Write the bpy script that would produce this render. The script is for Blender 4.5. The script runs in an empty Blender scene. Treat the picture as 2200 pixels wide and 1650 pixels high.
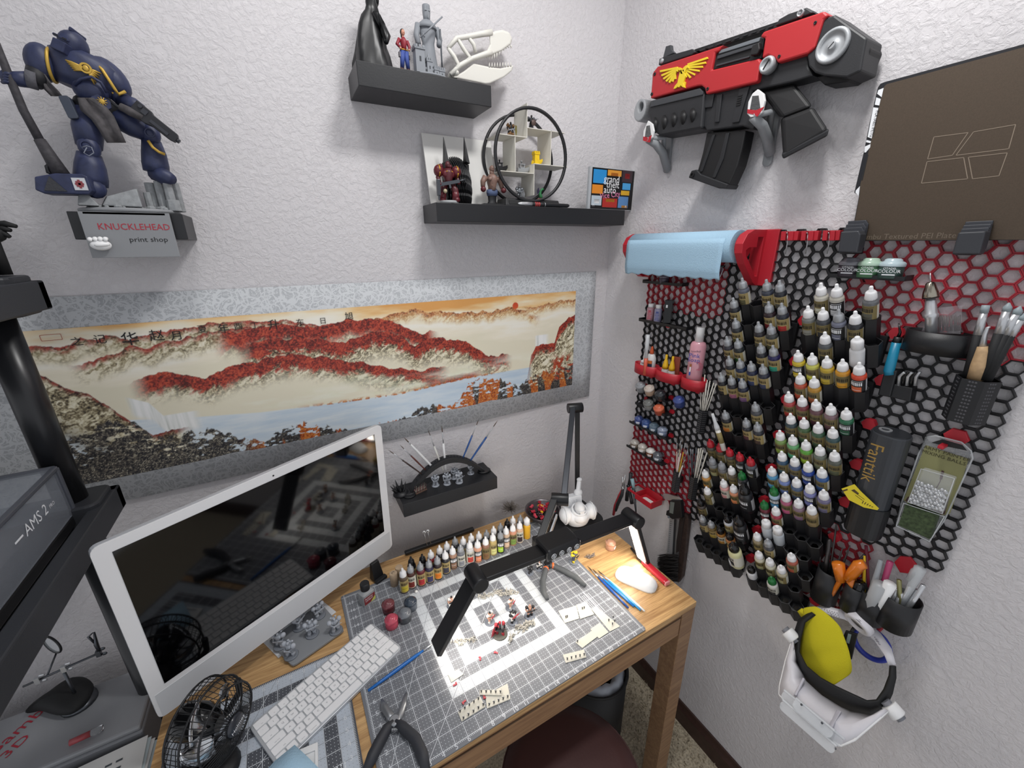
import bpy,math,random
import numpy as np
from mathutils import Matrix,Vector
random.seed(7)
SC=bpy.context.scene
COL=SC.collection
R=math.radians
CAM=Vector((-0.9965,-1.1149,1.6189))
ROT=Matrix.Rotation(R(-28.9666),3,'Z')@Matrix.Rotation(R(0.4802),3,'Y')@Matrix.Rotation(R(71.088),3,'X')
FPX=866.496
cd=bpy.data.cameras.new('camera');cam=bpy.data.objects.new('camera',cd);COL.objects.link(cam)
cd.sensor_width=36.0;cd.lens=FPX/2200*36;cd.clip_start=0.02;cd.clip_end=50
cam.matrix_world=Matrix.Translation(CAM)@ROT.to_4x4()
SC.camera=cam
SC.view_settings.view_transform='Standard'
SC.view_settings.look='None'
SC.view_settings.gamma=1.0
SC.view_settings.use_curve_mapping=False
SC.view_settings.exposure=0.22
wd=bpy.data.worlds.new('world');SC.world=wd;wd.use_nodes=True
wd.node_tree.nodes['Background'].inputs[0].default_value=(0.93,0.95,1.0,1)
wd.node_tree.nodes['Background'].inputs[1].default_value=0.62
def area(name,loc,target,sx,sy,power,color=(1,1,1),shape='RECTANGLE'):
 l=bpy.data.lights.new(name,'AREA');l.shape=shape;l.size=sx;l.size_y=sy
 l.energy=power;l.color=color
 o=bpy.data.objects.new(name,l);COL.objects.link(o)
 o.matrix_world=Matrix.Translation(loc)@(Vector(target)-Vector(loc)).to_track_quat('-Z','Y').to_matrix().to_4x4()
 return o
area('ceiling_light',(-0.45,-0.72,2.56),(-0.45,-0.719,0),0.22,0.18,8.0,(1.0,0.99,0.98))
area('ceiling_light',(-0.95,-0.42,2.56),(-0.95,-0.419,0),0.22,0.18,2.4,(1.0,0.99,0.98))
def _ray(px,py):return ROT@Vector(((px-1100)/FPX,-(py-825)/FPX,-1))
def bw(px,py,d=0.0):
 r=_ray(px,py);return CAM+r*((-d-CAM.y)/r.y)
def rw(px,py,d=0.0):
 r=_ray(px,py);return CAM+r*((-d-CAM.x)/r.x)
DZ=0.735
def dk(px,py,h=0.0):
 r=_ray(px,py);return CAM+r*((DZ+h-CAM.z)/r.z)
def fz(px,py,z):
 r=_ray(px,py);return CAM+r*((z-CAM.z)/r.z)
def frame(o,u,v):
 u=Vector(u).normalized();v=Vector(v);v=(v-u*v.dot(u)).normalized();w=u.cross(v)
 m=Matrix((u,v,w)).transposed().to_4x4();m.translation=Vector(o);return m
def FB(x,z,d=0.0):return frame((x,-d,z),(1,0,0),(0,0,1))
def FRW(y,z,d=0.0):return frame((-d,y,z),(0,-1,0),(0,0,1))
def FD(x,y,a=0.0,h=0.0):return Matrix.Translation((x,y,DZ+h))@Matrix.Rotation(a,4,'Z')
T=Matrix.Translation
def RX(a):return Matrix.Rotation(a,4,'X')
def RY(a):return Matrix.Rotation(a,4,'Y')
def RZ(a):return Matrix.Rotation(a,4,'Z')
def lin(c):
 if isinstance(c,str):
  c=c.lstrip('#');c=[int(c[i:i+2],16)/255 for i in (0,2,4)]
 return tuple((x/12.92 if x<=0.04045 else ((x+0.055)/1.055)**2.4) for x in c[:3])+(1.0,)
MATS={}
def mat(name,col='#808080',rough=0.5,metal=0.0,bump=0.0,bscale=200.0,var=0.0,vscale=40.0,trans=0.0,alpha=1.0,emit=0.0,spec=0.5,coat=0.0,sss=0.0):
 if name in MATS:return MATS[name]
 m=bpy.data.materials.new(name);m.use_nodes=True;nt=m.node_tree;b=nt.nodes['Principled BSDF']
 c=lin(col)
 b.inputs['Base Color'].default_value=c;b.inputs['Roughness'].default_value=rough;b.inputs['Metallic'].default_value=metal
 b.inputs['Specular IOR Level'].default_value=spec
 if coat:b.inputs['Coat Weight'].default_value=coat;b.inputs['Coat Roughness'].default_value=0.08
 if trans:b.inputs['Transmission Weight'].default_value=trans;b.inputs['IOR'].default_value=1.25
 if alpha<1:b.inputs['Alpha'].default_value=alpha
 if sss:b.inputs['Subsurface Weight'].default_value=sss;b.inputs['Subsurface Radius'].default_value=(.004,.003,.002)
 if emit:b.inputs['Emission Color'].default_value=c;b.inputs['Emission Strength'].default_value=emit
 if bump or var:
  tc=nt.nodes.new('ShaderNodeTexCoord')
  if bump:
   n=nt.nodes.new('ShaderNodeTexNoise');n.inputs['Scale'].default_value=bscale;n.inputs['Detail'].default_value=4
   nt.links.new(tc.outputs['Object'],n.inputs['Vector'])
   bm=nt.nodes.new('ShaderNodeBump');bm.inputs['Strength'].default_value=bump;bm.inputs['Distance'].default_value=0.001
   nt.links.new(n.outputs['Fac'],bm.inputs['Height']);nt.links.new(bm.outputs['Normal'],b.inputs['Normal'])
  if var:
   n2=nt.nodes.new('ShaderNodeTexNoise');n2.inputs['Scale'].default_value=vscale;n2.inputs['Detail'].default_value=5
   nt.links.new(tc.outputs['Object'],n2.inputs['Vector'])
   rp=nt.nodes.new('ShaderNodeValToRGB');e=rp.color_ramp.elements
   e[0].position=0.3;e[1].position=0.7
   e[0].color=tuple(max(0,x*(1-var)) for x in c[:3])+(1,);e[1].color=tuple(min(1,x*(1+var)) for x in c[:3])+(1,)
   nt.links.new(n2.outputs['Fac'],rp.inputs['Fac']);nt.links.new(rp.outputs['Color'],b.inputs['Base Color'])
 MATS[name]=m;return m
def nodes_of(m):return m.node_tree,m.node_tree.nodes,m.node_tree.links
def math_n(nt,op,a,b=None,c=None):
 n=nt.nodes.new('ShaderNodeMath');n.operation=op
 for i,x in enumerate((a,b,c)):
  if x is None:continue
  if hasattr(x,'links') or hasattr(x,'node'):nt.links.new(x,n.inputs[i])
  else:n.inputs[i].default_value=x
 return n.outputs[0]
def mix_c(nt,f,a,b):
 n=nt.nodes.new('ShaderNodeMix');n.data_type='RGBA'
 for i,x in ((0,f),(6,a),(7,b)):
  if hasattr(x,'node'):nt.links.new(x,n.inputs[i])
  else:n.inputs[i].default_value=x
 return n.outputs[2]
_TXT={}
def _text_mesh(s):
 if s not in _TXT:
  cu=bpy.data.curves.new('lettering','FONT');cu.body=s;cu.size=1.0;cu.align_x='CENTER';cu.align_y='CENTER';cu.resolution_u=2
  o=bpy.data.objects.new('lettering',cu);me=bpy.data.meshes.new_from_object(o)
  vs=[tuple(v.co) for v in me.vertices];fs=[tuple(p.vertices) for p in me.polygons]
  bpy.data.objects.remove(o);bpy.data.curves.remove(cu);bpy.data.meshes.remove(me)
  _TXT[s]=(vs,fs)
 return _TXT[s]
class MB:
 def __init__(s,M=None):s.v=[];s.f=[];s.mi=[];s.sm=[];s.M=M or Matrix();s.m=0;s.smooth=False
 def add(s,vs,fs,smooth=None,M=None):
  k=len(s.v);X=s.M if M is None else s.M@M
  s.v+=[X@Vector(v) for v in vs]
  s.f+=[tuple(i+k for i in f) for f in fs];s.mi+=[s.m]*len(fs);s.sm+=[s.smooth if smooth is None else smooth]*len(fs)
  return s
 def box(s,c,d,M=None):
  x,y,z=c;a,b,e=d[0]/2,d[1]/2,d[2]/2
  vs=[(x+i*a,y+j*b,z+k*e) for k in (-1,1) for j in (-1,1) for i in (-1,1)]
  return s.add(vs,[(0,2,3,1),(4,5,7,6),(0,1,5,4),(2,6,7,3),(0,4,6,2),(1,3,7,5)],False,M)
 def hull8(s,a,b):
  return s.add(list(a)+list(b),[(3,2,1,0),(4,5,6,7),(0,1,5,4),(1,2,6,5),(2,3,7,6),(3,0,4,7)],False)
 def prism(s,poly,z0,z1,M=None,top=None,smooth=False):
  n=len(poly);top=top or poly
  vs=[(p[0],p[1],z0) for p in poly]+[(p[0],p[1],z1) for p in top]
  a=sum(poly[i][0]*poly[(i+1)%n][1]-poly[(i+1)%n][0]*poly[i][1] for i in range(n))
  fs=[tuple(range(n))[::-1],tuple(range(n,2*n))]+[(i,(i+1)%n,n+(i+1)%n,n+i) for i in range(n)]
  if a<0:fs=[f[::-1] for f in fs]
  return s.add(vs,fs,smooth,M)
 def ring(s,outer,inner,z0,z1,M=None,smooth=False):
  n=len(outer)
  vs=[(p[0],p[1],z0) for p in outer]+[(p[0],p[1],z0) for p in inner]+[(p[0],p[1],z1) for p in outer]+[(p[0],p[1],z1) for p in inner]
  fs=[]
  for i in range(n):
   j=(i+1)%n
   fs+=[(i,j,2*n+j,2*n+i),(n+j,n+i,3*n+i,3*n+j),(2*n+i,2*n+j,3*n+j,3*n+i),(j,i,n+i,n+j)]
  return s.add(vs,fs,smooth,M)
 def lathe(s,prof,n=16,M=None,smooth=True,sx=1.0,sy=1.0):
  vs=[];fs=[]
  for r,z in prof:
   vs+=[(r*sx*math.cos(2*math.pi*i/n),r*sy*math.sin(2*math.pi*i/n),z) for i in range(n)]
  for k in range(len(prof)-1):
   fs+=[(k*n+i,k*n+(i+1)%n,(k+1)*n+(i+1)%n,(k+1)*n+i) for i in range(n)]
  s.add(vs,fs,smooth,M)
  q=len(s.v)-len(vs)
  s.f+=[tuple(q+i for i in range(n))[::-1],tuple(q+(len(prof)-1)*n+i for i in range(n))];s.mi+=[s.m]*2;s.sm+=[False]*2
  return s
 def cyl(s,p0,p1,r0,r1=None,n=12,smooth=True,M=None):
  p0=Vector(p0);p1=Vector(p1);r1=r0 if r1 is None else r1;L=(p1-p0).length
  q=T(p0)@(p1-p0).to_track_quat('Z','Y').to_matrix().to_4x4()
  return s.lathe([(r0,0),(r1,L)],n,q if M is None else M@q,smooth)
 def cap(s,p0,p1,r0,r1=None,n=10,M=None):
  p0=Vector(p0);p1=Vector(p1);r1=r0 if r1 is None else r1;L=(p1-p0).length
  q=T(p0)@(p1-p0).to_track_quat('Z','Y').to_matrix().to_4x4()
  pr=[(r0*.05,-r0),(r0*.7,-r0*.7),(r0,0),(r1,L),(r1*.7,L+r1*.7),(r1*.05,L+r1)]
  return s.lathe(pr,n,q if M is None else M@q,True)
 def ell(s,c,r,n=12,k=7,M=None):
  if not hasattr(r,'__len__'):r=(r,r,r)
  pr=[(max(.02,math.sin(math.pi*i/k)),-math.cos(math.pi*i/k)) for i in range(k+1)]
  q=T(Vector(c))@Matrix.Diagonal((r[0],r[1],r[2],1))
  return s.lathe(pr,n,q if M is None else M@q,True)
 def tube(s,pts,r,n=8,closed=False,smooth=True,M=None,flat=None):
  pts=[Vector(p) for p in pts];N=len(pts);vs=[];fs=[]
  rr=r if hasattr(r,'__len__') else [r]*N
  prev=None
  for i,p in enumerate(pts):
   a=pts[(i+1)%N] if (closed or i<N-1) else p;b=pts[i-1] if (closed or i>0) else p
   t=(a-b).normalized()
   if prev is None:up=Vector((0,0,1)) if abs(t.z)<.9 else Vector((1,0,0));x=t.cross(up).normalized()
   else:x=(prev-t*prev.dot(t)).normalized()
   prev=x;y=t.cross(x)
   fx,fy=(1,1) if flat is None else flat
   vs+=[p+x*(rr[i]*fx*math.cos(2*math.pi*j/n))+y*(rr[i]*fy*math.sin(2*math.pi*j/n)) for j in range(n)]
  for i in range(N if closed else N-1):
   k=(i+1)%N
   fs+=[(i*n+j,i*n+(j+1)%n,k*n+(j+1)%n,k*n+j) for j in range(n)]
  if not closed:fs+=[tuple(range(n))[::-1],tuple((N-1)*n+j for j in range(n))]
  return s.add(vs,fs,smooth,M)
 def text(s,t,size,M=None,sx=1.0):
  vs,fs=_text_mesh(t)
  q=Matrix.Diagonal((size*sx,size,size,1))
  return s.add(vs,fs,False,q if M is None else M@q)
 def quad(s,a,b,c,d,M=None):return s.add([a,b,c,d],[(0,1,2,3)],False,M)
 def grid(s,pts,smooth=True,M=None):
  n=len(pts);m=len(pts[0])
  return s.add([p for row in pts for p in row],[(i*m+j,i*m+j+1,(i+1)*m+j+1,(i+1)*m+j) for i in range(n-1) for j in range(m-1)],smooth,M)
 def mesh(s,name,mats,inv=None):
  me=bpy.data.meshes.new(name)
  vs=s.v if inv is None else [inv@v for v in s.v]
  me.from_pydata([tuple(v) for v in vs],[],s.f)
  for m in (mats if isinstance(mats,(list,tuple)) else [mats]):me.materials.append(m)
  me.polygons.foreach_set('material_index',s.mi);me.polygons.foreach_set('use_smooth',s.sm)
  me.update();return me
WM={}
def world_of(o):return WM.get(o.name,Matrix())
def thing(name,label,cat,at=(0,0,0),group=None,M=None):
 o=bpy.data.objects.new(name,None);COL.objects.link(o);o.empty_display_size=0.02
 W=M if M is not None else T(Vector(at));o.matrix_world=W;WM[o.name]=W.copy()
 return tag(o,label,cat,group)
def tag(o,label,cat,group=None):
 o['label']=label;o['category']=cat
 if group:o['group']=group
 return o
def part(name,mb,m,parent=None,bev=0.0,label=None,kind=None,seg=2,sub=0,solid=0.0):
 W=world_of(parent) if parent is not None else Matrix()
 me=mb.mesh(name,m,W.inverted() if parent is not None else None)
 o=bpy.data.objects.new(name,me);COL.objects.link(o)
 if parent is not None:o.parent=parent
 WM[o.name]=W.copy()
 if bev:
  b=o.modifiers.new('bevel','BEVEL');b.width=bev;b.segments=seg;b.limit_method='ANGLE';b.angle_limit=R(40)
 if sub:
  b=o.modifiers.new('subsurf','SUBSURF');b.levels=sub;b.render_levels=sub
 if solid:
  b=o.modifiers.new('solidify','SOLIDIFY');b.thickness=solid;b.offset=0
 if label:o['label']=label
 if kind:o['kind']=kind
 return o
def solo(name,label,cat,mb,m,group=None,bev=0.0,kind=None,**k):
 o=part(name,mb,m,None,bev,kind=kind,**k);return tag(o,label,cat,group)
def struct(name,mb,m,**k):
 o=part(name,mb,m,None,**k);o['kind']='structure';return o
def dup(root,M,label=None,group=None,mats=None):
 r=root.copy();COL.objects.link(r);r.matrix_world=M;WM[r.name]=M.copy()
 if label:r['label']=label
 if group:r['group']=group
 def go(src,dst):
  for ch in src.children:
   c=ch.copy();COL.objects.link(c);c.parent=dst;WM[c.name]=M.copy()
   st=ch.name.split('.')[0]
   if mats and st in mats and c.type=='MESH':
    c.material_slots[0].link='OBJECT';c.material_slots[0].material=mats[st]
   go(ch,c)
 go(root,r);return r
def rrect(w,h,r,n=4,cx=0,cy=0):
 P=[]
 for (sx,sy,a0) in ((1,-1,-90),(1,1,0),(-1,1,90),(-1,-1,180)):
  for i in range(n+1):
   a=R(a0+90*i/n);P.append((cx+sx*(w/2-r)+r*math.cos(a),cy+sy*(h/2-r)+r*math.sin(a)))
 return P
def circ(r,n=16,cx=0,cy=0,a0=0.0,sx=1.0,sy=1.0):return [(cx+r*sx*math.cos(a0+2*math.pi*i/n),cy+r*sy*math.sin(a0+2*math.pi*i/n)) for i in range(n)]
ORD=['first','second','third','fourth','fifth','sixth','seventh','eighth','ninth','tenth','eleventh','twelfth','thirteenth','fourteenth','fifteenth','sixteenth']
BLK=mat('black_plastic','#17181b',0.45,bump=.15,bscale=900)
BLKM=mat('black_matte','#131416',0.7)
BLKG=mat('black_gloss','#0b0c0e',0.18)
CHAR=mat('charcoal','#33353a',0.5)
REDP=mat('red_plastic','#b3212f',0.45,bump=.1,bscale=1200)
WHT=mat('white_plastic','#e6e6e6',0.35)
WHTM=mat('white_matte','#dedede',0.8)
GRY=mat('gray_resin','#8e939b',0.6)
LGRY=mat('light_gray_resin','#a4a7a8',0.65)
STEEL=mat('steel','#c6c8cb',0.3,metal=.7)
DSTEEL=mat('dark_steel','#5a5d62',0.35,metal=0.9)
GOLD=mat('gold_paint','#c79a2e',0.4,metal=0.5)
YEL=mat('yellow_plastic','#e8c31c',0.45)
PAPER=mat('paper','#e4e4e2',0.8)
CLEAR=mat('clear_plastic','#f2f4f6',0.06,trans=0.95,spec=.5)
INK=mat('ink_black','#1a1a1c',0.6)
WINK=mat('white_print','#e9ebee',0.6)
REDI=mat('red_print','#b02a3c',0.6)
GREENP=mat('green_cap','#1c6b34',0.3)
# ================================================================ room
wallm=mat('wall_paint','#d3d0d2',0.75)
nt,N,L=nodes_of(wallm)
tc=N.new('ShaderNodeTexCoord')
n1=N.new('ShaderNodeTexNoise');n1.inputs['Scale'].default_value=85;n1.inputs['Detail'].default_value=6;n1.inputs['Roughness'].default_value=.62;n1.inputs['Distortion'].default_value=.6
L.new(tc.outputs['Object'],n1.inputs['Vector'])
rp=N.new('ShaderNodeValToRGB');rp.color_ramp.elements[0].position=.42;rp.color_ramp.elements[1].position=.62
L.new(n1.outputs['Fac'],rp.inputs['Fac'])
bp=N.new('ShaderNodeBump');bp.inputs['Strength'].default_value=.5;bp.inputs['Distance'].default_value=.0018
L.new(rp.outputs['Color'],bp.inputs['Height']);L.new(bp.outputs['Normal'],N['Principled BSDF'].inputs['Normal'])
struct('wall_back',MB().box((-0.9,0.05,1.3),(3.8,0.1,2.6)),wallm)
struct('wall_right',MB().box((0.05,-.85,1.3),(0.1,1.9,2.6)),wallm)
struct('ceiling',MB().box((-0.9,-.65,2.65),(3.0,1.7,0.1)),mat('ceiling_paint','#d6d6d6',.9))
carpet=mat('carpet','#b3a893',1.0,bump=1.0,bscale=350,var=.35,vscale=160)
struct('floor',MB().box((-0.9,-.85,-0.05),(3.8,1.9,0.1)),carpet)
basem=mat('dark_baseboard','#3a2621',.45,var=.2,vscale=60)
def profile_board(M,L_):return MB(M).prism([(0,0),(.014,0),(.014,.062),(.010,.070),(.006,.083),(0,.083)],0,L_)
struct('baseboard_right',MB().add([(-x,y,z) for y in (.0,-1.79) for x,z in ((0,0),(.014,0),(.014,.06),(.009,.07),(.006,.085),(0,.085))],[tuple(range(6)),tuple(range(11,5,-1))]+[(i,(i+1)%6+0,(i+1)%6+6,i+6)[::-1] for i in range(6)]),basem)
struct('baseboard_back',MB().add([(x,-y,z) for x in (-2.6,-.014) for y,z in ((0,0),(.014,0),(.014,.06),(.009,.07),(.006,.085),(0,.085))],[tuple(range(6)),tuple(range(11,5,-1))]+[(i,(i+1)%6+0,(i+1)%6+6,i+6)[::-1] for i in range(6)]),basem)
pile=MB();rg=random.Random(3)
for i in range(5200):
 x=-rg.uniform(.016,.62);y=-rg.uniform(.35,1.15);h=rg.uniform(.006,.014);a=rg.uniform(0,6.28);w=.0035
 dx,dy=math.cos(a)*w,math.sin(a)*w
 pile.add([(x-dx,y-dy,0),(x+dx,y+dy,0),(x+rg.uniform(-.006,.006),y+rg.uniform(-.006,.006),h)],[(0,1,2)])
o=part('carpet_pile',pile,carpet,bpy.data.objects['floor'],kind='stuff')
# ================================================================ desk
wood=mat('oak_laminate','#b08650',.42)
def wood_nodes(m,dark,light,rotz=0.0,sc=1.0):
 nt,N,L=nodes_of(m);tc=N.new('ShaderNodeTexCoord');mp=N.new('ShaderNodeMapping')
 mp.inputs['Scale'].default_value=(1.6*sc,26*sc,26*sc);mp.inputs['Rotation'].default_value=(0,0,rotz)
 L.new(tc.outputs['Object'],mp.inputs['Vector'])
 a=N.new('ShaderNodeTexNoise');a.inputs['Scale'].default_value=2.2;a.inputs['Detail'].default_value=8;a.inputs['Roughness'].default_value=.65;a.inputs['Distortion'].default_value=1.2
 L.new(mp.outputs['Vector'],a.inputs['Vector'])
 mp2=N.new('ShaderNodeMapping');mp2.inputs['Scale'].default_value=(6*sc,190*sc,190*sc);mp2.inputs['Rotation'].default_value=(0,0,rotz);L.new(tc.outputs['Object'],mp2.inputs['Vector'])
 b=N.new('ShaderNodeTexNoise');b.inputs['Scale'].default_value=3;b.inputs['Detail'].default_value=3;L.new(mp2.outputs['Vector'],b.inputs['Vector'])
 s=math_n(nt,'ADD',math_n(nt,'MULTIPLY',a.outputs['Fac'],.75),math_n(nt,'MULTIPLY',b.outputs['Fac'],.32))
 rp=N.new('ShaderNodeValToRGB');e=rp.color_ramp.elements;e[0].position=.38;e[1].position=.66;e[0].color=lin(dark);e[1].color=lin(light)
 L.new(s,rp.inputs['Fac']);L.new(rp.outputs['Color'],N['Principled BSDF'].inputs['Base Color'])
wood_nodes(wood,'#8f683f','#d2ab77',0.05)
woodf=mat('oak_front','#8a6a4c',.5);wood_nodes(woodf,'#7b5a40','#a07c58',0.0)
woodleg=mat('oak_leg','#8a6a4c',.5)
wood_nodes(woodleg,'#755640','#9a7a5a',R(90))
DX1,DY1,DX0,DY0=-0.1859,-0.6335,-1.349,-0.0845
desk=thing('desk','oak laminate desk with square legs holding the cutting mats and computer','desk',(-.9,-.36,0))
part('desk_top',MB().box(((DX0+DX1)/2,(DY0+DY1)/2,DZ-.009),(DX1-DX0,DY1-DY0,.018)),wood,desk,bev=.0015)
part('apron',MB().box(((DX0+DX1)/2-.027,DY1+.011,DZ-.018-.035),(DX1-DX0-.055,.02,.07)),woodf,desk,bev=.001)
part('apron',MB().box(((DX0+DX1)/2,DY0-.012,DZ-.018-.035),(DX1-DX0-.1,.02,.07)),woodf,desk,bev=.001)
part('side_rail',MB().box((DX1-.012,(DY0+DY1)/2,DZ-.018-.035),(.02,DY0-DY1-.1,.07)),woodf,desk,bev=.001)
for lx in (DX1-.0255,DX0+.0255):
 for ly in (DY1+.0255,DY0-.0255):
  part('leg',MB().box((lx,ly,(DZ-.0185)/2),(.05,.05,DZ-.0185)),woodleg,desk,bev=.0015)
part('drawer_line',MB().box(((DX0+DX1)/2-.027,DY1-.0002,DZ-.024),(DX1-DX0-.06,.002,.0025)),mat('groove','#4c3826',.7),desk)
def mat_nodes(name,W,H,frames,base,lite):
 m=mat(name,base,.5);nt,N,L=nodes_of(m)
 tc=N.new('ShaderNodeTexCoord');sp=N.new('ShaderNodeSeparateXYZ');L.new(tc.outputs['Object'],sp.inputs[0])
 x=math_n(nt,'DIVIDE',sp.outputs[0],.0254);y=math_n(nt,'DIVIDE',sp.outputs[1],.0254)
 def line(c,per,half):
  f=math_n(nt,'FRACT',math_n(nt,'ADD',math_n(nt,'DIVIDE',c,per),.5));d=math_n(nt,'ABSOLUTE',math_n(nt,'SUBTRACT',f,.5))
  return math_n(nt,'LESS_THAN',d,half/per)
 inside=math_n(nt,'MULTIPLY',math_n(nt,'LESS_THAN',math_n(nt,'ABSOLUTE',math_n(nt,'SUBTRACT',x,W/2)),W/2+.02),math_n(nt,'LESS_THAN',math_n(nt,'ABSOLUTE',math_n(nt,'SUBTRACT',y,H/2)),H/2+.02))
 gl=math_n(nt,'MAXIMUM',line(x,1,.022),line(y,1,.022))
 def dd(c):
  f=math_n(nt,'FRACT',math_n(nt,'ADD',math_n(nt,'DIVIDE',c,.25),.0));return math_n(nt,'ABSOLUTE',math_n(nt,'SUBTRACT',f,.5))
 dx,dy=dd(x),dd(y)
 dot=math_n(nt,'LESS_THAN',math_n(nt,'ADD',math_n(nt,'POWER',dx,2),math_n(nt,'POWER',dy,2)),.011)
 cheb=math_n(nt,'MAXIMUM',math_n(nt,'ABSOLUTE',math_n(nt,'SUBTRACT',x,frames[0])),math_n(nt,'ABSOLUTE',math_n(nt,'SUBTRACT',y,frames[1])))
 fr=math_n(nt,'MULTIPLY',math_n(nt,'LESS_THAN',math_n(nt,'MODULO',cheb,2.0),2.0),math_n(nt,'GREATER_THAN',math_n(nt,'MODULO',cheb,2.0),1.0))
 fr=math_n(nt,'MULTIPLY',fr,math_n(nt,'LESS_THAN',cheb,frames[2]))
 dg=math_n(nt,'ABSOLUTE',math_n(nt,'SUBTRACT',math_n(nt,'SUBTRACT',x,frames[0]),math_n(nt,'SUBTRACT',y,frames[1])))
 dg2=math_n(nt,'ABSOLUTE',math_n(nt,'SUBTRACT',math_n(nt,'MULTIPLY',math_n(nt,'SUBTRACT',x,0.0),1.732),y))
 dl=math_n(nt,'MAXIMUM',math_n(nt,'LESS_THAN',dg,.03),math_n(nt,'LESS_THAN',dg2,.04))
 def band(c,lim):
  lo=math_n(nt,'MULTIPLY',math_n(nt,'GREATER_THAN',c,-.13),math_n(nt,'LESS_THAN',c,.0))
  hi=math_n(nt,'MULTIPLY',math_n(nt,'GREATER_THAN',c,lim),math_n(nt,'LESS_THAN',c,lim+.13));return math_n(nt,'ADD',lo,hi)
 tk=math_n(nt,'MULTIPLY',line(x,.125,.022),band(y,H));tk2=math_n(nt,'MULTIPLY',line(y,.125,.022),band(x,W))
 inkw=math_n(nt,'MAXIMUM',gl,math_n(nt,'MAXIMUM',dot,dl))
 c1=mix_c(nt,math_n(nt,'MULTIPLY',fr,inside),lin(base),lin(lite))
 onf=mix_c(nt,fr,lin('#c9cdd2'),lin('#8d9299'))
 c2=mix_c(nt,math_n(nt,'MULTIPLY',inkw,inside),c1,onf)
 c3=mix_c(nt,math_n(nt,'MAXIMUM',tk,tk2),c2,lin('#c9cdd2'))
 L.new(c3,N['Principled BSDF'].inputs['Base Color']);return m
num=mat('mat_print','#cdd1d6',.6)
def mk_mat(label,W,H,O,ang,m,ovx,ovy,rows):
 Mx=T(Vector((O[0],O[1],DZ)))@RZ(ang);i=.0254
 t=thing('cutting_mat',label,'cutting mat',M=Mx)
 part('mat_board',MB(Mx).prism(rrect((W+2*ovx)*i,(H+2*ovy)*i,.006,4,W/2*i,H/2*i),.0004,.003),m,t)
 mb=MB(Mx@T((0,0,.00315)))
 for k in range(1,W):
  if rows[0]:mb.text(str(k),.0135,T((k*i,-.27*i+.0015,0)))
  if rows[1]:mb.text(str(k),.0135,T((k*i,(H-.36)*i,0)))
 for k in range(1,H):
  if rows[2]:mb.text(str(k),.0135,T((.47*i,k*i,0))@RZ(R(0)))
  if rows[3]:mb.text(str(k),.0135,T(((W-.42)*i,k*i,0)))
  if rows[4]:mb.text('ABCDEFGHIJKLMNOPQ'[k-1],.011,T(((W-.36)*i,k*i,0)))
 part('numerals',mb,num,t,kind='stuff');return t
bigm=mat_nodes('mat_face_large',24,18,(12,9,6),'#6e7177','#c9ced3')
mk_mat('large gray gridded cutting mat with nested pale squares under the lamp',24,18,(-.9824,-.6284),.0166,bigm,.36,.42,(1,0,1,0,1))
smm=mat_nodes('mat_face_small',12,12,(6,6,6),'#4c4f56','#b4bcc6')
t=mk_mat('smaller gray cutting mat under the keyboard and fan',12,12,(-1.3225,-.6330),.008,smm,.25,.2,(0,1,0,1,0))
mb=MB(T(Vector((-1.3225,-.6330,DZ)))@RZ(.008)@T((0,0,.00315)))
for cx in (8.2,9.4,10.6):
 for k in range(3):
  for j in range(9):
   mb.box(((cx+k*.26)*.0254,(1.0+j*.24)*.0254,0),(.0022,.0045,.0001))
part('small_print',mb,num,t,kind='stuff')
mb=MB(T(Vector((-.9824,-.6284,DZ)))@RZ(.0166)@T((0,0,.00315)))
for k in range(6):mb.box((21.3*.0254+k*.0052,4.4*.0254,0),(.0012,.065 if k%3 else .08,.0001))
part('small_print',mb,num,bpy.data.objects['cutting_mat'],kind='stuff')
# ================================================================ all-in-one computer
IM=frame((-1.0827,-.2343,.9888),(math.cos(.4711),math.sin(.4711),0),(-math.sin(.4711)*-.0735*-1,math.cos(.4711)*-.0735,.9973))
IW,IH=.547,.396
imac=thing('computer','white framed all-in-one desktop computer with a dark glossy screen','computer',(-1.06,-.22,DZ))
silv=mat('silver_chin','#cfd1d4',.4)
part('housing',MB(IM).prism(rrect(IW,IH,.012,4),-.0115,-.002),mat('computer_back','#b9bcc2',.35,metal=.3),imac,bev=.001)
part('bezel',MB(IM).prism(rrect(IW,IH,.012,4),-.0018,0),mat('white_bezel','#e9e9ea',.25),imac)
part('chin',MB(IM).box((0,-IH/2+.0305,.0002),(IW-.012,.057,.0008)),silv,imac)
part('screen',MB(IM).box((0,.0255,.0003),(IW-.046,IH-.091,.001)),mat('dark_screen','#020203',.06,spec=.6),imac)
part('camera_dot',MB(IM).cyl((0,IH/2-.011,.0003),(0,IH/2-.011,.0008),.0018,n=10),INK,imac)
st=frame((-1.0827-math.sin(.4711)*.06,-.2343+math.cos(.4711)*.06,DZ),(math.cos(.4711),math.sin(.4711),0),(-math.sin(.4711),math.cos(.4711),0))
mb=MB(st);mb.box((0,0,.002),(.146,.13,.004));part('stand_foot',mb,silv,imac,bev=.001)
part('stand_neck',MB(st).hull8([(-.065,-.01,.004),(.065,-.01,.004),(.065,.006,.004),(-.065,.006,.004)],[(-.06,-.048,.2),(.06,-.048,.2),(.06,-.038,.2),(-.06,-.038,.2)]),silv,imac)
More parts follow.
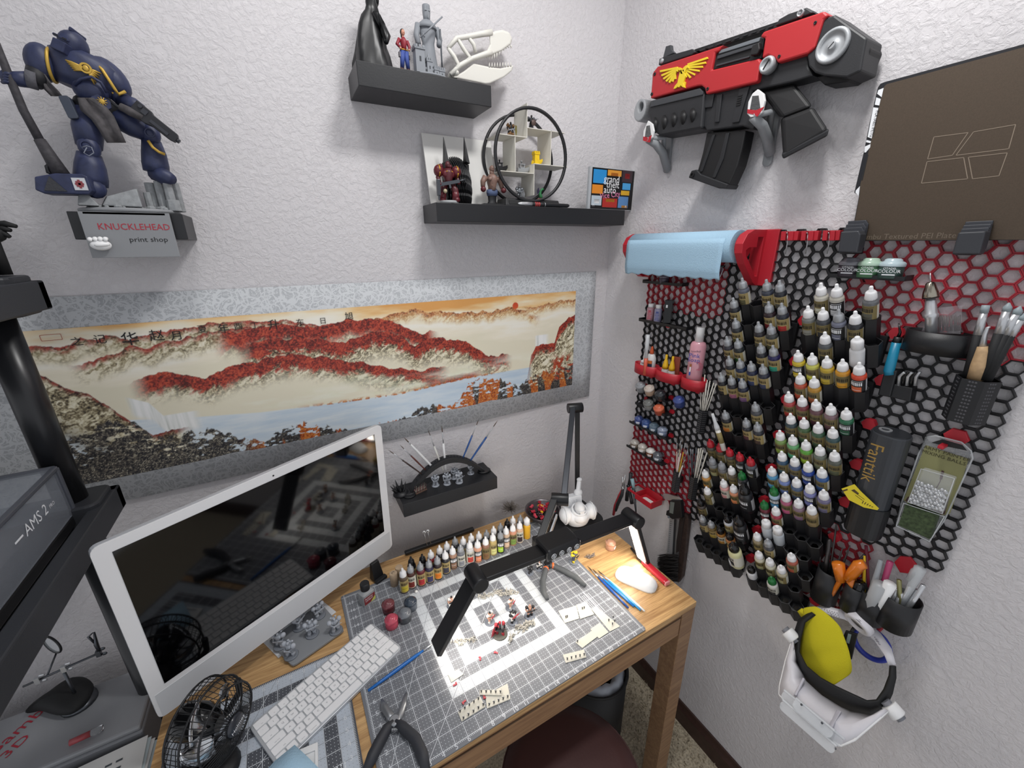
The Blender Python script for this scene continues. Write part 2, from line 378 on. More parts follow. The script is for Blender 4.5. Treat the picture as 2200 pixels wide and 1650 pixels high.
# ================================================================ keyboard
KM=FD(-1.044,-.4005,R(25.6),.0032)
kb=thing('keyboard','slim white wireless keyboard lying askew across the two cutting mats','keyboard',M=KM)
KW,KH=.2785,.1145
part('tray',MB(KM).prism(rrect(KW,KH,.010,5),0,.0075),mat('keyboard_tray','#bfc2c6',.35,metal=.3),kb,bev=.0008)
keym=mat('key_white','#ececed',.45);leg=MB(KM)
rows=[([('esc',1.5)]+[('F%d'%i,1) for i in range(1,13)]+[('',1)],0),([(c,1) for c in '`1234567890-=']+[('delete',1.5)],0),([('tab',1.5)]+[(c,1) for c in 'QWERTYUIOP[]']+[('\\',1)],0),([('caps lock',1.75)]+[(c,1) for c in "ASDFGHJKL;'"]+[('return',1.75)],0),([('shift',2.25)]+[(c,1) for c in 'ZXCVBNM,./']+[('shift',2.25)],0),([('fn',1),('control',1),('option',1),('command',1.25),('',5),('command',1.25),('option',1),('',1),('',1),('',1)],0)]
U=(KW-.007)/14.5;V=(KH-.007)/6
for r_,(ks,_) in enumerate(rows):
 tot=sum(w for _,w in ks);x=-KW/2+.0035;sc=14.5/tot
 yc=KH/2-.0035-V*(r_+.5)
 for ch,w in ks:
  ww=U*w*sc;cx=x+ww/2
  part('key',MB(KM).prism(rrect(ww-.0026,V-.0026,.002,2,cx,yc),.0075,.0093),keym,kb)
  if ch:leg.text(ch,.0052 if len(ch)==1 else .0026,T((cx,yc if len(ch)==1 else yc-.0035,.00935)))
  x+=ww
part('legends',leg,mat('key_legend','#7d8086',.6),kb,kind='stuff')
# ================================================================ desk fan
fc=dk(458,1553,.092);fn=Vector((.726,-.472,.5)).normalized()
FM=frame(fc,fn.cross(Vector((0,0,1)))*-1,(0,0,1));FM=FM if (FM.to_3x3()@Vector((0,0,1))).dot(fn)>0 else FM@RY(math.pi)
fan=thing('desk_fan','small black desk fan with chrome blades beside the keyboard','fan',(fc.x,fc.y,DZ))
FR=.067
for z,rr in ((-.028,FR),(.0,FR*1.03),(.026,FR*.9)):
 part('cage_ring',MB(FM).tube([(rr*math.cos(a*math.pi/18),rr*math.sin(a*math.pi/18),z) for a in range(36)],.0018,6,closed=True),BLK,fan)
for k in range(48):
 a=2*math.pi*k/48;c,s_=math.cos(a),math.sin(a)
 part('cage_wire',MB(FM).tube([(c*FR*.25,s_*FR*.25,.041),(c*FR*.6,s_*FR*.6,.037),(c*FR*.9,s_*FR*.9,.026),(c*FR*1.03,s_*FR*1.03,0),(c*FR*1.0,s_*FR*1.0,-.028)],.0007,4),BLK,fan)
for k in range(24):
 a=2*math.pi*k/24;c,s_=math.cos(a),math.sin(a)
 part('rear_wire',MB(FM).tube([(c*FR,s_*FR,-.028),(c*FR*.6,s_*FR*.6,-.045),(c*FR*.3,s_*FR*.3,-.048)],.0008,4),BLK,fan)
part('hub_badge',MB(FM).lathe([(.0185,.037),(.0185,.042),(.016,.0455),(.003,.0465)],24),mat('fan_badge','#2c2f36',.25),fan)
part('lettering',MB(FM@T((0,0,.0467))@RZ(R(8))).text('Holmes',.0100),WINK,fan)
part('motor',MB(FM).lathe([(.026,-.06),(.03,-.05),(.03,-.02),(.02,.0),(.012,.012)],20),BLKG,fan)
chrome=mat('chrome_blade','#d9dbde',.16,metal=1.0)
for k in range(4):
 a0=k*math.pi/2+.5;P_=[]
 for i in range(6):
  r_=.016+(.057-.016)*i/5;w=.35+.42*i/5;row=[]
  for j in range(7):
   q=a0+(j/6-.5)*2*w*(1.0 if i<5 else .8);row.append((r_*math.cos(q),r_*math.sin(q),.012*(j/6-.5)*2-.004))
  P_.append(row)
 part('blade',MB(FM).grid(P_),chrome,fan,solid=.0012)
bc=Vector((fc.x-.03,fc.y-.02,DZ))
part('base',MB(T(bc)).lathe([(.055,0),(.057,.006),(.05,.014),(.02,.02),(.014,.03)],24,sy=.8),BLK,fan)
part('fork',MB().tube([bc+Vector((0,0,.025)),FM@Vector((-.04,-FR*.95,-.03)),FM@Vector((-FR*1.08,-.03,-.012)),FM@Vector((-FR*1.1,.0,-.01))],.006,8),BLK,fan)
part('fork',MB().tube([bc+Vector((0,0,.025)),FM@Vector((.04,-FR*.95,-.03)),FM@Vector((FR*1.08,-.03,-.012)),FM@Vector((FR*1.1,.0,-.01))],.006,8),BLK,fan)
# ================================================================ mouse, lighter, loose brushes
mm=dk(1366,1247);MM=FD(mm.x,mm.y,R(-62))
ms=MB(MM);prof=[]
pts=[]
for i in range(13):
 u=math.sin(math.pi/2*(-1+2*i/12));row=[]
 for j in range(9):
  v=-1+2*j/8;w=.0287*max(.02,1-abs(u)**5)**.36
  q=(1-abs(u)**2.6)**.6*(1-abs(v)**6)**.5
  row.append((u*.0567,v*w,.004+.0165*max(q,0)))
 pts.append(row)
ms.grid(pts);ms.prism([(p[0],p[1]) for p in [r_[0] for r_ in pts]+[r_[-1] for r_ in pts[::-1]]],.0005,.0042)
mouse=thing('mouse','white low-profile computer mouse on bare wood at desk edge','mouse',M=MM)
part('shell',ms,mat('mouse_white','#d9dbdd',.25),mouse)
part('foot_plate',MB(MM).prism(rrect(.105,.05,.02,5),0,.002),mat('mouse_foot','#a9adb0',.4),mouse)
a,b=dk(1380,1203,.008),dk(1430,1250,.008)
ax=(b-a).normalized();la=dk(1353,1202,.008)
lig=thing('lighter','red utility lighter with a black nozzle beside the white mouse','lighter',(a.x,a.y,DZ))
LM=frame(a+ax*0.0,ax,Vector((-ax.y,ax.x,0)))
Ln=(b-a).length
part('body',MB(LM).box((Ln/2+.004,0,0),(Ln,.018,.013)),mat('lighter_red','#c42b3a',.25),lig,bev=.004)
part('end_cap',MB(LM).box((Ln+.006,0,0),(.005,.017,.0125)),mat('lighter_pink','#dc8c92',.3),lig,bev=.002)
part('trigger',MB(LM).box((-.006,0,0),(.022,.016,.0125)),BLK,lig,bev=.002)
part('nozzle',MB(LM).cyl((-.016,0,0),(-.052,.004,0),.0042,.0038),BLK,lig)
def brush(name,label,p0,p1,hcol,group,tipc='#4a3a2c',r=.0032,fer=.72,hair=.88,M0=None):
 t=thing(name,label,'brush',p0,group)
 p0=Vector(p0);p1=Vector(p1);q=lambda s:p0.lerp(p1,s)
 part('handle',MB().tube([p0,q(.15),q(.4),q(.62),q(fer)],[r*.75,r*.9,r*1.15,r*1.0,r*.62],8),mat('handle_'+hcol,hcol,.3),t)
 part('ferrule',MB().tube([q(fer),q((fer+hair)/2),q(hair)],[r*.66,r*.62,r*.45],8),STEEL,t)
 part('bristles',MB().tube([q(hair),q(hair+(1-hair)*.45),q(1)],[r*.45,r*.5,r*.08],6),mat('hair_'+tipc,tipc,.8),t)
 return t
G='loose brushes beside the large cutting mat'
brush('paint_brush','dark blue brush lying along the mat edge, nearest the mat',dk(1350,1306,.004),dk(1262,1216,.004),'#1f4f9c',G)
brush('paint_brush','bright blue brush lying between the dark blue and white ones',dk(1362,1303,.0045),dk(1272,1222,.0045),'#1d78c8',G)
brush('paint_brush','sky blue brush lying tight against the white brush',dk(1376,1311,.004),dk(1283,1224,.004),'#3d9ad6',G)
brush('paint_brush','white handled brush lying outermost beside the blue brushes',dk(1385,1313,.0045),dk(1288,1228,.0045),'#e8e8e8',G)
brush('paint_brush','long metallic blue brush lying beside the keyboard on the mat',dk(791,1484,.007),dk(950,1368,.007),'#1565b5',None,r=.0036)
# ================================================================ pliers
def plier(name,label,pv,j1,j2,h1,h2,hcol,jcol,w=.007,collar=None,hh=.010):
 t=thing(name,label,'pliers',(pv.x,pv.y,DZ))
 jm=mat('jaw_'+jcol,jcol,.35,metal=.8);hm=mat('grip_'+hcol,hcol,.6)
 for j in (j1,j2):part('jaw',MB().tube([pv]+j,[w*1.1]+[w*.9]*(len(j)-1)+[w*.25],8,flat=(1,.7)),jm,t)
 for h in (h1,h2):
  part('handle',MB().tube([pv]+h,[w*.9,w*1.15]+[w*1.25]*(len(h)-2)+[w*.85],10),hm,t)
  if collar:part('collar',MB().tube([pv.lerp(h[0],.75),pv.lerp(h[0],1.1)],[w*1.2,w*1.35],10),collar,t)
 part('pivot',MB(T(pv)).lathe([(w*1.25,-.004),(w*1.25,.0065),(w,.0075)],16),jm,t)
 return t
pv=dk(848,1551,.012)
t=plier('needle_nose_pliers','large black handled needle nose pliers open on front of mat',pv,[dk(836,1535,.012),dk(826,1520,.012),dk(820,1502,.012)],[dk(858,1540,.012),dk(866,1515,.012),dk(873,1488,.012)],[dk(832,1565,.012),dk(815,1595,.012),dk(800,1625,.012),dk(786,1656,.012)],[dk(866,1563,.012),dk(893,1588,.012),dk(908,1622,.012),dk(916,1654,.012)],'#2b2d33','#9a9da1',.0085)
part('spring',MB().tube([dk(842,1568,.012)+(dk(858,1566,.012)-dk(842,1568,.012))*(i/28)+Vector((0,0,.003*math.sin(i*1.6)))+Vector((.002*math.cos(i*1.6),.003*math.cos(i*1.6),0)) for i in range(29)],.0007,5),STEEL,t)
pv=dk(1177,1215,.012)
plier('flush_cutters','gray handled flush cutters with orange collars on the mat',pv,[dk(1172,1209,.012),dk(1174,1200,.012)],[dk(1183,1207,.012),dk(1181,1199,.012)],[dk(1173,1222,.012),dk(1166,1248,.012),dk(1168,1272,.012),dk(1176,1287,.012)],[dk(1189,1215,.012),dk(1210,1225,.012),dk(1238,1241,.012),dk(1257,1258,.012)],'#4c4f52','#3a3b3e',.0062,mat('orange_collar','#d8672f',.5))
# ================================================================ LED desk lamp
LY=-.462
lamp=thing('desk_lamp','black folding LED desk lamp with a lit bar and two wings','lamp',(-.235,-.17,DZ))
lb=[dk(1148,1122),dk(1160,1175),dk(1292,1148),dk(1232,1085)]
part('base',MB(T((-.275,-.195,DZ))).prism(rrect(.2,.17,.04,6),0.0003,.012),BLKM,lamp,bev=.002)
lampm=mat('lamp_black','#141518',.38);lamps=mat('lamp_gray_edge','#3b3e44',.35,metal=.4)
A0,A1=Vector((-.205,-.15,DZ+.03)),Vector((-.212,-.135,1.112));B1=Vector((-.418,-.352,.957));B0=Vector((-.232,-.137,1.112))
def bar(mb,p,q,w,h,up=(0,0,1)):
 d=(q-p);M_=frame(p,d,Vector(up));return mb.box((d.length/2,0,0),(d.length,w,h),M_)
rightv=Vector((.82,-.57,0))
part('post',MB().cyl((A0.x,A0.y,DZ+.011),A0,.014,n=16),lampm,lamp)
part('lower_arm',bar(MB(),A0,A1,.016,.024,rightv),lampm,lamp,bev=.002)
part('upper_arm',bar(MB(),B0,B1,.017,.026,rightv),lamps,lamp,bev=.002)
part('hinge',MB().cyl(A1+rightv*.016,B0-rightv*.016,.0165,n=20),lampm,lamp,bev=.001)
part('hinge',MB().cyl(B1+rightv*.013,B1-rightv*.034,.0175,n=20),lampm,lamp,bev=.001)
C0=B1-rightv*.024;C1=Vector((-.535,-.412,.905))
part('neck',bar(MB(),C0,C1,.019,.028,rightv),lampm,lamp,bev=.002)
part('neck_edge',bar(MB(),C0.lerp(C1,.3)+Vector((.012,-.012,-.012)),C1+Vector((.012,-.012,-.008)),.004,.02,rightv),mat('lamp_silver','#a7a9ac',.3,metal=.8),lamp)
part('joint_block',MB(T((-.533,-.414,.896))@RZ(R(-8))).box((0,0,0),(.034,.038,.044)),lampm,lamp,bev=.005)
part('joint_face',MB(T((-.5345,-.4145,.896))@RZ(R(-8))).box((-.002,-.0185,-.004),(.026,.004,.028)),mat('lamp_silver2','#6d7074',.3,metal=.8),lamp,bev=.001)
HM=T((-.515,LY,.933))
part('head',MB(HM).box((0,.0,.0),(.098,.066,.03)),lampm,lamp,bev=.009,seg=3)
fm=frame((-.515,LY-.0332,.933),(1,0,0),(0,0,1))
for k in range(4):
 x=-.033+.022*k
 part('touch_button',MB(fm@T((x,0,0))).ring(circ(.0068,20),circ(.0058,20),-.001,.0006),WINK,lamp)
 part('touch_button',MB(fm@T((x,0,0))).ring(circ(.0034,14),circ(.0024,14),-.001,.0006).box((0,.0015,.0003),(.0009,.003,.0006)),WINK,lamp)
hl,hr=Vector((-.733,LY,.934)),Vector((-.268,LY,.914))
part('center_bar',bar(MB(),hl,hr,.042,.012,(0,1,0)),lampm,lamp,bev=.002)
led=mat('led_diffuser','#fff6ea',.5,emit=24.0)
dn=Vector((0,0,-1))
part('diffuser',bar(MB(),hl+Vector((.03,0,-.0072)),hr+Vector((-.03,0,-.0072)),.026,.0014,(0,1,0)),led,lamp)
el,er=Vector((-.834,LY,.783)),Vector((-.206,LY-.004,.747))
for h,e_,sgn in ((hl,el,1),(hr,er,-1)):
 part('wing_hinge',MB().cyl(h+Vector((0,-.032,.0)),h+Vector((0,.026,0)),.0185,n=24),lampm,lamp,bev=.003)
 d=(e_-h).normalized();nrm=Vector((0,1,0)).cross(d);nrm=nrm if nrm.x*sgn>0 else -nrm
 part('wing',bar(MB(),h+d*.012,e_,.044,.012,(0,1,0)),lampm,lamp,bev=.002)
 part('diffuser',bar(MB(),h+d*.024+nrm*.0072,e_-d*.006+nrm*.0072,.028,.0014,(0,1,0)),led,lamp)
 # ================================================================ bowl of clips, bust, steel-wool tuft, boards behind the bottles
bo=dk(1168,1115);BO=T((bo.x,bo.y+.008,DZ))
bowl=thing('bowl','shallow gray metal bowl of small plastic pieces behind the lamp','bowl',M=BO)
part('dish',MB(BO).lathe([(.024,0),(.030,.002),(.05,.014),(.058,.03),(.0605,.034),(.0585,.034),(.055,.029),(.046,.016),(.02,.006)],28),mat('bowl_metal','#6b6669',.3,metal=.7),bowl)
rg=random.Random(11)
clipc=[(mat('clip_red','#a91f34',.35),22,'small red plastic clip in the bowl'),(mat('clip_pink','#d24a5c',.35),6,'small pink plastic clip in the bowl'),(mat('clip_black','#18181a',.35),6,'small black plastic ring in the bowl'),(mat('clip_yellow','#e0b41c',.35),3,'small yellow plastic piece in the bowl')]
for m_,n_,lb_ in clipc:
 for k in range(n_):
  a=rg.uniform(0,6.28);r_=.044*math.sqrt(rg.random());z=.019+(r_/.05)**2*.010+rg.uniform(0,.008)
  Mx=BO@T((r_*math.cos(a),r_*math.sin(a),z))@RZ(rg.uniform(0,6.28))@RX(rg.uniform(-.6,.6))@RY(rg.uniform(-.5,.5))
  if 'black' in lb_:mb=MB(Mx).tube([(.007*math.cos(i*math.pi/6),.007*math.sin(i*math.pi/6),0) for i in range(12)],.003,6,closed=True)
  elif 'yellow' in lb_:mb=MB(Mx).ell((0,0,0),(.011,.006,.004))
  else:mb=MB(Mx).box((0,0,0),(.014,.008,.006)).box((.006,0,.003),(.004,.008,.004))
  solo('plastic_clip',lb_,'clip',mb,m_,'plastic pieces in the bowl',bev=.0008)
tw=dk(1098,1100,.0);mb=MB(T((tw.x,tw.y+.005,DZ)));rg=random.Random(2)
for k in range(150):
 d=Vector((rg.gauss(0,1),rg.gauss(0,1),abs(rg.gauss(0,1))+.1)).normalized()
 mb.tube([(0,0,.006),d*.018+Vector((0,0,.005)),d*rg.uniform(.026,.034)+Vector((rg.uniform(-.006,.006),rg.uniform(-.006,.006),.004))],.0006,4)
solo('static_grass_tuft','fuzzy grayish brown tuft of modelling grass behind the bottles','tuft',mb,mat('tuft','#6d6660',.95))
bu=dk(1239,1130);BU=T((bu.x,bu.y-.004,DZ+.0125))@RZ(R(-14))
bust=thing('armored_bust','white primed bust of a helmeted armored figure on lamp base','bust',M=BU)
prim=mat('white_primer','#dfe1e4',.75,bump=.3,bscale=700)
part('torso',MB(BU).lathe([(.020,0),(.034,.006),(.043,.03),(.040,.048),(.026,.056)],20,sy=.72).ell((0,-.018,.038),(.026,.02,.02)),prim,bust)
part('collar',MB(BU@T((0,-.006,.055))@RX(R(18))).ring(circ(.0265,20),circ(.021,20),-.006,.010,smooth=True),prim,bust,bev=.002)
part('helmet',MB(BU).ell((0,-.009,.068),(.0165,.020,.021),16,9).box((0,-.027,.060),(.014,.008,.012)).box((0,-.029,.068),(.022,.004,.003)),prim,bust)
for sx in (-1,1):part('shoulder_pad',MB(BU@T((sx*.044,0,.042))).ell((0,0,0),(.021,.026,.026),16,9).tube([(.0215*sx*.2,.028*math.cos(a*.524),.028*math.sin(a*.524)) for a in range(12)],.0025,6,closed=True),prim,bust)
mb=MB(BU@T((-.005,.045,.046))@RX(R(-12)))
mb.box((0,0,.006),(.066,.03,.05));mb.ell((-.024,0,.036),(.015,.014,.014));mb.ell((.026,0,.036),(.015,.014,.014));mb.cyl((.026,0,.04),(.034,.004,.078),.0085,.007)
for k in range(4):mb.box((-.022+.01*k,-.017,.012),(.004,.006,.02))
mb.ell((.0345,.004,.079),(.0095,.0095,.007))
part('backpack',mb,prim,bust,bev=.002)
# ================================================================ rack at the left with the filament unit
rk=mat('rack_plastic','#2a2c31',.5,bump=.15,bscale=700);rkp=mat('rack_post','#1c1d20',.32)
rack=thing('storage_rack','dark gray plastic shelving rack with round posts at left','rack',(-1.6,-.35,0))
RX1,RY0,RY1=-1.356,-.10,-.62
for z0 in (1.118,1.522):
 mb=MB();mb.box(((RX1-2.1)/2,RY0+.012-.024,z0+.024),(2.1+RX1-.0,.024,.048));mb.box(((RX1-2.1)/2,RY1+.012,z0+.024),(2.1+RX1,.024,.048))
 mb.box((RX1-.012,(RY0+RY1)/2,z0+.024),(.024,RY0-RY1,.048))
 part('shelf_frame',mb,rk,rack,bev=.003)
 part('shelf_panel',MB().box(((RX1-2.1)/2-.02,(RY0+RY1)/2,z0+.012),(2.1+RX1-.05,RY0-RY1-.05,.01)),rk,rack)
 part('corner_socket',MB(T((-1.405,-.15,z0))).prism(rrect(.085,.085,.018,4),-.004,.058),rk,rack,bev=.004)
for z0,z1 in ((.0,1.114),(1.176,1.518),(1.58,1.66)):
 part('post',MB().cyl((-1.409,-.15,z0),(-1.409,-.15,z1),.0225,n=24),rkp,rack)
part('post',MB().cyl((-1.409,-.57,0),(-1.409,-.57,1.114),.0225,n=24),rkp,rack)
part('post_cap',MB(T((-1.409,-.15,1.66))).lathe([(.0235,0),(.0235,.006),(.018,.016),(.006,.021)],20),rkp,rack)
g=thing('black_glove','black fingers reaching into view above the rack at left','glove',(-1.43,-.14,1.582))
mb=MB();h=bw(-6,492,.12)
part('palm',MB(T(h)).ell((-.012,0,-.006),(.022,.012,.016)),BLKM,g)
part('stem',MB().cyl((h.x-.012,h.y,1.581),(h.x-.012,h.y,h.z),.01,n=10),BLKM,g)
for k,(dx,dz) in enumerate(((.024,.004),(.016,-.002),(.012,-.012))):part('finger',MB(T(h)).tube([(-.004,0,.006-k*.006),(dx*.5,-.002,.008-k*.007),(dx,-.004,dz)],[.005,.0048,.003],8),BLKM,g)
smoke=mat('smoky_lid','#9aa0aa',.08,trans=.0,alpha=.30,spec=.5)
U0,U1=Vector((-1.80,-.60,1.142)),Vector((-1.398,-.185,1.262))
fu=thing('filament_unit','smoky clear lidded filament box standing on the rack shelf','box',((U0.x+U1.x)/2,(U0.y+U1.y)/2,U0.z))
c=(U0+U1)/2;d=U1-U0
part('base_tray',MB().box((c.x,c.y,U0.z+.012),(d.x,d.y,.02)),BLK,fu,bev=.003)
part('lid_side',MB().box((U1.x-.0015,c.y,U0.z+.068),(.003,d.y,.09)),smoke,fu)
part('lid_back',MB().box((c.x,U1.y-.0015,U0.z+.068),(d.x,.003,.09)),smoke,fu)
part('lid_top',MB().box((c.x,c.y,U1.z-.004),(d.x,d.y,.003)),smoke,fu)
edge=mat('lid_edge','#4a4d55',.4)
part('lid_rim',MB().box((U1.x,c.y,U1.z-.004),(.008,d.y,.008)).box((c.x,U1.y,U1.z-.004),(d.x,.008,.008)).box((U1.x,U1.y,U0.z+.066),(.008,.008,.1)),edge,fu,bev=.002)
part('lettering',MB(frame((U1.x+.0008,-.285,U0.z+.075),(0,1,0),(0,0,1))).text('AMS 2',.026).text('PRO',.009,T((.05,-.003,0))).box((-.052,0,0),(.022,.003,.0002)),WINK,fu)
for k in range(2):
 sp=thing('filament_spool',['gray filament spool inside smoky box, near rack post','blue gray filament spool inside smoky box, farther from post'][k],'spool',(-1.52-.09*k,-.40,U0.z+.023),'spools in the filament box')
 part('flange',MB().cyl((-1.50-.09*k,-.40,U0.z+.068),(-1.505-.09*k,-.40,U0.z+.068),.044,n=28),mat('spool_gray','#6f7680',.4),sp)
 part('flange',MB().cyl((-1.55-.09*k,-.40,U0.z+.068),(-1.555-.09*k,-.40,U0.z+.068),.044,n=28),mat('spool_gray','#6f7680',.4),sp)
 part('winding',MB().cyl((-1.505-.09*k,-.40,U0.z+.068),(-1.55-.09*k,-.40,U0.z+.068),.034,n=24),mat(['fil_a','fil_b'][k],['#54575c','#4a5a78'][k],.4),sp)
bx=mat('printer_gray','#8b8d92',.5)
BX=T((-1.60,-.18,0))
box=thing('printer_box','gray boxed machine with red lettering below the rack','printer',M=BX)
part('body',MB().box((-1.62,-.165,.335),(.43,.165,.67)),bx,box,bev=.004)
part('top_panel',MB().box((-1.62,-.165,.676),(.426,.16,.012)),mat('printer_top','#9a9ca0',.45),box,bev=.004)
q=fz(60,1578,.6822)
part('lettering',MB(T((q.x-.03,q.y+.01,.6826))@RZ(R(52))).text('Bambu',.032,T((.02,0,0)),1.2).text('3D',.026,T((-.01,-.032,0)),1.3),REDI,box)
cl=MB();P_=[]
cpx=[(40,1555),(75,1520),(110,1500),(150,1465),(195,1455),(224,1480),(200,1520),(160,1555),(110,1548),(70,1530)]
cen=Vector((0,0,0));base=[fz(x,y,.6835) for x,y in cpx]
for b_ in base:cen+=b_
cen/=len(base)
top=[b_.lerp(cen,.12)+Vector((0,0,.028)) for b_ in base]
n_=len(base);cl.add(base+top+[cen+Vector((0,0,.036))],[(i,(i+1)%n_,n_+(i+1)%n_,n_+i) for i in range(n_)]+[(n_+i,n_+(i+1)%n_,2*n_) for i in range(n_)]+[tuple(range(n_))[::-1]],True)
solo('cloth','crumpled black cloth lying on the gray boxed machine','cloth',cl,BLKM,sub=2)
hh=thing('helping_hand','metal helping hand stand with clips standing behind black cloth','stand',fz(150,1470,.683))
sp0,sp1=fz(50,1475,.77),fz(215,1402,.80)
part('rod',MB().tube([sp0,sp1],.0022,8),DSTEEL,hh)
mid=sp0.lerp(sp1,.5)
part('upright',MB().tube([mid,Vector((mid.x,mid.y,.683))],.003,8),DSTEEL,hh)
part('foot',MB(T((mid.x,mid.y,.6825))).lathe([(.03,0),(.03,.006),(.012,.01)],20),DSTEEL,hh)
for s_ in (.18,.52,.98):
 p=sp0.lerp(sp1,s_);part('thumb_screw',MB(T(p)).box((0,0,0),(.008,.008,.014)).ell((.008,0,.008),(.005,.0015,.004)).ell((.008,0,-.006),(.005,.0015,.004)),STEEL if s_<.9 else DSTEEL,hh,bev=.001)
cp=sp1+Vector((0,0,.004));part('crocodile_clip',MB().tube([cp,cp+Vector((.0,.0,.02)),cp+Vector((.004,.002,.05))],[.003,.004,.0015],6).tube([cp+Vector((0,0,.02)),cp+Vector((-.006,0,.045)),cp+Vector((.002,.002,.05))],[.002,.0025,.001],6),DSTEEL,hh)
ring=fz(112,1385,.83);part('lens_ring',MB(frame(ring,(.7,-.6,0),(0,0,1))).tube([(.022*math.cos(i*math.pi/12),.022*math.sin(i*math.pi/12),0) for i in range(24)],.0022,6,closed=True),BLK,hh)
part('lens',MB(frame(ring,(.7,-.6,0),(0,0,1))).cyl((0,0,-.001),(0,0,.001),.0212,n=24),mat('lens_glass','#dfe6ea',.05,alpha=.25),hh)
part('lens_arm',MB().tube([ring+Vector((0,0,-.024)),sp0.lerp(sp1,.3)],.0018,6),DSTEEL,hh)
pa=[fz(*q,.66) for q in ((115,1650),(290,1570),(300,1600),(240,1680))]
pt=thing('paper_stack','printed sheets stacked in a black tray at bottom left','papers',fz(290,1650,.0))
def slab(p0,p1,p2,p3,t):return [Vector(p) for p in (p0,p1,p2,p3)],[Vector(p)+Vector((0,0,t)) for p in (p0,p1,p2,p3)]
tz=.695
Q=[(-1.59,-.60),(-1.372,-.60),(-1.372,-.335),(-1.59,-.335)]
part('tray',MB().box((-1.475,-.37,.02),(.215,.22,.04)).box((-1.475,-.37,.35),(.2,.2,.62)).box((-1.3605,-.37,.33),(.012,.22,.70)),BLKG,pt,bev=.002)
for k in range(4):
 mb=MB(T((-1.473-.003*k,-.37+.002*k,.6605+.0016*k))@RZ(R(2*k-3)));mb.box((0,0,0),(.185,.20,.0008));part('sheet',mb,PAPER if k%2 else mat('sheet_blue','#c4d2d6',.7),pt)
mb=MB(T((-1.482,-.366,.6662))@RZ(R(3)))
for r_ in range(12):
 for c_ in range(9):mb.box((-.075+c_*.016,-.09+r_*.015,0),(.010,.004,.0002))
part('printing',mb,mat('sheet_ink','#50575d',.7),pt,kind='stuff')
tb=thing('marker','red and clear marker lying on edge of the gray machine','marker',fz(185,1588,.69));a,b=fz(150,1596,.692),fz(196,1575,.692)
part('barrel',MB().cyl(a,b,.006),mat('marker_red','#a5474c',.4),tb);part('clear_end',MB().cyl(b,b+(b-a)*.55,.0065),CLEAR,tb)
# ================================================================ back wall: floating shelves
shm=mat('shelf_black','#1d1e21',.42,bump=.1,bscale=300)
def shelf(label,x0,x1,z0,z1,d=.106):
 t=thing('floating_shelf',label,'shelf',((x0+x1)/2,0,z0))
 part('board',MB().box(((x0+x1)/2,-d/2,(z0+z1)/2),(x1-x0,d-.0006,z1-z0)),shm,t,bev=.0012);return t
shelf('black floating shelf holding the dinosaur skull and the dark cloaked figurine',-.7945,-.4905,1.933,1.977)
shelf('long black floating shelf holding the round display stand and game case',-.6445,-.039,1.6765,1.7195)
shelf('black floating shelf above the paint bottles holding the arched brush rack',-.8005,-.4985,.878,.921)
shelf('short black floating shelf behind the gray sign, under the armored statue',-1.2970,-1.1400,1.6355,1.6805)
ST1,ST2,ST3,ST0=1.977,1.7195,.921,1.6805
sg=thing('sign','gray hanging sign with red and black lettering below the armored statue','sign',(-1.219,-.115,1.604))
SF=frame((-1.219,-.1135,1.6425),(1,0,0),(0,0,1))
part('board',MB(SF).box((0,0,0),(.1225,.0755,.004)),mat('sign_gray','#8b8d90',.6,bump=.2,bscale=1500),sg,bev=.0006)
part('top_hook',MB(SF).box((0,.036,-.004),(.11,.004,.012)),mat('sign_gray','#8b8d90'),sg)
part('lettering',MB(SF@T((.008,.0135,.0024))).text('KNUCKLEHEAD',.0150,None,.93),REDI,sg)
part('lettering',MB(SF@T((.0225,-.0075,.0024))).text('print shop',.0118,None,1.12),INK,sg)
fi=MB(SF@T((-.043,-.0125,.006)))
for k in range(4):fi.tube([(-.011+.0068*k,.002+.001*k,.0),(-.0115+.0068*k,.0095-abs(k-1.5)*.0008,.005),(-.010+.0065*k,.002,.0085)],[.0036,.0040,.0034],8)
fi.ell((.0,-.004,.003),(.0155,.0095,.0065));fi.tube([(.014,-.002,.003),(.004,-.0035,.0095),(-.008,-.0045,.0085)],[.0042,.0040,.0034],8)
part('fist',fi,mat('fist_white','#eeeeee',.55),sg,sub=1)
def S(x,y,d=.07):return bw(x/3,50+y/3,d)
stc=S(840,1200,.066)
stat=thing('armored_statue','large dark blue armored statue with gold trim holding a long hammer','statue',(stc.x,stc.y,ST0))
ARM=mat('armor_blue','#2a3150',.5,var=.22,vscale=90,bump=.15,bscale=400);DRK=mat('armor_dark','#1a1b20',.6)
CLO=mat('cloth_gray','#4b484a',.85,var=.3,vscale=120);HFT=mat('haft_dark','#38363a',.7,bump=.5,bscale=220,var=.3,vscale=150)
RUB=mat('rubble_gray','#8f9294',.85,bump=.6,bscale=260,var=.15,vscale=120)
GT=mat('statue_gold','#c9a548',.45,metal=.3)
part('base_disc',MB(T((stc.x,stc.y+.006,ST0))).lathe([(.064,.0003),(.067,.002),(.067,.006),(.064,.0075)],40,sx=1.08,sy=.86),mat('disc_gray','#8c8e91',.6),stat)
rb=MB();rg=random.Random(5)
def rock(mb,a,b,seed,jag=.15):
 r2=random.Random(seed);c=(a+b)/2;h=(b-a)/2
 mb.ell((0,0,0),1.0,8,5,T(c)@Matrix.Diagonal((abs(h.x),abs(h.y),abs(h.z),1))@RZ(r2.uniform(0,3)))
 for i in range(len(mb.v)-48,len(mb.v)):
  v=mb.v[i]-c;mb.v[i]=c+v*(1+r2.uniform(-jag,jag))
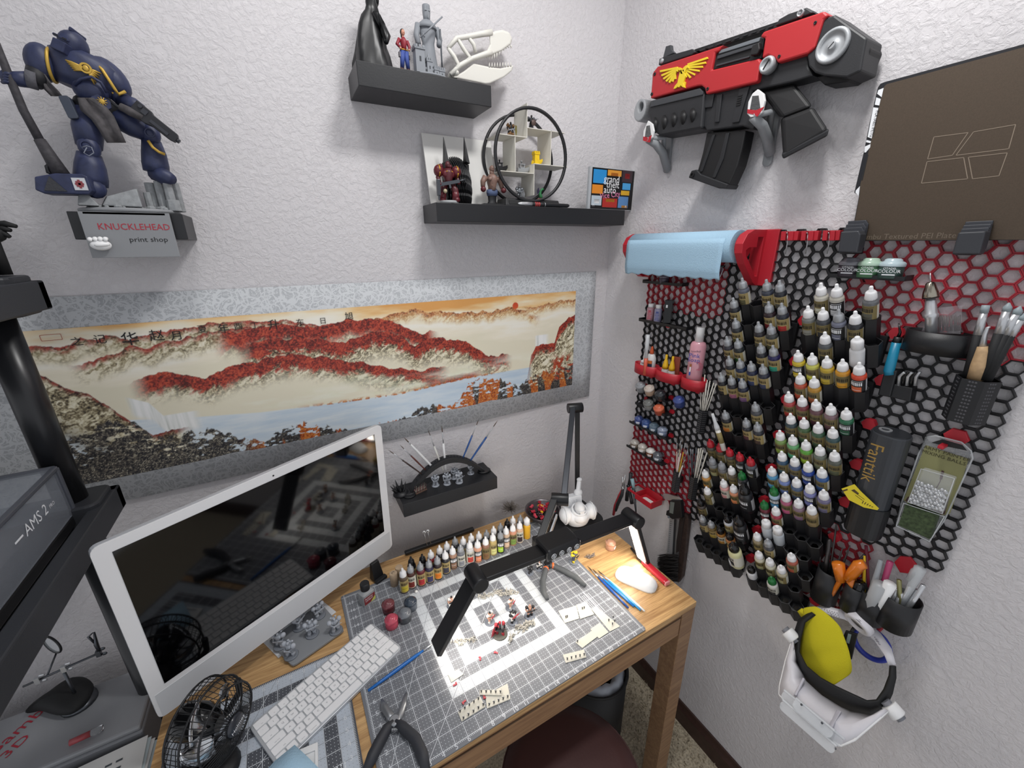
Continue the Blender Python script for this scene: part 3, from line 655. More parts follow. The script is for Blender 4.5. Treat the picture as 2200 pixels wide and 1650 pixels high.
for i,(x,y,w,h) in enumerate([(985,1030,70,190),(1040,1020,60,200),(1095,1018,60,195),(1145,1030,50,150),(960,1090,50,120),(1120,1140,90,70),(1165,1160,60,60)]):
 c_=S(x,y+h*.45,.055+.01*(i%3));z1=S(x,y,c_.y*-1).z;z1=max(z1,ST0+.02)
 rb.prism([(c_.x+p[0],c_.y+p[1]) for p in circ(w*.00013,7,a0=i)],ST0+.006,z1,top=[(c_.x+p[0]*.92,c_.y+p[1]*.9) for p in circ(w*.00013,7,a0=i)])
part('rubble',rb,RUB,stat,bev=.001)
rb=MB()
for i in range(46):
 a=rg.uniform(0,6.28);r_=math.sqrt(rg.random());c_=Vector((stc.x+.062*r_*math.cos(a),stc.y+.006+.045*r_*math.sin(a),ST0+.008))
 s_=rg.uniform(.003,.008);rock(rb,c_-Vector((s_,s_,s_*.8)),c_+Vector((s_,s_,s_*.9)),i)
rb.sm=[False]*len(rb.sm)
part('rubble',rb,RUB,stat)
rb=MB()
rb.hull8([S(660,1175,.10),S(920,1185,.10),S(920,1190,.05),S(650,1180,.05)],[S(690,1115,.095),S(880,1065,.09),S(890,1065,.055),S(680,1120,.055)])
rb.hull8([S(500,1170,.11),S(645,1178,.11),S(640,1180,.05),S(500,1175,.05)],[S(505,1100,.10),S(560,1092,.10),S(565,1095,.055),S(505,1105,.055)])
part('rubble_slab',rb,RUB,stat,bev=.002)
def seg(mb,pts,rs,n=14):return mb.tube([S(*p) for p in pts],rs,n)
def leg_parts(hip,knee,ank,foot,r):
 part('thigh',seg(MB(),[hip,((hip[0]+knee[0])/2,(hip[1]+knee[1])/2,(hip[2]+knee[2])/2),knee],[r*.9,r*1.06,r*.86]),ARM,stat)
 part('knee_pad',MB(T(S(knee[0],knee[1],knee[2]+.007))).ell((0,0,0),(r*.78,r*.62,r*.95),14,9).ring(circ(r*.42,16),circ(r*.33,16),-.001,.001,M=T((0,-r*.60,0))@RX(R(90))),ARM,stat)
 part('greave',seg(MB(),[(knee[0],knee[1]+40,knee[2]),((knee[0]+ank[0])/2,(knee[1]+ank[1])/2,(knee[2]+ank[2])/2),((knee[0]+4*ank[0])/5,(knee[1]+4*ank[1])/5,ank[2]),ank],[r*.80,r*1.04,r*1.14,r*1.10]),ARM,stat)
 p=S(*ank);q=S(*foot)
 part('boot',MB().tube([p,p.lerp(q,.55)+Vector((0,0,-.002)),q],[r*.95,r*.8,r*.5],12),ARM,stat)
leg_parts((560,560,.068),(575,800,.075),(590,1040,.075),(630,1085,.098),.0195)
leg_parts((720,600,.062),(975,715,.062),(1010,960,.062),(1110,1005,.085),.0175)
part('gold_wreath',seg(MB(),[(955,757,.086),(985,800,.087),(1025,830,.086),(1063,845,.083)],.0026,6),GT,stat)
part('omega_mark',seg(MB(),[(530,800,.104),(560,790,.105),(590,800,.105),(605,835,.105),(575,855,.106),(540,835,.106),(560,800,.105)],.0008,5),mat('mark_gray','#7a7f8c',.5),stat)
part('pelvis',MB().ell(S(620,540,.066),(.030,.022,.02),16,9),DRK,stat)
part('abdomen',MB().ell(S(590,430,.078),(.0245,.02,.021),18,10),ARM,stat)
tor=MB();tc_=S(545,330,.070)
tor.lathe([(.030,-.026),(.040,-.012),(.046,.006),(.043,.020),(.030,.030)],22,T(tc_)@RY(R(18)),sy=.62)
part('breastplate',tor,ARM,stat)
part('plastron_rim',seg(MB(),[(480,400,.094),(520,360,.1),(590,345,.102),(650,380,.099),(690,450,.094)],.0022,8),ARM,stat)
wg=MB()
for sx,x0,y0 in ((-1,530,290),(1,575,305)):
 for k in range(6):
  a=S(x0,y0+k*4-8,.1025);e_=S(x0+sx*(125-13*k)*(1 if sx<0 else .62),y0-(60 if sx<0 else -10)+k*15+(10 if sx>0 else 0),.094)
  wg.tube([a,(a+e_)/2+Vector((0,-.002,0)),e_],[.0016,.0018,.0006],6)
wg.ring(circ(.0075,16),circ(.005,16),-.001,.0015,M=frame(S(553,290,.1025),(1,0,0),(0,0,1)))
wg.ell(S(553,290,.1035),(.0038,.002,.0045))
part('gold_wings',wg,GT,stat)
hc=S(470,160,.078)
HMt=T(hc)@RY(R(28))@RZ(R(-28))
hm=MB(HMt);hm.ell((0,0,.004),(.0165,.0205,.020),18,11);hm.box((.002,-.016,-.010),(.020,.014,.016));hm.box((0,-.0195,.003),(.024,.004,.004));hm.box((.0,-.0,.023),(.004,.026,.006))
part('helmet',hm,ARM,stat,bev=.0015)
part('visor',MB(HMt).box((-.006,-.0206,.0028),(.007,.002,.0022)).box((.007,-.0206,.0028),(.007,.002,.0022)),DRK,stat)
part('collar',MB(T(S(490,225,.07))@RY(R(20))).lathe([(.022,-.006),(.025,.002),(.02,.008)],18,sy=.75),DRK,stat)
def pauldron(x,y,d,rx,rz,tilt,band):
 M_=T(S(x,y,d))@RY(tilt)
 part('pauldron',MB(M_).ell((0,0,0),(rx,rx*1.05,rz),18,11),ARM,stat)
 part('gold_trim',MB(M_).tube([(band*rx*.62+band*.003*math.sin(i*math.pi/12)*0,rx*.90*math.cos(i*math.pi/12),rz*.86*math.sin(i*math.pi/12)) for i in range(24)],.0023,6,closed=True),GT,stat)
pauldron(268,255,.075,.0195,.027,R(8),1)
pauldron(715,355,.064,.021,.032,R(-30),-1)
part('gold_trim',seg(MB(),[(612,252,.088),(660,300,.093),(705,370,.093),(740,425,.09),(765,458,.086),(808,440,.082)],.0024,6),GT,stat)
part('upper_arm',seg(MB(),[(255,280,.07),(235,350,.085),(215,385,.09)],[.014,.013,.011]),DRK,stat)
part('fur_cuff',seg(MB(),[(240,375,.09),(170,355,.092)],[.0125,.0125]),mat('fur','#5a5a60',.9,bump=1,bscale=300),stat)
part('forearm',seg(MB(),[(190,365,.092),(110,360,.092),(70,352,.092)],[.011,.010,.0085]),ARM,stat)
gl=MB()
part('gauntlet',gl.ell(S(48,350,.092),(.0085,.009,.010)),ARM,stat)
for k in range(4):part('finger',seg(MB(),[(75,325+k*17,.098),(45,325+k*17,.1025),(15,330+k*17,.096)],[.0028,.0030,.0024],8),ARM,stat)
part('upper_arm',seg(MB(),[(740,440,.062),(800,500,.068)],[.0145,.013]),ARM,stat)
part('forearm',seg(MB(),[(790,500,.068),(860,530,.08),(905,555,.09)],[.012,.0125,.010]),ARM,stat)
part('gauntlet',MB().ell(S(905,575,.094),(.010,.009,.009)),DRK,stat)
part('hammer_haft',seg(MB(),[(-30,120,.1),(50,320,.098),(150,560,.098),(260,760,.098)],[.0048,.0052,.0056,.006],10),HFT,stat)
part('hammer_wrap',seg(MB(),[(255,750,.098),(330,870,.098),(395,975,.098)],[.0072,.0092,.0115],10),HFT,stat)
part('hammer_strap',seg(MB(),[(330,905,.1),(300,925,.102),(310,960,.102),(345,975,.1)],.003,6),DRK,stat)
HD=frame(S(430,1045,.102),S(560,1050,.102)-S(300,1045,.102),Vector((.12,0,1)))
part('hammer_head',MB(HD).prism([(-.035,-.009),(-.026,-.0145),(.028,-.0145),(.034,-.009),(.034,.0125),(.028,.016),(-.004,.016),(-.03,.010)],-.0165,.0165),ARM,stat,bev=.0018)
part('head_plate',MB(HD).prism([(-.024,-.010),(.003,-.011),(-.012,.011)],.0165,.0185),mat('plate_black','#34353a',.5,bump=1,bscale=420),stat)
part('white_square',MB(HD).box((.0215,.0005,.0172),(.0165,.0185,.0014)),mat('white_tile','#c9cbcf',.6),stat)
cr=MB(HD);cr.box((.0215,.0005,.0181),(.003,.013,.0006));cr.box((.0215,.0005,.0181),(.011,.003,.0006))
for k in range(4):cr.box((.0215+.004*math.cos(R(45+90*k)),.0005+.004*math.sin(R(45+90*k)),.0181),(.003,.003,.0006))
part('red_cross',cr,mat('mark_red','#8c3f45',.6),stat)
tb_=[]
for (xl,yl,xr,yr) in ((500,480,600,480),(520,560,690,545),(590,620,735,600),(640,690,770,680),(690,770,812,770)):
 tb_.append([S(xl+(xr-xl)*j/6,yl+(yr-yl)*j/6,.094+.003*math.sin(j*1.6)) for j in range(7)])
part('tabard',MB().grid(tb_),CLO,stat,solid=.0012)
tb_=[]
for (xl,yl,xr,yr) in ((225,290,290,330),(240,350,330,390),(280,420,380,440),(330,470,400,470)):
 tb_.append([S(xl+(xr-xl)*j/4,yl+(yr-yl)*j/4,.088+.003*math.sin(j*2)) for j in range(5)])
part('torn_cloth',MB().grid(tb_),CLO,stat,solid=.0012)
part('pouch',MB(frame(S(455,550,.085),(1,0,.15),(-.1,0,1))).prism(rrect(.013,.032,.003),-.009,.009),mat('pouch','#39404e',.6),stat,bev=.001)
part('belt_plate',MB(frame(S(655,508,.092),S(720,540,.092)-S(600,480,.092),(0,0,1))).prism([(-.013,-.002),(-.010,.008),(.010,.008),(.013,-.002),(.009,-.008),(-.009,-.008)],-.002,.002),ARM,stat,bev=.0006)
st_=MB(frame(S(658,503,.0945),(1,0,-.3),(0,0,1)))
st_.ell((0,0,0),(.0035,.0035,.0012))
for k in range(10):st_.tube([(0,0,0),(.0068*math.cos(k*.628),.0068*math.sin(k*.628),.0)],[.0009,.0005],5)
part('gold_star',st_,GT,stat)
part('belt_strap',seg(MB(),[(690,485,.090),(760,540,.094),(850,570,.094)],.0028,6),DRK,stat)
PG=frame(S(1010,640,.098),S(1130,735,.098)-S(890,545,.098),(0,0,1))
pm=mat('pistol_black','#202126',.5)
part('pistol',MB(PG).prism([(-.034,-.008),(-.034,.009),(-.012,.009),(-.008,.0065),(.030,.0065),(.034,.002),(.034,-.008),(.026,-.010),(.0,-.010),(-.010,-.014),(-.018,-.014)],-.006,.006),pm,stat,bev=.001)
part('pistol_detail',MB(PG).box((-.018,.001,.0065),(.008,.008,.002)).box((.008,-.0045,.0065),(.028,.005,.002)).cyl((.030,-.002,0),(.038,-.002,0),.0036,n=10).cyl((-.026,.004,.006),(-.026,.004,.0085),.003,n=10),mat('pistol_edge','#33353c',.45),stat)
part('holster',seg(MB(),[(775,535,.1),(840,570,.102),(920,610,.1)],[.0055,.007,.0055],8),CLO,stat)
def mini(M,h,pose=0,robe=False,gun=True,pads=.105,seed=0,base_r=.26,bulky=1.0):
 """builders for a small standing figure of height h on a round base, facing -y"""
 rg=random.Random(seed);Q=M@Matrix.Scale(h,4);b={k:MB(Q) for k in ('body','armor','head','weapon','base')}
 w=bulky
 b['base'].lathe([(base_r,.0),(base_r*.93,.055),(base_r*.9,.06)],20)
 st=(.10,.12,.09)[pose%3]
 for sx,fy in ((-1,-.05 if pose!=1 else .06),(1,.04 if pose!=1 else -.1)):
  b['body'].tube([(sx*.06,0,.47),(sx*(st+.015),fy*.9-.03,.30),(sx*(st+.03),fy,.10)],[.075*w,.075*w,.068*w],8)
  b['armor'].tube([(sx*(st+.015),fy*.9-.035,.27),(sx*(st+.03),fy,.09)],[.07*w,.088*w],8)
  b['armor'].tube([(sx*(st+.03),fy+.03,.085),(sx*(st+.045),fy-.10,.08)],[.06*w,.05*w],8)
 b['body'].tube([(0,0,.42),(0,-.01,.54),(0,-.01,.68),(0,0,.78)],[.11*w,.115*w,.15*w,.11*w],10,flat=(1,.8))
 b['armor'].ell((0,-.05,.66),(.15*w,.09*w,.1*w),12,7)
 if robe:b['armor'].lathe([(.2,.08),(.16,.3),(.12,.5)],12,sy=.75)
 b['head'].ell((0,-.03,.87),(.066,.075,.085),12,8);b['head'].box((0,-.095,.845),(.06,.03,.05))
 for sx in (-1,1):
  b['armor'].ell((sx*.2*w,0,.73),(pads,pads*1.05,pads*1.1),12,7)
 el=[((.25,-.03,.6),(.16,-.2,.56)),((.26,.02,.58),(.22,-.16,.48)),((.27,-.02,.6),(.28,-.18,.66))][pose%3]
 er=[((-.25,-.03,.6),(-.1,-.22,.52)),((-.26,.0,.58),(-.25,-.1,.42)),((-.26,0,.58),(-.18,-.2,.55))][pose%3]
 for (e_,hnd),sx in ((el,1),(er,-1)):b['body'].tube([(sx*.2,0,.72),e_,hnd],[.05,.055,.045],8);b['armor'].ell(hnd,.048)
 if gun:
  a=Vector(er[1])+Vector((-.06,.0,-.02));c_=Vector(el[1])+Vector((.1,-.06,.04));d_=c_-a
  G_=frame(a,d_,(0,0,1));L_=d_.length
  b['weapon'].box((L_*.45,0,0),(L_*.8,.075,.05),G_).box((L_*.45,-.07,0),(.05,.1,.04),G_).cyl((L_*.8,.01,0),(L_*1.1,.01,0),.018,n=6,M=G_)
 if bulky>1:b['armor'].box((0,.13,.72),(.2,.1,.2));[b['armor'].ell((sx*.12,.14,.86),.06) for sx in (-1,1)]
 return b
def mini_thing(name,label,cat,M,h,mats,group=None,**k):
 b=mini(M,h,**k);t=thing(name,label,cat,group=group,M=M)
 for key,m in mats.items():
  if b[key].v:part({'body':'body','armor':'armor','head':'helmet','weapon':'weapon','base':'base'}[key],b[key],m,t)
 return t
def C2(x,y,d):return bw(720+x*.190909,y*.190909,d)
black_fig=mat('figure_black','#17181a',.38)
rx_=C2(430,700,.062)
RP=T((rx_.x,rx_.y,ST1))@Matrix.Scale(.80,4)
rp_=thing('cloaked_figurine','tall black hooded cloaked figurine with a long staff','figurine',M=RP)
pts=[];rg=random.Random(4)
for (r_,z,ox) in ((.050,.0005,.0),(.049,.012,.0),(.043,.04,-.001),(.036,.07,-.001),(.030,.098,.001),(.024,.118,.004),(.0165,.132,.008),(.0145,.142,.010),(.017,.150,.012),(.0165,.162,.014),(.009,.171,.012),(.001,.174,.011)):
 row=[]
 for j in range(25):
  a=2*math.pi*j/24;f=1+(.12*math.sin(5*a+z*30)+.07*math.sin(11*a+z*60))*max(0,1-z/.17)
  row.append((ox+r_*f*math.cos(a),r_*f*.72*math.sin(a),z))
 pts.append(row)
part('robe',MB(RP).grid(pts),black_fig,rp_)
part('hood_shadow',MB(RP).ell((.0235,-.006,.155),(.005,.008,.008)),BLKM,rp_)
part('sleeve',MB(RP).tube([(.010,-.016,.122),(.026,-.024,.098),(.014,-.032,.118)],[.008,.010,.005],10).tube([(.02,-.01,.12),(.036,-.022,.075),(.03,-.034,.058)],[.009,.011,.006],10),black_fig,rp_)
part('staff',MB(RP).tube([(.004,-.036,.2),(.012,-.036,.135),(.030,-.036,.06)],.0022,8),black_fig,rp_)
kx=C2(790,770,.075);KM_=T((kx.x,kx.y,ST1))@RZ(R(10))
wo=thing('woman_figurine','small figurine in a red jacket and blue jeans, standing','figurine',M=KM_);h=.083
def hs(mb):mb.M=KM_@Matrix.Scale(h,4);return mb
skin=mat('figure_skin','#c98f78',.6)
part('jeans',hs(MB()).tube([(-.05,0,.5),(-.07,-.01,.3),(-.08,.02,.14)],[.075,.058,.048],10).tube([(.05,0,.5),(.06,-.02,.3),(.085,.0,.14)],[.075,.058,.048],10).ell((0,0,.5),(.1,.07,.07)),mat('jeans_blue','#3b4f94',.7),wo)
part('boots',hs(MB()).tube([(-.08,.02,.15),(-.082,.02,.02),(-.09,-.06,.02)],[.05,.042,.035],8).tube([(.085,0,.15),(.09,0,.02),(.1,-.08,.02)],[.05,.042,.035],8),mat('boot_brown','#4a2a22',.6),wo)
part('jacket',hs(MB()).tube([(0,0,.52),(0,-.005,.62),(0,-.01,.72),(0,0,.8)],[.085,.09,.115,.06],12,flat=(1,.75)).tube([(-.1,0,.76),(-.17,.02,.64),(-.11,-.05,.55)],[.045,.042,.035],8).tube([(.1,0,.76),(.16,.0,.64),(.12,-.05,.56)],[.045,.042,.035],8),mat('jacket_red','#8a2230',.5),wo)
part('belt',hs(MB()).tube([(.1*math.cos(i*.524),.07*math.sin(i*.524),.53) for i in range(12)],.016,6,closed=True),GOLD,wo)
part('face',hs(MB()).ell((0,-.012,.91),(.052,.056,.07),12,9).cyl((0,0,.78),(0,0,.86),.026,n=8).ell((0,-.068,.9),(.008,.012,.01)).ell((-.12,-.06,.54),.03).ell((.12,-.06,.55),.03),skin,wo)
part('hair',hs(MB()).ell((0,.012,.925),(.062,.062,.076),12,9).tube([(.0,.06,.93),(.01,.07,.84),(.02,.05,.76)],[.035,.03,.01],8),mat('hair_dark','#26201f',.6),wo)
part('holster',hs(MB()).box((-.13,0,.42),(.05,.07,.12)).box((.135,.0,.4),(.04,.06,.1)),mat('holster','#6e6a70',.6),wo,bev=.001)
gx=C2(1065,770,.052);GM=T((gx.x,gx.y,ST1));kn=thing('knight_figurine','gray knight figurine in a flat-topped helm with sword and shield','figurine',M=GM)
stone=mat('resin_gray','#83878d',.6)
h=C2(1025,60,.052).z-ST1
def hk(mb):mb.M=GM@Matrix.Scale(h,4);return mb
pts=[]
for (r_,z) in ((.17,.002),(.15,.12),(.12,.3),(.1,.45),(.095,.52),(.12,.62),(.125,.72),(.07,.8)):
 pts.append([(r_*(1+(.09*math.sin(7*2*math.pi*j/24) if z<.5 else 0))*math.cos(2*math.pi*j/24),r_*.7*math.sin(2*math.pi*j/24),z) for j in range(25)])
part('surcoat',hk(MB()).grid(pts),stone,kn)
part('helm',hk(MB()).lathe([(.05,.80),(.055,.86),(.06,.9),(.058,.99),(.056,1.0)],14).box((0,-.06,.9),(.012,.01,.15)).box((0,-.06,.92),(.09,.008,.014)),stone,kn)
part('mantle',hk(MB()).lathe([(.15,.70),(.13,.76),(.07,.81)],16,sy=.75),stone,kn)
part('arm',hk(MB()).tube([(-.14,0,.74),(-.18,.0,.6),(-.18,-.07,.46)],[.05,.045,.04],10),stone,kn)
part('arm',hk(MB()).tube([(.14,0,.74),(.19,.0,.6),(.15,-.07,.5)],[.05,.045,.04],10),stone,kn)
part('sword',MB().tube([C2(960,420,.085),C2(1205,190,.085)],.0018,6).tube([C2(985,370,.085),C2(1010,420,.085)],.0016,6),stone,kn)
part('shield',hk(MB()).prism([(-.09,.72),(.09,.72),(.1,.5),(.06,.3),(0,.2),(-.06,.3),(-.1,.5)],-.012,.012,M=T((.215,.02,0))@RZ(R(70))@RX(R(90))),mat('resin_dark','#5b5f65',.6),kn)
cx_=C2(1080,800,.088);CM=T((cx_.x,cx_.y,ST1))
ca=thing('castle_model','small gray castle with towers on an oval base, before the knight','model',M=CM)
part('oval_base',MB(CM).lathe([(.036,0),(.037,.002),(.035,.004)],28,sy=.45),stone,ca)
def tower(mb,x,y,w,z1,n=3):
 mb.box((x,y,z1/2+.003),(w,w,z1));mb.box((x,y,z1+.002),(w*1.18,w*1.18,.003))
 for i in range(n):
  for j in (-1,1):mb.box((x+(i-(n-1)/2)*w*1.1/n,y+j*w*.52,z1+.0055),(w*.24,w*.18,.005));mb.box((x+j*w*.52,y+(i-(n-1)/2)*w*1.1/n,z1+.0055),(w*.18,w*.24,.005))
 mb.m=1;mb.box((x,y-w*.5,z1*.62),(w*.2,.001,z1*.2));mb.m=0
for x,w,z1 in ((-.026,.020,.044),(-.004,.012,.026),(.012,.011,.013),(.024,.012,.012)):
 mb=MB(CM);tower(mb,x,0,w,z1);part('tower',mb,[stone,mat('window_dark','#3d4045',.7)],ca)
part('spire',MB(CM).lathe([(.0055,.030),(.0035,.036),(.0008,.044)],10,T((-.004,0,0))),stone,ca)
mb=MB(CM);mb.box((0,-.001,.008),(.05,.006,.016));mb.m=1
for x in (-.012,.004,.018):mb.box((x,-.0042,.008),(.005,.001,.008))
part('curtain_wall',mb,[stone,mat('window_dark','#3d4045')],ca)
bone=mat('bone_white','#d6d4cc',.6)
sk=thing('dinosaur_skull','white toothy dinosaur skull model overhanging the shelf end','model',C2(1560,930,.06))
sk.location.z=ST1;WM[sk.name]=T(sk.location)
def bonetube(px_,d,rs,n=8):return MB().tube([C2(x,y,d) for x,y in px_],rs,n)
def both(name,px_,rs):
 for d in (.040,.082):part(name,bonetube(px_,d+(.0 if d<.05 else .0),rs),bone,sk)
both('skull_bar',[(1375,430),(1450,560),(1520,650),(1440,720)],[.004,.0045,.005,.004])
both('skull_bar',[(1500,420),(1560,500),(1580,590)],[.004,.0045,.004])
both('skull_bar',[(1270,540),(1340,640),(1390,730),(1330,830)],[.004,.005,.005,.004])
both('skull_bar',[(1300,840),(1400,740),(1540,660),(1690,610),(1760,590)],[.0045,.005,.005,.006,.006])
both('skull_bar',[(1270,545),(1370,430),(1500,412),(1640,385),(1760,365)],[.004,.005,.0055,.006,.007])
def sheet(px_,d0,d1):
 n_=len(px_);vs=[C2(x,y,d0) for x,y in px_]+[C2(x,y,d1) for x,y in px_]
 return MB().add(vs,[tuple(range(n_)),tuple(range(2*n_-1,n_-1,-1))]+[(i,n_+i,n_+(i+1)%n_,(i+1)%n_) for i in range(n_)])
part('snout',sheet([(1735,385),(1800,350),(1880,335),(1960,365),(1995,440),(1975,500),(1880,570),(1760,620),(1690,600),(1740,500)],.040,.084),bone,sk,bev=.004,seg=3)
part('skull_roof',sheet([(1370,425),(1500,400),(1740,360),(1740,385),(1500,425),(1380,445)],.036,.086),bone,sk,bev=.002)
part('lower_jaw',sheet([(1310,868),(1370,850),(1450,800),(1560,715),(1650,735),(1740,755),(1860,770),(2010,735),(1985,800),(1900,868),(1740,940),(1690,945)],.041,.081),bone,sk,bev=.003)
for d in (.042,.080):
 for i in range(11):
  x=1705+i*27;y=600-i*9;L_=60+40*math.sin(i*.55)
  part('tooth',bonetube([(x,y),(x+6,y+L_*.6),(x+2,y+L_)],d,[.0024,.0018,.0004],6),bone,sk)
 for i in range(9):
  x=1735+i*30;y=755-i*1;part('tooth',bonetube([(x,y),(x+2,y-50)],d,[.0022,.0004],6),bone,sk)
part('jaw_joint',MB().ell(C2(1330,850,.061),(.011,.026,.010)),bone,sk)
# ================================================================ middle shelf
def C3(x,y,d):return bw(880+x*.227273,200+y*.227273,d)
a,b_=C3(112,375,.012),C3(162,1050,.05);c_=C3(700,435,.012)
bd=MB();x0,x1=a.x,c_.x+.02;zt=a.z
bd.hull8([Vector((x0,-.050,ST2+.0003)),Vector((x1,-.050,ST2+.0003)),Vector((x1,-.046,ST2+.0003)),Vector((x0,-.046,ST2+.0003))],[Vector((x0,-.012,zt)),Vector((x1,-.012,zt)),Vector((x1,-.008,zt)),Vector((x0,-.008,zt))])
solo('backing_board','plain white board leaning on the wall behind the layered mask','board',bd,mat('board_white','#dddcd8',.5))
FD_,RD_=.098,.030
rc=C3(1157,512,FD_);rR=(C3(1157,55,FD_).z-C3(1157,970,FD_).z)/2;rc.z=ST2+.012+rR*.985
rd=thing('round_display_stand','round black ringed display stand with white inner shelves','display stand',(rc.x,-.065,ST2))
ringm=mat('ring_black','#1b1c1f',.5)
for d in (FD_,RD_):
 F_=frame((rc.x,-d,rc.z),(1,0,0),(0,0,1));part('ring',MB(F_).ring(circ(rR,56),circ(rR-.0065,56),-.003,.003,smooth=True),ringm,rd)
ivory=mat('ivory_shelf','#d9d6cc',.6)
def plate(xa,ya,xb,yb):
 p,q=C3(xa,ya,FD_),C3(xb,yb,FD_)
 if abs(xa-xb)<20:q.x=p.x=(p.x+q.x)/2;c=((p.x),-(FD_+RD_)/2,(p.z+q.z)/2);d=(.0016,FD_-RD_-.001,abs(p.z-q.z))
 else:z=(p.z+q.z)/2;c=((p.x+q.x)/2,-(FD_+RD_)/2,z);d=(abs(p.x-q.x),FD_-RD_-.001,.0016)
 part('shelf_plate',MB().box(c,d),ivory,rd);return c
plate(1112,92,1112,415);h1=plate(835,388,1112,412);plate(1000,412,1000,745);h2=plate(1112,330,1470,372)
plate(1337,355,1337,685);h3=plate(1178,672,1498,694);plate(1178,672,1178,965);h4=plate(860,738,1178,756)
p,q=C3(905,960,.1),C3(1425,980,.1)
part('foot',MB().hull8([Vector((p.x,-.103,ST2+.0003)),Vector((q.x,-.103,ST2+.0003)),Vector((q.x,-.025,ST2+.0003)),Vector((p.x,-.025,ST2+.0003))],[Vector((p.x+.004,-.096,ST2+.018)),Vector((q.x-.004,-.096,ST2+.018)),Vector((q.x-.004,-.03,ST2+.018)),Vector((p.x+.004,-.03,ST2+.018))]),ringm,rd,bev=.001)
part('foot_panel',MB(frame(((p.x+q.x)/2,-.1005,ST2+.0085),(1,0,0),(0,.35,1))).box((0,0,0),((q.x-p.x)*.88,.010,.001)),BLKM,rd)
zb=ST2+.0185
gdark=mat('mini_dark','#2a2a2c',.55,metal=.2);gsil=mat('mini_silver','#8d9196',.35,metal=.7);gbr=mat('mini_bronze','#7a5a3a',.5,metal=.4)
def at3(x,d,z):v=C3(x,500,d);return T((v.x,v.y,z))
h_=.034
w1=mini_thing('warrior_figurine','tiny dark and gold warrior in the upper left display cell','figurine',at3(955,.075,h1[2]+.0009),.036,{'base':BLKM,'body':gdark,'armor':gbr,'head':gdark,'weapon':gsil},pose=1,robe=True,seed=1,bulky=1.1)
mb=MB(at3(1005,.082,h1[2]+.015));mb.prism([(-.004,.012),(.004,.012),(.005,0),(0,-.012),(-.005,0)],0,.0012,M=RX(R(90))@RY(R(35)));part('shield',mb,mat('shield_gold','#8a8048',.5,metal=.4),w1)
w2=mini_thing('dark_knight_figurine','tiny dark knight with a round shield in the top display cell','figurine',at3(1148,.07,h2[2]+.0009),.038,{'base':BLKM,'body':gdark,'armor':mat('mini_gunmetal','#55565c',.4,metal=.6),'head':gdark,'weapon':gsil},pose=2,robe=True,seed=2)
part('shield',MB(at3(1170,.084,h2[2]+.017)).lathe([(.0075,0),(.007,.0015),(.002,.003)],16,RX(R(90))),mat('shield_brown','#5d4d48',.5,metal=.3),w2)
def boat(name,label,M,s,m):
 t=thing(name,label,'model boat',M=M);k=MB(M@Matrix.Scale(s,4))
 sec=[]
 for x,w,z0,z1 in ((-.5,.20,.0,.34),(-.2,.25,0,.36),(.1,.24,.02,.40),(.35,.14,.10,.48),(.52,.01,.34,.56)):
  sec.append([(x,-w,z1),(x,-w*.85,(z0+z1)/2),(x,-w*.45,z0),(x,w*.45,z0),(x,w*.85,(z0+z1)/2),(x,w,z1),(x,w*.8,z1-.06),(x,-w*.8,z1-.06),(x,-w,z1)])
 k.grid(sec);k.add(sec[0][:8],[tuple(range(8))[::-1]]);part('hull',k,m,t)
 k=MB(M@Matrix.Scale(s,4))
 for x in (-.28,.04):
  for y in (-.15,.15):k.box((x,y,.48),(.05,.04,.34))
 k.box((-.12,0,.40),(.34,.30,.12));k.box((-.12,0,.67),(.44,.40,.05));part('cabin',k,m,t)
 part('chimney',MB(M@Matrix.Scale(s,4)).lathe([(.05,.69),(.05,.86),(.075,.86),(.075,.93)],12,T((-.16,0,0))),m,t)
 part('stern_box',MB(M@Matrix.Scale(s,4)).box((-.40,0,.38),(.12,.2,.1)),m,t);return t
boat('model_boat','black toy boat in the left display cell',at3(865,.07,h4[2]+.0009)@RZ(R(-15)),.032,BLK)
boat('model_boat','gray toy boat in the middle display cell',at3(1075,.072,h4[2]+.0009)@RZ(R(-10)),.034,mat('boat_gray','#9a9da0',.5))
yt=boat('model_boat','bright yellow toy boat with a castle tower on top',at3(1205,.07,h3[2]+.0009)@RZ(R(-30)),.030,YEL)
Yx=at3(1195,.07,h3[2]+.0009)
mb=MB(Yx);tower(mb,0,0,.014,.026);mb.mi=[0]*len(mb.mi);part('castle_tower',mb,YEL,yt)
w3=mini_thing('silver_knight_figurine','tiny silver knight with a broad cape in lower left display cell','figurine',at3(1035,.07,zb),.036,{'base':gdark,'body':gsil,'armor':gsil,'head':gsil,'weapon':gsil},pose=0,seed=3,bulky=1.1)
part('cape',MB(at3(1060,.066,zb+.004)).grid([[(-.008,.004,.028),(0,.006,.029),(.008,.004,.027)],[(-.004,.006,.012),(.004,.008,.012),(.013,.004,.012)],[(.0,.006,.0),(.007,.008,.0),(.013,.005,.002)]]),mat('cape_gray','#a5a7aa',.6),w3,solid=.0008)
dgM=at3(1240,.07,zb);dr=thing('dragon_figurine','tiny green dragon with dark wings on a red mound','figurine',M=dgM);grn=mat('dragon_green','#2f7a48',.5)
part('mound',MB(dgM).lathe([(.011,0),(.010,.004),(.004,.006)],12),mat('mound_red','#8b5a50',.8,bump=1),dr)
part('body',MB(dgM).tube([(.004,0,.006),(.001,0,.012),(-.001,0,.019),(.002,-.001,.026),(.006,-.003,.030),(.010,-.004,.029)],[.0045,.0055,.0042,.003,.0032,.0012],8).tube([(.004,0,.008),(.009,.002,.006),(.012,-.004,.0055)],[.003,.002,.0006],6),grn,dr)
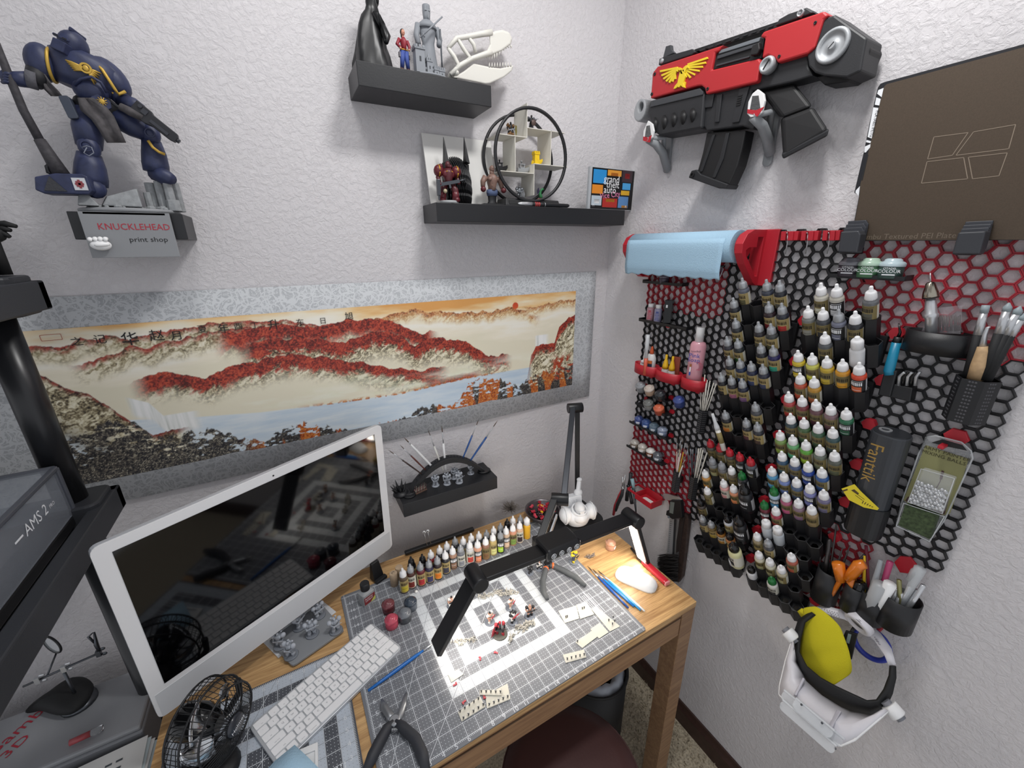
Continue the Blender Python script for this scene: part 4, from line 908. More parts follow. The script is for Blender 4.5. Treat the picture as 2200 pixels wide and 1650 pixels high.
part('wing',MB(dgM).prism([(0,.018),(-.006,.033),(-.011,.026),(-.010,.016),(-.006,.020),(-.004,.014)],.0,.001,M=RX(R(90))),mat('wing_dark','#2a2540',.6),dr)
FR_=at3(345,.082,ST2)
fr=mini_thing('armored_figurine','maroon armored figurine with gold trim on a gray disc base','figurine',FR_,.098,{'base':LGRY,'body':mat('mini_maroon','#511b22',.45),'armor':mat('mini_maroon_plate','#5f1d26',.4),'head':mat('mini_maroon','#511b22'),'weapon':DSTEEL},pose=1,seed=4,bulky=1.15,pads=.125,base_r=.25)
Q=FR_@Matrix.Scale(.098,4)
part('gold_trim',MB(Q).tube([(-.235+.12*math.sin(i*.45)*0+.0,-.125*math.cos(i*.4),.73+.13*math.sin(i*.4)) for i in range(16)],.016,6).tube([(.235,-.125*math.cos(i*.4),.73+.13*math.sin(i*.4)) for i in range(16)],.016,6).box((0,-.135,.70),(.16,.02,.05)),GOLD,fr)
part('skull_knee',MB(Q).ell((-.13,-.12,.27),.05).ell((.13,-.05,.27),.05),mat('knee_bone','#b5aa8c',.6),fr)
part('rifle',MB(Q).box((-.30,-.12,.34),(.08,.1,.36)).box((-.30,-.12,.12),(.04,.05,.12)),DSTEEL,fr,bev=.0008)
mk=thing('layered_mask','black mask sculpture built of upright slices with two spikes','sculpture',at3(500,.06,ST2).translation)
mx0,mx1=C3(345,800,.06).x,C3(600,800,.06).x;nS=17;zt=C3(470,580,.06).z;H_=zt-ST2
for k in range(nS):
 u=k/(nS-1)*2-1;x=mx0+(mx1-mx0)*k/(nS-1)
 s_=math.sqrt(max(0.02,1-(abs(u)**2.4)*.92));P_=[]
 for i in range(18):
  v=i/17;hh_=H_*(.55+.45*s_)*v
  dep=.052*s_*(math.sin(math.pi*min(1,v*.9+.14))**.55)
  dep*=1-.10*math.exp(-((v-.50)/.05)**2)+(.16*math.exp(-((v-.42)/.05)**2) if abs(u)<.25 else 0)-.10*math.exp(-((v-.24)/.03)**2)
  P_.append((-.030-dep,ST2+.0004+hh_))
 P_+=[(-.030,P_[-1][1]),(-.030,ST2+.0004)]
 part('slice',MB().prism([(p[0],p[1]) for p in P_],x-.00115,x+.00115,M=Matrix(((0,0,1,0),(1,0,0,0),(0,1,0,0),(0,0,0,1)))),BLK,mk)
for xa,ya,w in ((322,440,0),(515,440,0)):
 a=C3(xa+12,640,.06);b_=C3(xa-2,ya-25,.06);part('spike',MB().hull8([a+Vector((-.003,-.014,-.004)),a+Vector((.006,-.014,-.008)),a+Vector((.006,.008,-.008)),a+Vector((-.003,.008,-.004))],[b_+Vector((-.0004,-.0008,0)),b_+Vector((.0004,-.0008,0)),b_+Vector((.0004,.0008,0)),b_+Vector((-.0004,.0008,0))]),BLK,mk)
part('core',MB().box(((mx0+mx1)/2,-.036,ST2+H_*.45),(mx1-mx0-.004,.010,H_*.8)),BLKM,mk)
bq=at3(770,.083,ST2);h_=.092;Q=bq@Matrix.Scale(h_,4);skn=mat('bust_skin','#7d6257',.5,var=.18,vscale=160)
mbst=thing('muscular_figure','bare-chested muscular figurine rising from a black plinth','figurine',M=bq)
part('plinth',MB(Q).prism([(-.30,-.12),(.34,-.12),(.34,.12),(-.30,.12)],.003,.04).lathe([(.16,.04),(.12,.1),(.13,.22),(.17,.3)],16,sy=.7),BLK,mbst,bev=.001)
part('shorts',MB(Q).lathe([(.15,.24),(.17,.32),(.165,.40)],16,sy=.72),mat('shorts_blue','#4a5878',.7),mbst)
part('torso',MB(Q).tube([(0,0,.38),(0,0,.48),(0,-.01,.60),(0,0,.72),(0,0,.80)],[.14,.145,.19,.20,.09],14,flat=(1,.72)).ell((-.085,-.11,.66),(.09,.06,.06)).ell((.085,-.11,.66),(.09,.06,.06)).ell((-.04,-.115,.5),(.035,.03,.03)).ell((.04,-.115,.5),(.035,.03,.03)).ell((-.04,-.115,.56),(.035,.03,.03)).ell((.04,-.115,.56),(.035,.03,.03)).tube([(-.19,0,.72),(-.27,.01,.60),(-.29,-.02,.46)],[.085,.075,.06],10).tube([(.19,0,.72),(.28,.01,.60),(.31,-.03,.45)],[.085,.075,.06],10).cyl((0,0,.78),(0,-.01,.88),.065),skn,mbst)
part('head',MB(Q).ell((0,-.02,.925),(.07,.08,.09),14,9).box((0,-.085,.90),(.05,.03,.03)).ell((0,-.10,.925),(.012,.02,.018)).ell((-.072,-.01,.92),(.012,.02,.025)).ell((.072,-.01,.92),(.012,.02,.025)),skn,mbst)
part('eyes',MB(Q).ell((-.027,-.088,.94),(.011,.008,.008)).ell((.027,-.088,.94),(.011,.008,.008)),BLKM,mbst)
part('gloves',MB(Q).ell((-.295,-.05,.40),(.075,.085,.075),12,8).ell((.33,-.07,.40),(.08,.09,.075),12,8),mat('glove_red','#5c2328',.4),mbst)
p0,p1=C3(1022,1040,.1),C3(1505,1052,.1);p0.z=p1.z=ST2+.0056;p0.y=p1.y=-.1005
pen=thing('airbrush_pen','thick black pen with red rings and silver tip on shelf edge','pen',(p0+p1)/2)
qq=lambda s_:p0.lerp(p1,s_)
part('barrel',MB().tube([qq(.26),qq(.5),qq(.97),qq(1)],[.0055,.0055,.005,.003],12),BLK,pen)
part('tip',MB().tube([qq(0),qq(.06),qq(.15),qq(.26)],[.002,.0045,.0055,.0052],12),STEEL,pen)
part('red_rings',MB().cyl(qq(.315),qq(.335),.0058,n=14).cyl(qq(.35),qq(.37),.0058,n=14).cyl(qq(.385),qq(.405),.0058,n=14),mat('ring_red','#c03a3a',.4),pen)
part('silver_ring',MB().cyl(qq(.5),qq(.51),.0058,n=14),STEEL,pen)
g0,g1,g2=C3(1712,1092,.092),C3(2105,1095,.092),C3(1715,700,.092)
gw,gh=g1.x-g0.x,g2.z-ST2-.002;G0=frame((g0.x-.003,-.092,ST2+.0005),(1,0,0),(0,-.02,1))
gc=thing('game_case','clear plastic disc case with a bright collage cover and white title','case',(g0.x+gw/2,-.085,ST2))
part('cover',MB(G0).box((gw/2+.002,gh/2+.002,-.0015),(gw,gh,.0006)),mat('cover_black','#0e0e10',.35),gc)
part('jewel_case',MB(G0).box((gw/2+.002,gh/2+.002,-.0055),(gw+.009,gh+.005,.0072)),mat('case_clear','#c9ccd0',.15,alpha=.65),gc,bev=.0006)
part('spine',MB(G0).box((-.0055,gh/2+.002,-.0055),(.005,gh+.003,.0075)),mat('spine_gray','#aeb2b6',.4),gc)
def pan(x0,y0,x1,y1,c):
 f=lambda x,y:((x-1715)/390*gw+.002,(1093-y)/393*gh+.002)
 a_,b2=f(x0,y0),f(x1,y1);part('cover_panel',MB(G0).box(((a_[0]+b2[0])/2,(a_[1]+b2[1])/2,-.0009),(abs(b2[0]-a_[0]),abs(b2[1]-a_[1]),.0005)),mat('panel_'+c,c,.35),gc)
for a_ in ((1725,715,1840,845,'#2f8fd0'),(1850,710,1975,765,'#e09a3a'),(1985,700,2080,815,'#3a2a30'),(1720,860,1815,945,'#e08a2a'),(1995,825,2070,890,'#4aa0d8'),(1985,900,2065,945,'#d8a82a'),(1720,965,1810,1060,'#b8c4cc'),(1820,985,1955,1075,'#b02a22'),(1965,960,2060,1075,'#5a86b8'),(1850,990,1930,1020,'#e8b83a'),(1745,1000,1790,1040,'#e8e8e8'),(1880,735,1945,765,'#c8742a'),(2010,730,2055,780,'#a02a2a'),(2000,1050,2055,1075,'#d8932a')):pan(*a_)
def tx(mb,t,x,y,s_,sx=1.0,rz=0):mb.text(t,s_,T(((x-1715)/390*gw+.002,(1093-y)/393*gh+.002,-.0004))@RZ(rz),sx);return mb
mb=MB(G0);tx(mb,'grand',1890,800,.027,1.0);tx(mb,'theft',1903,852,.027,.98);tx(mb,'auto',1880,905,.027,1.0);part('lettering',mb,mat('title_white','#f4f4f4',.4),gc)
mb=MB(G0);tx(mb,'Vice City',1885,953,.0225,.95,.13);part('lettering',mb,mat('title_pink','#e88ab0',.4),gc)
mb=MB(G0);tx(mb,'M',1738,1060,.010);tx(mb,'R',2040,1062,.010);part('lettering',mb,WINK,gc)
# ================================================================ hanging scroll
PX0,PX1,PZ0,PZ1=-1.4865,-.1386,1.1395,1.4735
def rect_uv(px,py):v=bw(px,py,.002);return ((v.x-PX0)/(PX1-PX0),(v.z-PZ0)/(PZ1-PZ0))
scr=thing('scroll_painting','wide landscape scroll with red hills and a silver brocade border','painting',(-.85,-.003,1.08))
bro=mat('brocade','#b4b7ba',.6);nt,N,L=nodes_of(bro)
tc=N.new('ShaderNodeTexCoord');ns=N.new('ShaderNodeTexNoise');ns.inputs['Scale'].default_value=26;L.new(tc.outputs['Object'],ns.inputs['Vector'])
vm=N.new('ShaderNodeVectorMath');vm.operation='MULTIPLY_ADD';vm.inputs[1].default_value=(.05,.05,.05);L.new(ns.outputs['Color'],vm.inputs[0]);L.new(tc.outputs['Object'],vm.inputs[2])
vo=N.new('ShaderNodeTexVoronoi');vo.feature='DISTANCE_TO_EDGE';vo.inputs['Scale'].default_value=62;L.new(vm.outputs[0],vo.inputs['Vector'])
wv=N.new('ShaderNodeTexNoise');wv.inputs['Scale'].default_value=150;wv.inputs['Detail'].default_value=2;L.new(vm.outputs[0],wv.inputs['Vector'])
ln=math_n(nt,'LESS_THAN',vo.outputs['Distance'],.10);ln2=math_n(nt,'LESS_THAN',math_n(nt,'ABSOLUTE',math_n(nt,'SUBTRACT',wv.outputs['Fac'],.5)),.035)
L.new(mix_c(nt,math_n(nt,'MAXIMUM',ln,ln2),lin('#a9acb0'),lin('#c4c7ca')),N['Principled BSDF'].inputs['Base Color'])
xs=np.linspace(-1.72,-.0545,60);tp=[]
for i in range(5):
 z=1.0795+(1.5335-1.0795)*i/4;tp.append([(x,-.0035-.0022*(1+math.sin(x*9+i*.7))*(1 if i==0 else .35),z) for x in xs])
part('silk_mount',MB().grid(tp),bro,scr,solid=.0012)
NU,NV=940,232
rs=np.random.RandomState(5)
def vnoise(u,v,sc,seed):
 r_=np.random.RandomState(seed);G_=r_.rand(512,512);x=u*sc;y=v*sc;xi=np.floor(x).astype(int);yi=np.floor(y).astype(int);fx=x-xi;fy=y-yi
 fx=fx*fx*(3-2*fx);fy=fy*fy*(3-2*fy);g=lambda a,b:G_[a%512,b%512]
 return (g(xi,yi)*(1-fx)+g(xi+1,yi)*fx)*(1-fy)+(g(xi,yi+1)*(1-fx)+g(xi+1,yi+1)*fx)*fy
def fbm(u,v,sc,seed,o=5,gain=.55):
 s_=0;a=1;t_=0
 for k in range(o):s_=s_+a*vnoise(u,v,sc*2**k,seed+k);t_+=a;a*=gain
 return s_/t_
U_,V_=np.meshgrid(np.linspace(0,1,NU),np.linspace(0,1,NV),indexing='ij')
AX=U_*4.04;AY=V_
def c3(h):return np.array(lin(h)[:3])
img=np.zeros((NU,NV,3))
def lay(mask,col):
 global img
 m=np.clip(mask,0,1)[...,None];img=img*(1-m)+col*m
def ramp(t,*cs):
 t=np.clip(t,0,1)*(len(cs)-1);i=np.minimum(t.astype(int),len(cs)-2);f=(t-i)[...,None];C_=np.array([c3(c) for c in cs]);return C_[i]*(1-f)+C_[i+1]*f
def ss(a,b,x):t=np.clip((x-a)/(b-a),0,1);return t*t*(3-2*t)
cl=fbm(AX*.6,AY*3.2,3,40)
img=ramp((1-V_)*2.6+(cl-.5)*1.0+.12*(1-ss(.5,.9,U_)),'#e0a35c','#ecc890','#f3e8ce','#f5f1e4','#f1e9d4','#e9e2ca')
warp=(fbm(AX,AY,9,70)-.5)
def ridge(pts):
 uv=sorted(rect_uv(*p) for p in pts);return np.interp(U_,[p[0] for p in uv],[p[1] for p in uv])
def hill(pts,depth,redw,red=('#7c2a22','#a5392c','#c4553a'),rock=('#2a2320','#8a7d60','#d9cfae','#efe9d2'),seed=0,mist='#ece4cc',rag=.03,x0=-1,x1=2,redpow=1.0):
 top=ridge(pts)+(fbm(AX,AX*0+seed,14,90+seed,5)-.5)*rag*2
 dpt=top-V_;m=ss(0,.006,dpt)*(1-ss(depth*.65,depth,dpt))*ss(x0-.001,x0+.03,U_)*(1-ss(x1-.03,x1+.001,U_))
 bl=fbm(AX+warp*.3,AY*1.1+warp*.3,26,10+seed,4);fine=fbm(AX,AY,120,30+seed,3)
 lump=np.abs(fbm(AX*1.2+warp*.25+dpt*.6,AY*1.0+warp*.2,20,55+seed,3)-.5)*2
 rk_=ramp(.12+lump*1.5+(fine-.5)*1.0+(bl-.5)*.7+dpt*.4,*rock)
 rd_=ramp(.5+(fine-.5)*1.9+(bl-.5)*1.2,'#4d1a18',*red)
 mr=ss(.0,.05,redw*(.5+1.1*bl)-dpt)**redpow
 col=rk_*(1-mr[...,None])+rd_*mr[...,None]
 fog=ss(depth*.35,depth*.95,dpt)[...,None];col=col*(1-fog*.75)+c3(mist)*fog*.75
 lay(m,col)
ORG=('#b0683f','#c98c5a','#d8ab78')
hill([(700,715),(760,700),(830,672),(890,665),(950,672),(1040,668),(1110,660),(1150,675)],.12,.06,ORG,('#b98a5a','#d8b482','#ecd8ae','#f2e6c8'),1,x0=.47,x1=.9)
hill([(1080,668),(1130,660),(1180,650),(1240,640)],.10,.05,ORG,('#b98a5a','#d8b482','#ecd8ae','#f2e6c8'),2,x0=.84,x1=1.2)
hill([(60,745),(130,738),(200,722),(300,722),(400,702),(480,690),(560,688),(640,690),(700,700)],.14,.05,('#8f332b','#a94438','#b95a48'),('#6f6248','#b3a683','#ded5b8','#efe8d2'),3,x0=-.2,x1=.56)
hill([(170,780),(220,765),(280,745),(330,742),(380,728),(440,712),(520,702),(600,715)],.16,.05,('#8f332b','#a94438','#b95a48'),('#5d513c','#a99c7a','#ded5b8','#efe8d2'),4,x0=.06,x1=.5)
hill([(380,745),(450,722),(520,705),(600,700),(680,700),(740,685),(790,682),(840,690),(900,715)],.22,.14,seed=5,x0=.24,x1=.64)
hill([(420,800),(470,775),(520,745),(580,728),(640,722),(700,728),(740,735),(800,712),(860,715),(880,740),(940,725),(1000,735),(1050,765)],.30,.13,seed=6,x0=.27,x1=.82)
hill([(240,860),(290,815),(350,795),(400,800),(440,810),(500,785),(560,770),(640,760),(720,770),(800,790),(860,800)],.24,.13,seed=7,x0=.12,x1=.66)
hill([(600,845),(660,805),(720,780),(780,778),(830,790),(880,790),(930,810)],.20,.11,seed=8,x0=.42,x1=.74,mist='#dfe0c4')
rv_t=ridge([(80,960),(200,905),(300,900),(420,895),(560,885),(700,868),(860,845),(1000,812),(1100,795),(1160,785)]);rv_b=ridge([(80,1075),(250,1030),(400,980),(560,950),(700,935),(850,905),(1000,870),(1100,840),(1160,812)])
mist=ss(0,.06,V_-rv_t)*(1-ss(.04,.20,V_-rv_t))*ss(.35,.75,fbm(AX*.5,AY*2.5,6,77))
lay(mist*.85,ramp(fbm(AX,AY*3,8,78),'#d9dcb2','#eeeeda','#f7f5ec'))
water=ramp(fbm(AX*.5,AY*4,9,60)*.8+U_*.4,'#d3dbdf','#e0e8ec','#cbdae6','#b9cee0')
lay(ss(-.006,.004,rv_t-V_),water)
lay(ss(0,.03,rv_t+.028-V_)*(1-ss(-.002,.004,rv_t-V_-.004))*ss(.42,.55,fbm(AX,AY,40,61))*ss(.33,.42,U_)*(1-ss(.74,.8,U_)),ramp(fbm(AX,AY,90,62),'#3a2a1c','#a8552a','#d98a45','#c9c28a'))
for pts,x0,x1 in (([(225,852),(270,850),(320,862),(352,890)],.112,.205),([(1070,745),(1090,728),(1130,722)],.878,.925)):
 tt=ridge(pts);st=fbm(AX*14,AY*.8,5,63,3);lay(ss(0,.01,tt-V_)*(1-ss(.11,.17,tt-V_))*ss(x0,x0+.01,U_)*(1-ss(x1-.015,x1,U_)),ramp(st*1.4,'#b9bdb4','#e6e8e4','#f6f6f4'))
hill([(1040,855),(1090,838),(1130,818),(1140,760),(1150,742),(1190,735),(1200,700),(1220,680),(1240,672)],.9,.10,seed=9,x0=.85,x1=1.3,mist='#2a1a16',rag=.02)
cl2=fbm(AX,AY,30,65);lay(ss(.50,.56,cl2)*ss(.93,.96,U_+(.5-V_)*.06)*ss(.4,.3,V_),ramp(fbm(AX,AY,130,66),'#3c1512','#8f2f22','#c4542e','#d9873f'))
hill([(60,800),(100,810),(140,830),(190,845),(230,868),(280,900),(330,930)],.5,.05,('#6f2622','#8a332c','#9c4438'),seed=10,x0=-.2,x1=.19,mist='#3a332a')
tb=ridge([(60,985),(150,930),(240,905),(300,910),(330,940),(390,935),(430,920),(480,925),(530,940),(560,945),(620,915),(660,905),(700,915),(760,925),(840,905),(900,880),(930,868),(980,865),(1010,820),(1040,812),(1080,815),(1110,830),(1160,800)])+(fbm(AX,AX*0,30,68,4)-.5)*.10
blob=fbm(AX*1.0,AY*2.2,24,69,4);fn_=fbm(AX,AY,130,71,3)
m=ss(0,.012,tb-V_)*ss(.40,.47,blob+ss(.05,.25,tb-V_)*.25)
lf=ss(.24,.30,U_)
drk=ramp(fn_*1.5-.25,'#16161a','#26262c','#55504a','#8d8574');orn=ramp(fn_*1.3-.15,'#3a1c12','#a3461f','#cf7a34','#dba860')
pick=ss(.46,.54,fbm(AX,AY*.3,11,72,2))*lf
lay(m,drk*(1-pick[...,None])+orn*pick[...,None])
ink_=np.abs(fbm(AX*1.6,AY*2.4,22,73,4)-.5)<.02
lay(ink_*(1-lf)*ss(0,.02,tb-V_)*.8,ramp(fn_,'#8d8574','#cfc8b4'))
su,sv=rect_uv(1106,656.5);lay(ss(.034,.028,np.sqrt(((U_-su)*4.04)**2+(V_-sv)**2)),ramp(V_*0+.5+(sv-V_)*6,'#c23a24','#cf4f2c','#d9743a'))
me=bpy.data.meshes.new('landscape_print')
gx_,gz_=PX0+(PX1-PX0)*U_,PZ0+(PZ1-PZ0)*V_
i_=np.arange(NU)[:,None]
yy=-.0060-.0022*(1+np.sin(gx_*9+1.4))*.35
co=np.stack([gx_,yy-0.0,gz_],-1).reshape(-1,3)
idx=(np.arange(NU-1)[:,None]*NV+np.arange(NV-1)[None,:]).reshape(-1)
quads=np.stack([idx,idx+NV,idx+NV+1,idx+1],1)
me.vertices.add(len(co));me.vertices.foreach_set('co',co.reshape(-1).astype(np.float32))
me.loops.add(quads.size);me.loops.foreach_set('vertex_index',quads.reshape(-1).astype(np.int32))
me.polygons.add(len(quads));me.polygons.foreach_set('loop_start',(np.arange(len(quads))*4).astype(np.int32));me.polygons.foreach_set('loop_total',np.full(len(quads),4,np.int32))
me.update(calc_edges=True)
at_=me.color_attributes.new('print','FLOAT_COLOR','POINT');at_.data.foreach_set('color',np.concatenate([np.clip(img,0,1).reshape(-1,3),np.ones((len(co),1))],1).reshape(-1).astype(np.float32))
pm_=mat('landscape_print','#ffffff',.55);nt,N,L=nodes_of(pm_);an=N.new('ShaderNodeAttribute');an.attribute_name='print';L.new(an.outputs['Color'],N['Principled BSDF'].inputs['Base Color'])
me.materials.append(pm_);po=bpy.data.objects.new('landscape_print',me);COL.objects.link(po);po.parent=scr;po.matrix_parent_inverse=T(scr.location).inverted()
mb=MB()
for ch,x,y,s_ in (('旭',750,680,.021),('日',694,690,.017),('东',645,694,.019),('升',588,699,.026),('丁',547,700,.018),('酉',512,702,.018),('年',481,707,.022),('夏',435,708,.019),('月',380,722,.022),('赵',337,722,.026),('华',280,730,.030),('记',215,730,.020),('之',165,735,.019)):
 v=bw(x,y,.0085);mb.text(ch,s_,frame((v.x,-.0088,v.z),(1,0,0),(.12,0,1)))
part('calligraphy',mb,INK,scr)
v=bw(110,725,.0085);part('red_seal',MB(frame((v.x,-.0088,v.z),(1,0,0),(0,0,1))).ring(rrect(.030,.012,.001,1),rrect(.0285,.0105,.001,1),0,.0002),mat('seal_red','#b5604c',.6),scr)
# ================================================================ low shelf
def C8(x,y,d):return bw(820+x*.227273,850+y*.227273,d)
def tz3(px,py,z):return fz(px,py,z)
def c8z(x,y,h=0.0):return fz(820+x*.227273,850+y*.227273,ST3+h)
rk_=thing('brush_rack','black arched brush rack with a row of holes','brush rack',C8(640,700,.06));rk_.location.z=ST3;WM[rk_.name]=T(rk_.location)
L0,L1,Tp=C8(250,830,.05),C8(960,650,.05),C8(610,585,.05)
ar=MB();n_=24;outer=[];inner=[]
for i in range(n_+1):
 u=i/n_;x=L0.x+(L1.x-L0.x)*u;hh_=(Tp.z-ST3)*math.sin(math.pi*u)**.8
 outer.append((x,ST3+.0006+max(hh_,.004)));inner.append((x,ST3+.0006+max(hh_-.016,0)))
P_=outer+inner[::-1]
FB_=frame((0,0,0),(1,0,0),(0,0,1))
ar.prism(P_,.036,.064,M=FB_);part('arch',ar,BLK,rk_,bev=.001)
for e_ in (L0,L1):part('foot',MB(T((e_.x,-.055,ST3))).lathe([(.022,.0004),(.022,.004),(.020,.006)],20,sy=.8),BLK,rk_)
for i in range(2,n_-1):
 a,b_=outer[i],outer[i+1];d=Vector((b_[0]-a[0],0,b_[1]-a[1])).normalized();up=Vector((-d.z,0,d.x))
 c_=Vector(((a[0]+b_[0])/2,-.050,(a[1]+b_[1])/2));part('hole_rim',MB(frame(c_,d,Vector((0,1,0)))).ring(circ(.0058,12),circ(.0042,12),-.0012,.0012),mat('rim_dark','#2a2b2f',.4),rk_)
part('lettering',MB(frame((L0.x+.055,-.0645,ST3+.017),(1,0,.38),(-.38,0,1))).text('6 mm',.012),mat('rack_print','#2c2d30',.5),rk_)
G='brushes standing in the arched rack'
for nm,lb_,a,b_,hc_,r_ in (('paint_brush','dark brown brush with silver tip, farthest left in the rack',(370,735),(62,512),'#3a2a24',.0022),('paint_brush','brown brush with a white ferrule, second from left in the rack',(412,700),(172,465),'#5a2c24',.0022),('paint_brush','thick white handled fine brush leaning left in the rack',(478,672),(210,395),'#e2e2e2',.0036),('paint_brush','cream handled brush with a brown tip leaning slightly left',(575,690),(435,315),'#d8d6cf',.0024),('paint_brush','upright white handled brush with printed text in the rack',(603,670),(568,282),'#e6e6e6',.0032),('paint_brush','upper dark blue brush of two leaning right in the rack',(770,585),(920,220),'#24508e',.0026),('paint_brush','lower dark blue brush of two leaning right, longer one',(845,605),(1096,235),'#24508e',.0030)):
 p0=C8(*a,.050);p1=C8(*b_,.045);p0=p0+(p0-p1)*.12;p0.z=max(p0.z,ST3+.003);brush(nm,lb_,p0,p1,hc_,G,'#5a4a3c',r_,.62 if hc_!='#e2e2e2' else .8,.86)
gp=mat('mini_primer','#a9aeb6',.6)
for k,(x,y,lb_,po_) in enumerate(((510,860,'leftmost gray primed trooper miniature on the low shelf',0),(620,845,'second gray trooper miniature from the left on low shelf',1),(690,790,'gray trooper miniature standing rearmost, behind the others on low shelf',2),(733,830,'gray trooper miniature in front with pistol, second from right',1),(842,745,'rightmost gray trooper miniature on the low shelf',2))):
 v=c8z(x,y-10);mini_thing('trooper_miniature',lb_,'miniature',T((v.x,v.y,ST3))@RZ(R(-25+14*k)),.040,{'base':gp,'body':GRY,'armor':gp,'head':gp,'weapon':GRY},'gray troopers on the low shelf',pose=po_,seed=k,bulky=1.15,base_r=.30)
sv=c8z(185,930);sp_=thing('spiky_scenery','black spiky cluster of thorns at the left end of low shelf','scenery',(sv.x,sv.y,ST3));S_=T((sv.x,sv.y,ST3))
part('clump',MB(S_).lathe([(.024,.0004),(.022,.006),(.012,.012)],14),BLK,sp_)
for k,(dx,dy,dz) in enumerate(((-.030,-.005,.040),(-.012,.006,.050),(.006,.0,.052),(-.020,.01,.034),(.018,.004,.036),(-.004,-.012,.034),(.012,-.01,.028),(-.026,.0,.022))):
 part('thorn',MB(S_).tube([(dx*.2,dy*.2,.004),(dx*.6,dy*.6,dz*.5),(dx,dy,dz)],[.006,.004,.0004],6),BLK,sp_)
dv=c8z(268,950);solo('oval_base','flat black oval base lying next to the spiky cluster','base',MB(T((dv.x,dv.y,ST3))).lathe([(.017,.0004),(.0175,.003),(.016,.004)],20,sy=.75),BLK)
tv0,tv1=c8z(300,935),c8z(430,875);dd_=(tv1-tv0).normalized();TM=frame((tv0+tv1)/2+Vector((0,0,.0005)),dd_,Vector((-dd_.y,dd_.x,0)))
sl=thing('soldier_strip','strip of tiny soldiers with upright pikes on low shelf','miniatures',M=TM)
part('strip',MB(TM).box((0,0,.0015),(.038,.016,.003)),mat('strip_brown','#6b5348',.7),sl)
for k in range(8):
 for j in range(2):
  x=-.0165+.0047*k;y=-.004+.008*j
  part('soldier',MB(TM).tube([(x,y,.003),(x,y,.008),(x,y,.012)],[.0016,.0022,.0012],6).cyl((x+.001,y-.002,.004),(x+.001,y-.002,.022),.0005,n=4),mat(['sold_a','sold_b'][(k+j)%2],['#8d8478','#7a5a58'][(k+j)%2],.7),sl)
  # ================================================================ right wall: honeycomb panels
CP,RP_=.0199,.0229;HR=.0132
def hexpts(r,cx=0,cy=0,a0=0.0):return [(cx+r*math.cos(a0+i*math.pi/3),cy+r*math.sin(a0+i*math.pi/3)) for i in range(6)]
FW0=FRW(0,0,0)
blackhex=mat('hex_black','#151518',.5,bump=.15,bscale=800);redhex=mat('hex_red','#9c1c2c',.5,bump=.15,bscale=800)
cols=[(0,13),(13,26),(26,39)];colc=[['red','black','black','red'],['black','black','black','black'],['red','black','black','red']]
Y0H,Z0H=.208,1.636
where=[['topmost at left under the paper roll','second from top at left, behind the glue holders','third from top at left, behind jar shelves','lowest at left, behind the pliers'],['topmost in the middle, above silver capped bottles','second from top in the middle, behind bottles','third from top in the middle, behind bottles','lowest in the middle, behind the racks'],['topmost at right, below the build plate','second from top at right, behind pen holders','third from top at right, behind the blower','lowest at right, behind the tool cups']]
for ci,(k0,k1) in enumerate(cols):
 for ri in range(4):
  m=redhex if colc[ci][ri]=='red' else blackhex
  lb_='%s honeycomb wall panel, %s'%(colc[ci][ri],where[ci][ri])
  mb=MB(FW0)
  for k in range(k0,k1 if (ci,ri)!=(2,3) else 34):
   for r_ in range(9):
    u=Y0H+k*CP;v=Z0H-(ri*9+r_)*RP_-(RP_/2 if k%2 else 0)
    mb.ring(hexpts(HR+.0003,u,v),hexpts(HR-.0021,u,v),.0004,.0085)
  solo('honeycomb_panel',lb_,'wall panel',mb,m,'honeycomb panels on the right wall')
def U(px,py,d):v=rw(px,py,d);return Vector((-v.y,v.z,d))
def A(reg,s):
 return lambda x,y,d=0.0:rw(reg[0]+x*s,reg[1]+y*s,d)
G4=A((1340,0),.254545);A1=A((1320,470),.181818);A2=A((1320,680),.193885);A3=A((1300,920),.193861);A7=A((1780,500),.254545);A8=A((1780,860),.230303);A9=A((1640,1120),.315209);P5=A((1800,80),.315209)
def xp(mb,fn,pts,d0,d1,taper=None):
 q=[fn(x,y,d1) for x,y in pts];return mb.prism([(-v.y,v.z) for v in q],d0,d1,M=FW0,top=None)
def rc_(fn,x0,y0,x1,y1):return [(x0,y0),(x1,y0),(x1,y1),(x0,y1)]
gun=thing('toy_blaster','large red and black toy blaster with yellow eagle emblem on wall hooks','toy gun',G4(1000,700,.04))
gb=mat('gun_black','#242528',.5,bump=.15,bscale=600);gbd=mat('gun_dark','#141416',.55);gr=mat('gun_red','#b3262b',.45,bump=.1,bscale=900);gs=mat('gun_silver','#a7aaad',.45,metal=.3)
part('receiver',xp(MB(),G4,[(250,600),(1200,300),(1690,110),(1640,420),(1280,560),(1100,700),(690,800),(240,820)],.022,.062),gb,gun,bev=.002)
part('front_plate',xp(MB(),G4,[(240,622),(262,590),(285,560),(840,378),(803,430),(770,446),(740,590),(1140,492),(1156,520),(1128,684),(1108,697),(692,795),(684,745),(655,722),(625,724),(225,832),(238,680)],.050,.078),gr,gun,bev=.003)
part('rear_plate',xp(MB(),G4,[(1150,312),(1180,265),(1690,92),(1730,128),(1685,165),(1612,402),(1552,452),(1296,530),(1276,490),(1215,466),(1165,492),(1192,322)],.050,.078),gr,gun,bev=.003)
part('ejection_port',xp(MB(),G4,[(742,588),(775,452),(1188,322),(1160,490)],.05,.072),gbd,gun)
part('bolt_bars',xp(xp(MB(),G4,[(790,470),(1150,355),(1146,385),(785,500)],.06,.076),G4,[(780,545),(1060,470),(1056,485),(776,562)],.06,.076),mat('gun_gray','#3c3e42',.4),gun,bev=.001)
part('bolt_handle',xp(MB(),G4,[(1085,380),(1140,355),(1148,410),(1120,460),(1065,470),(1070,430)],.06,.084),gbd,gun,bev=.002)
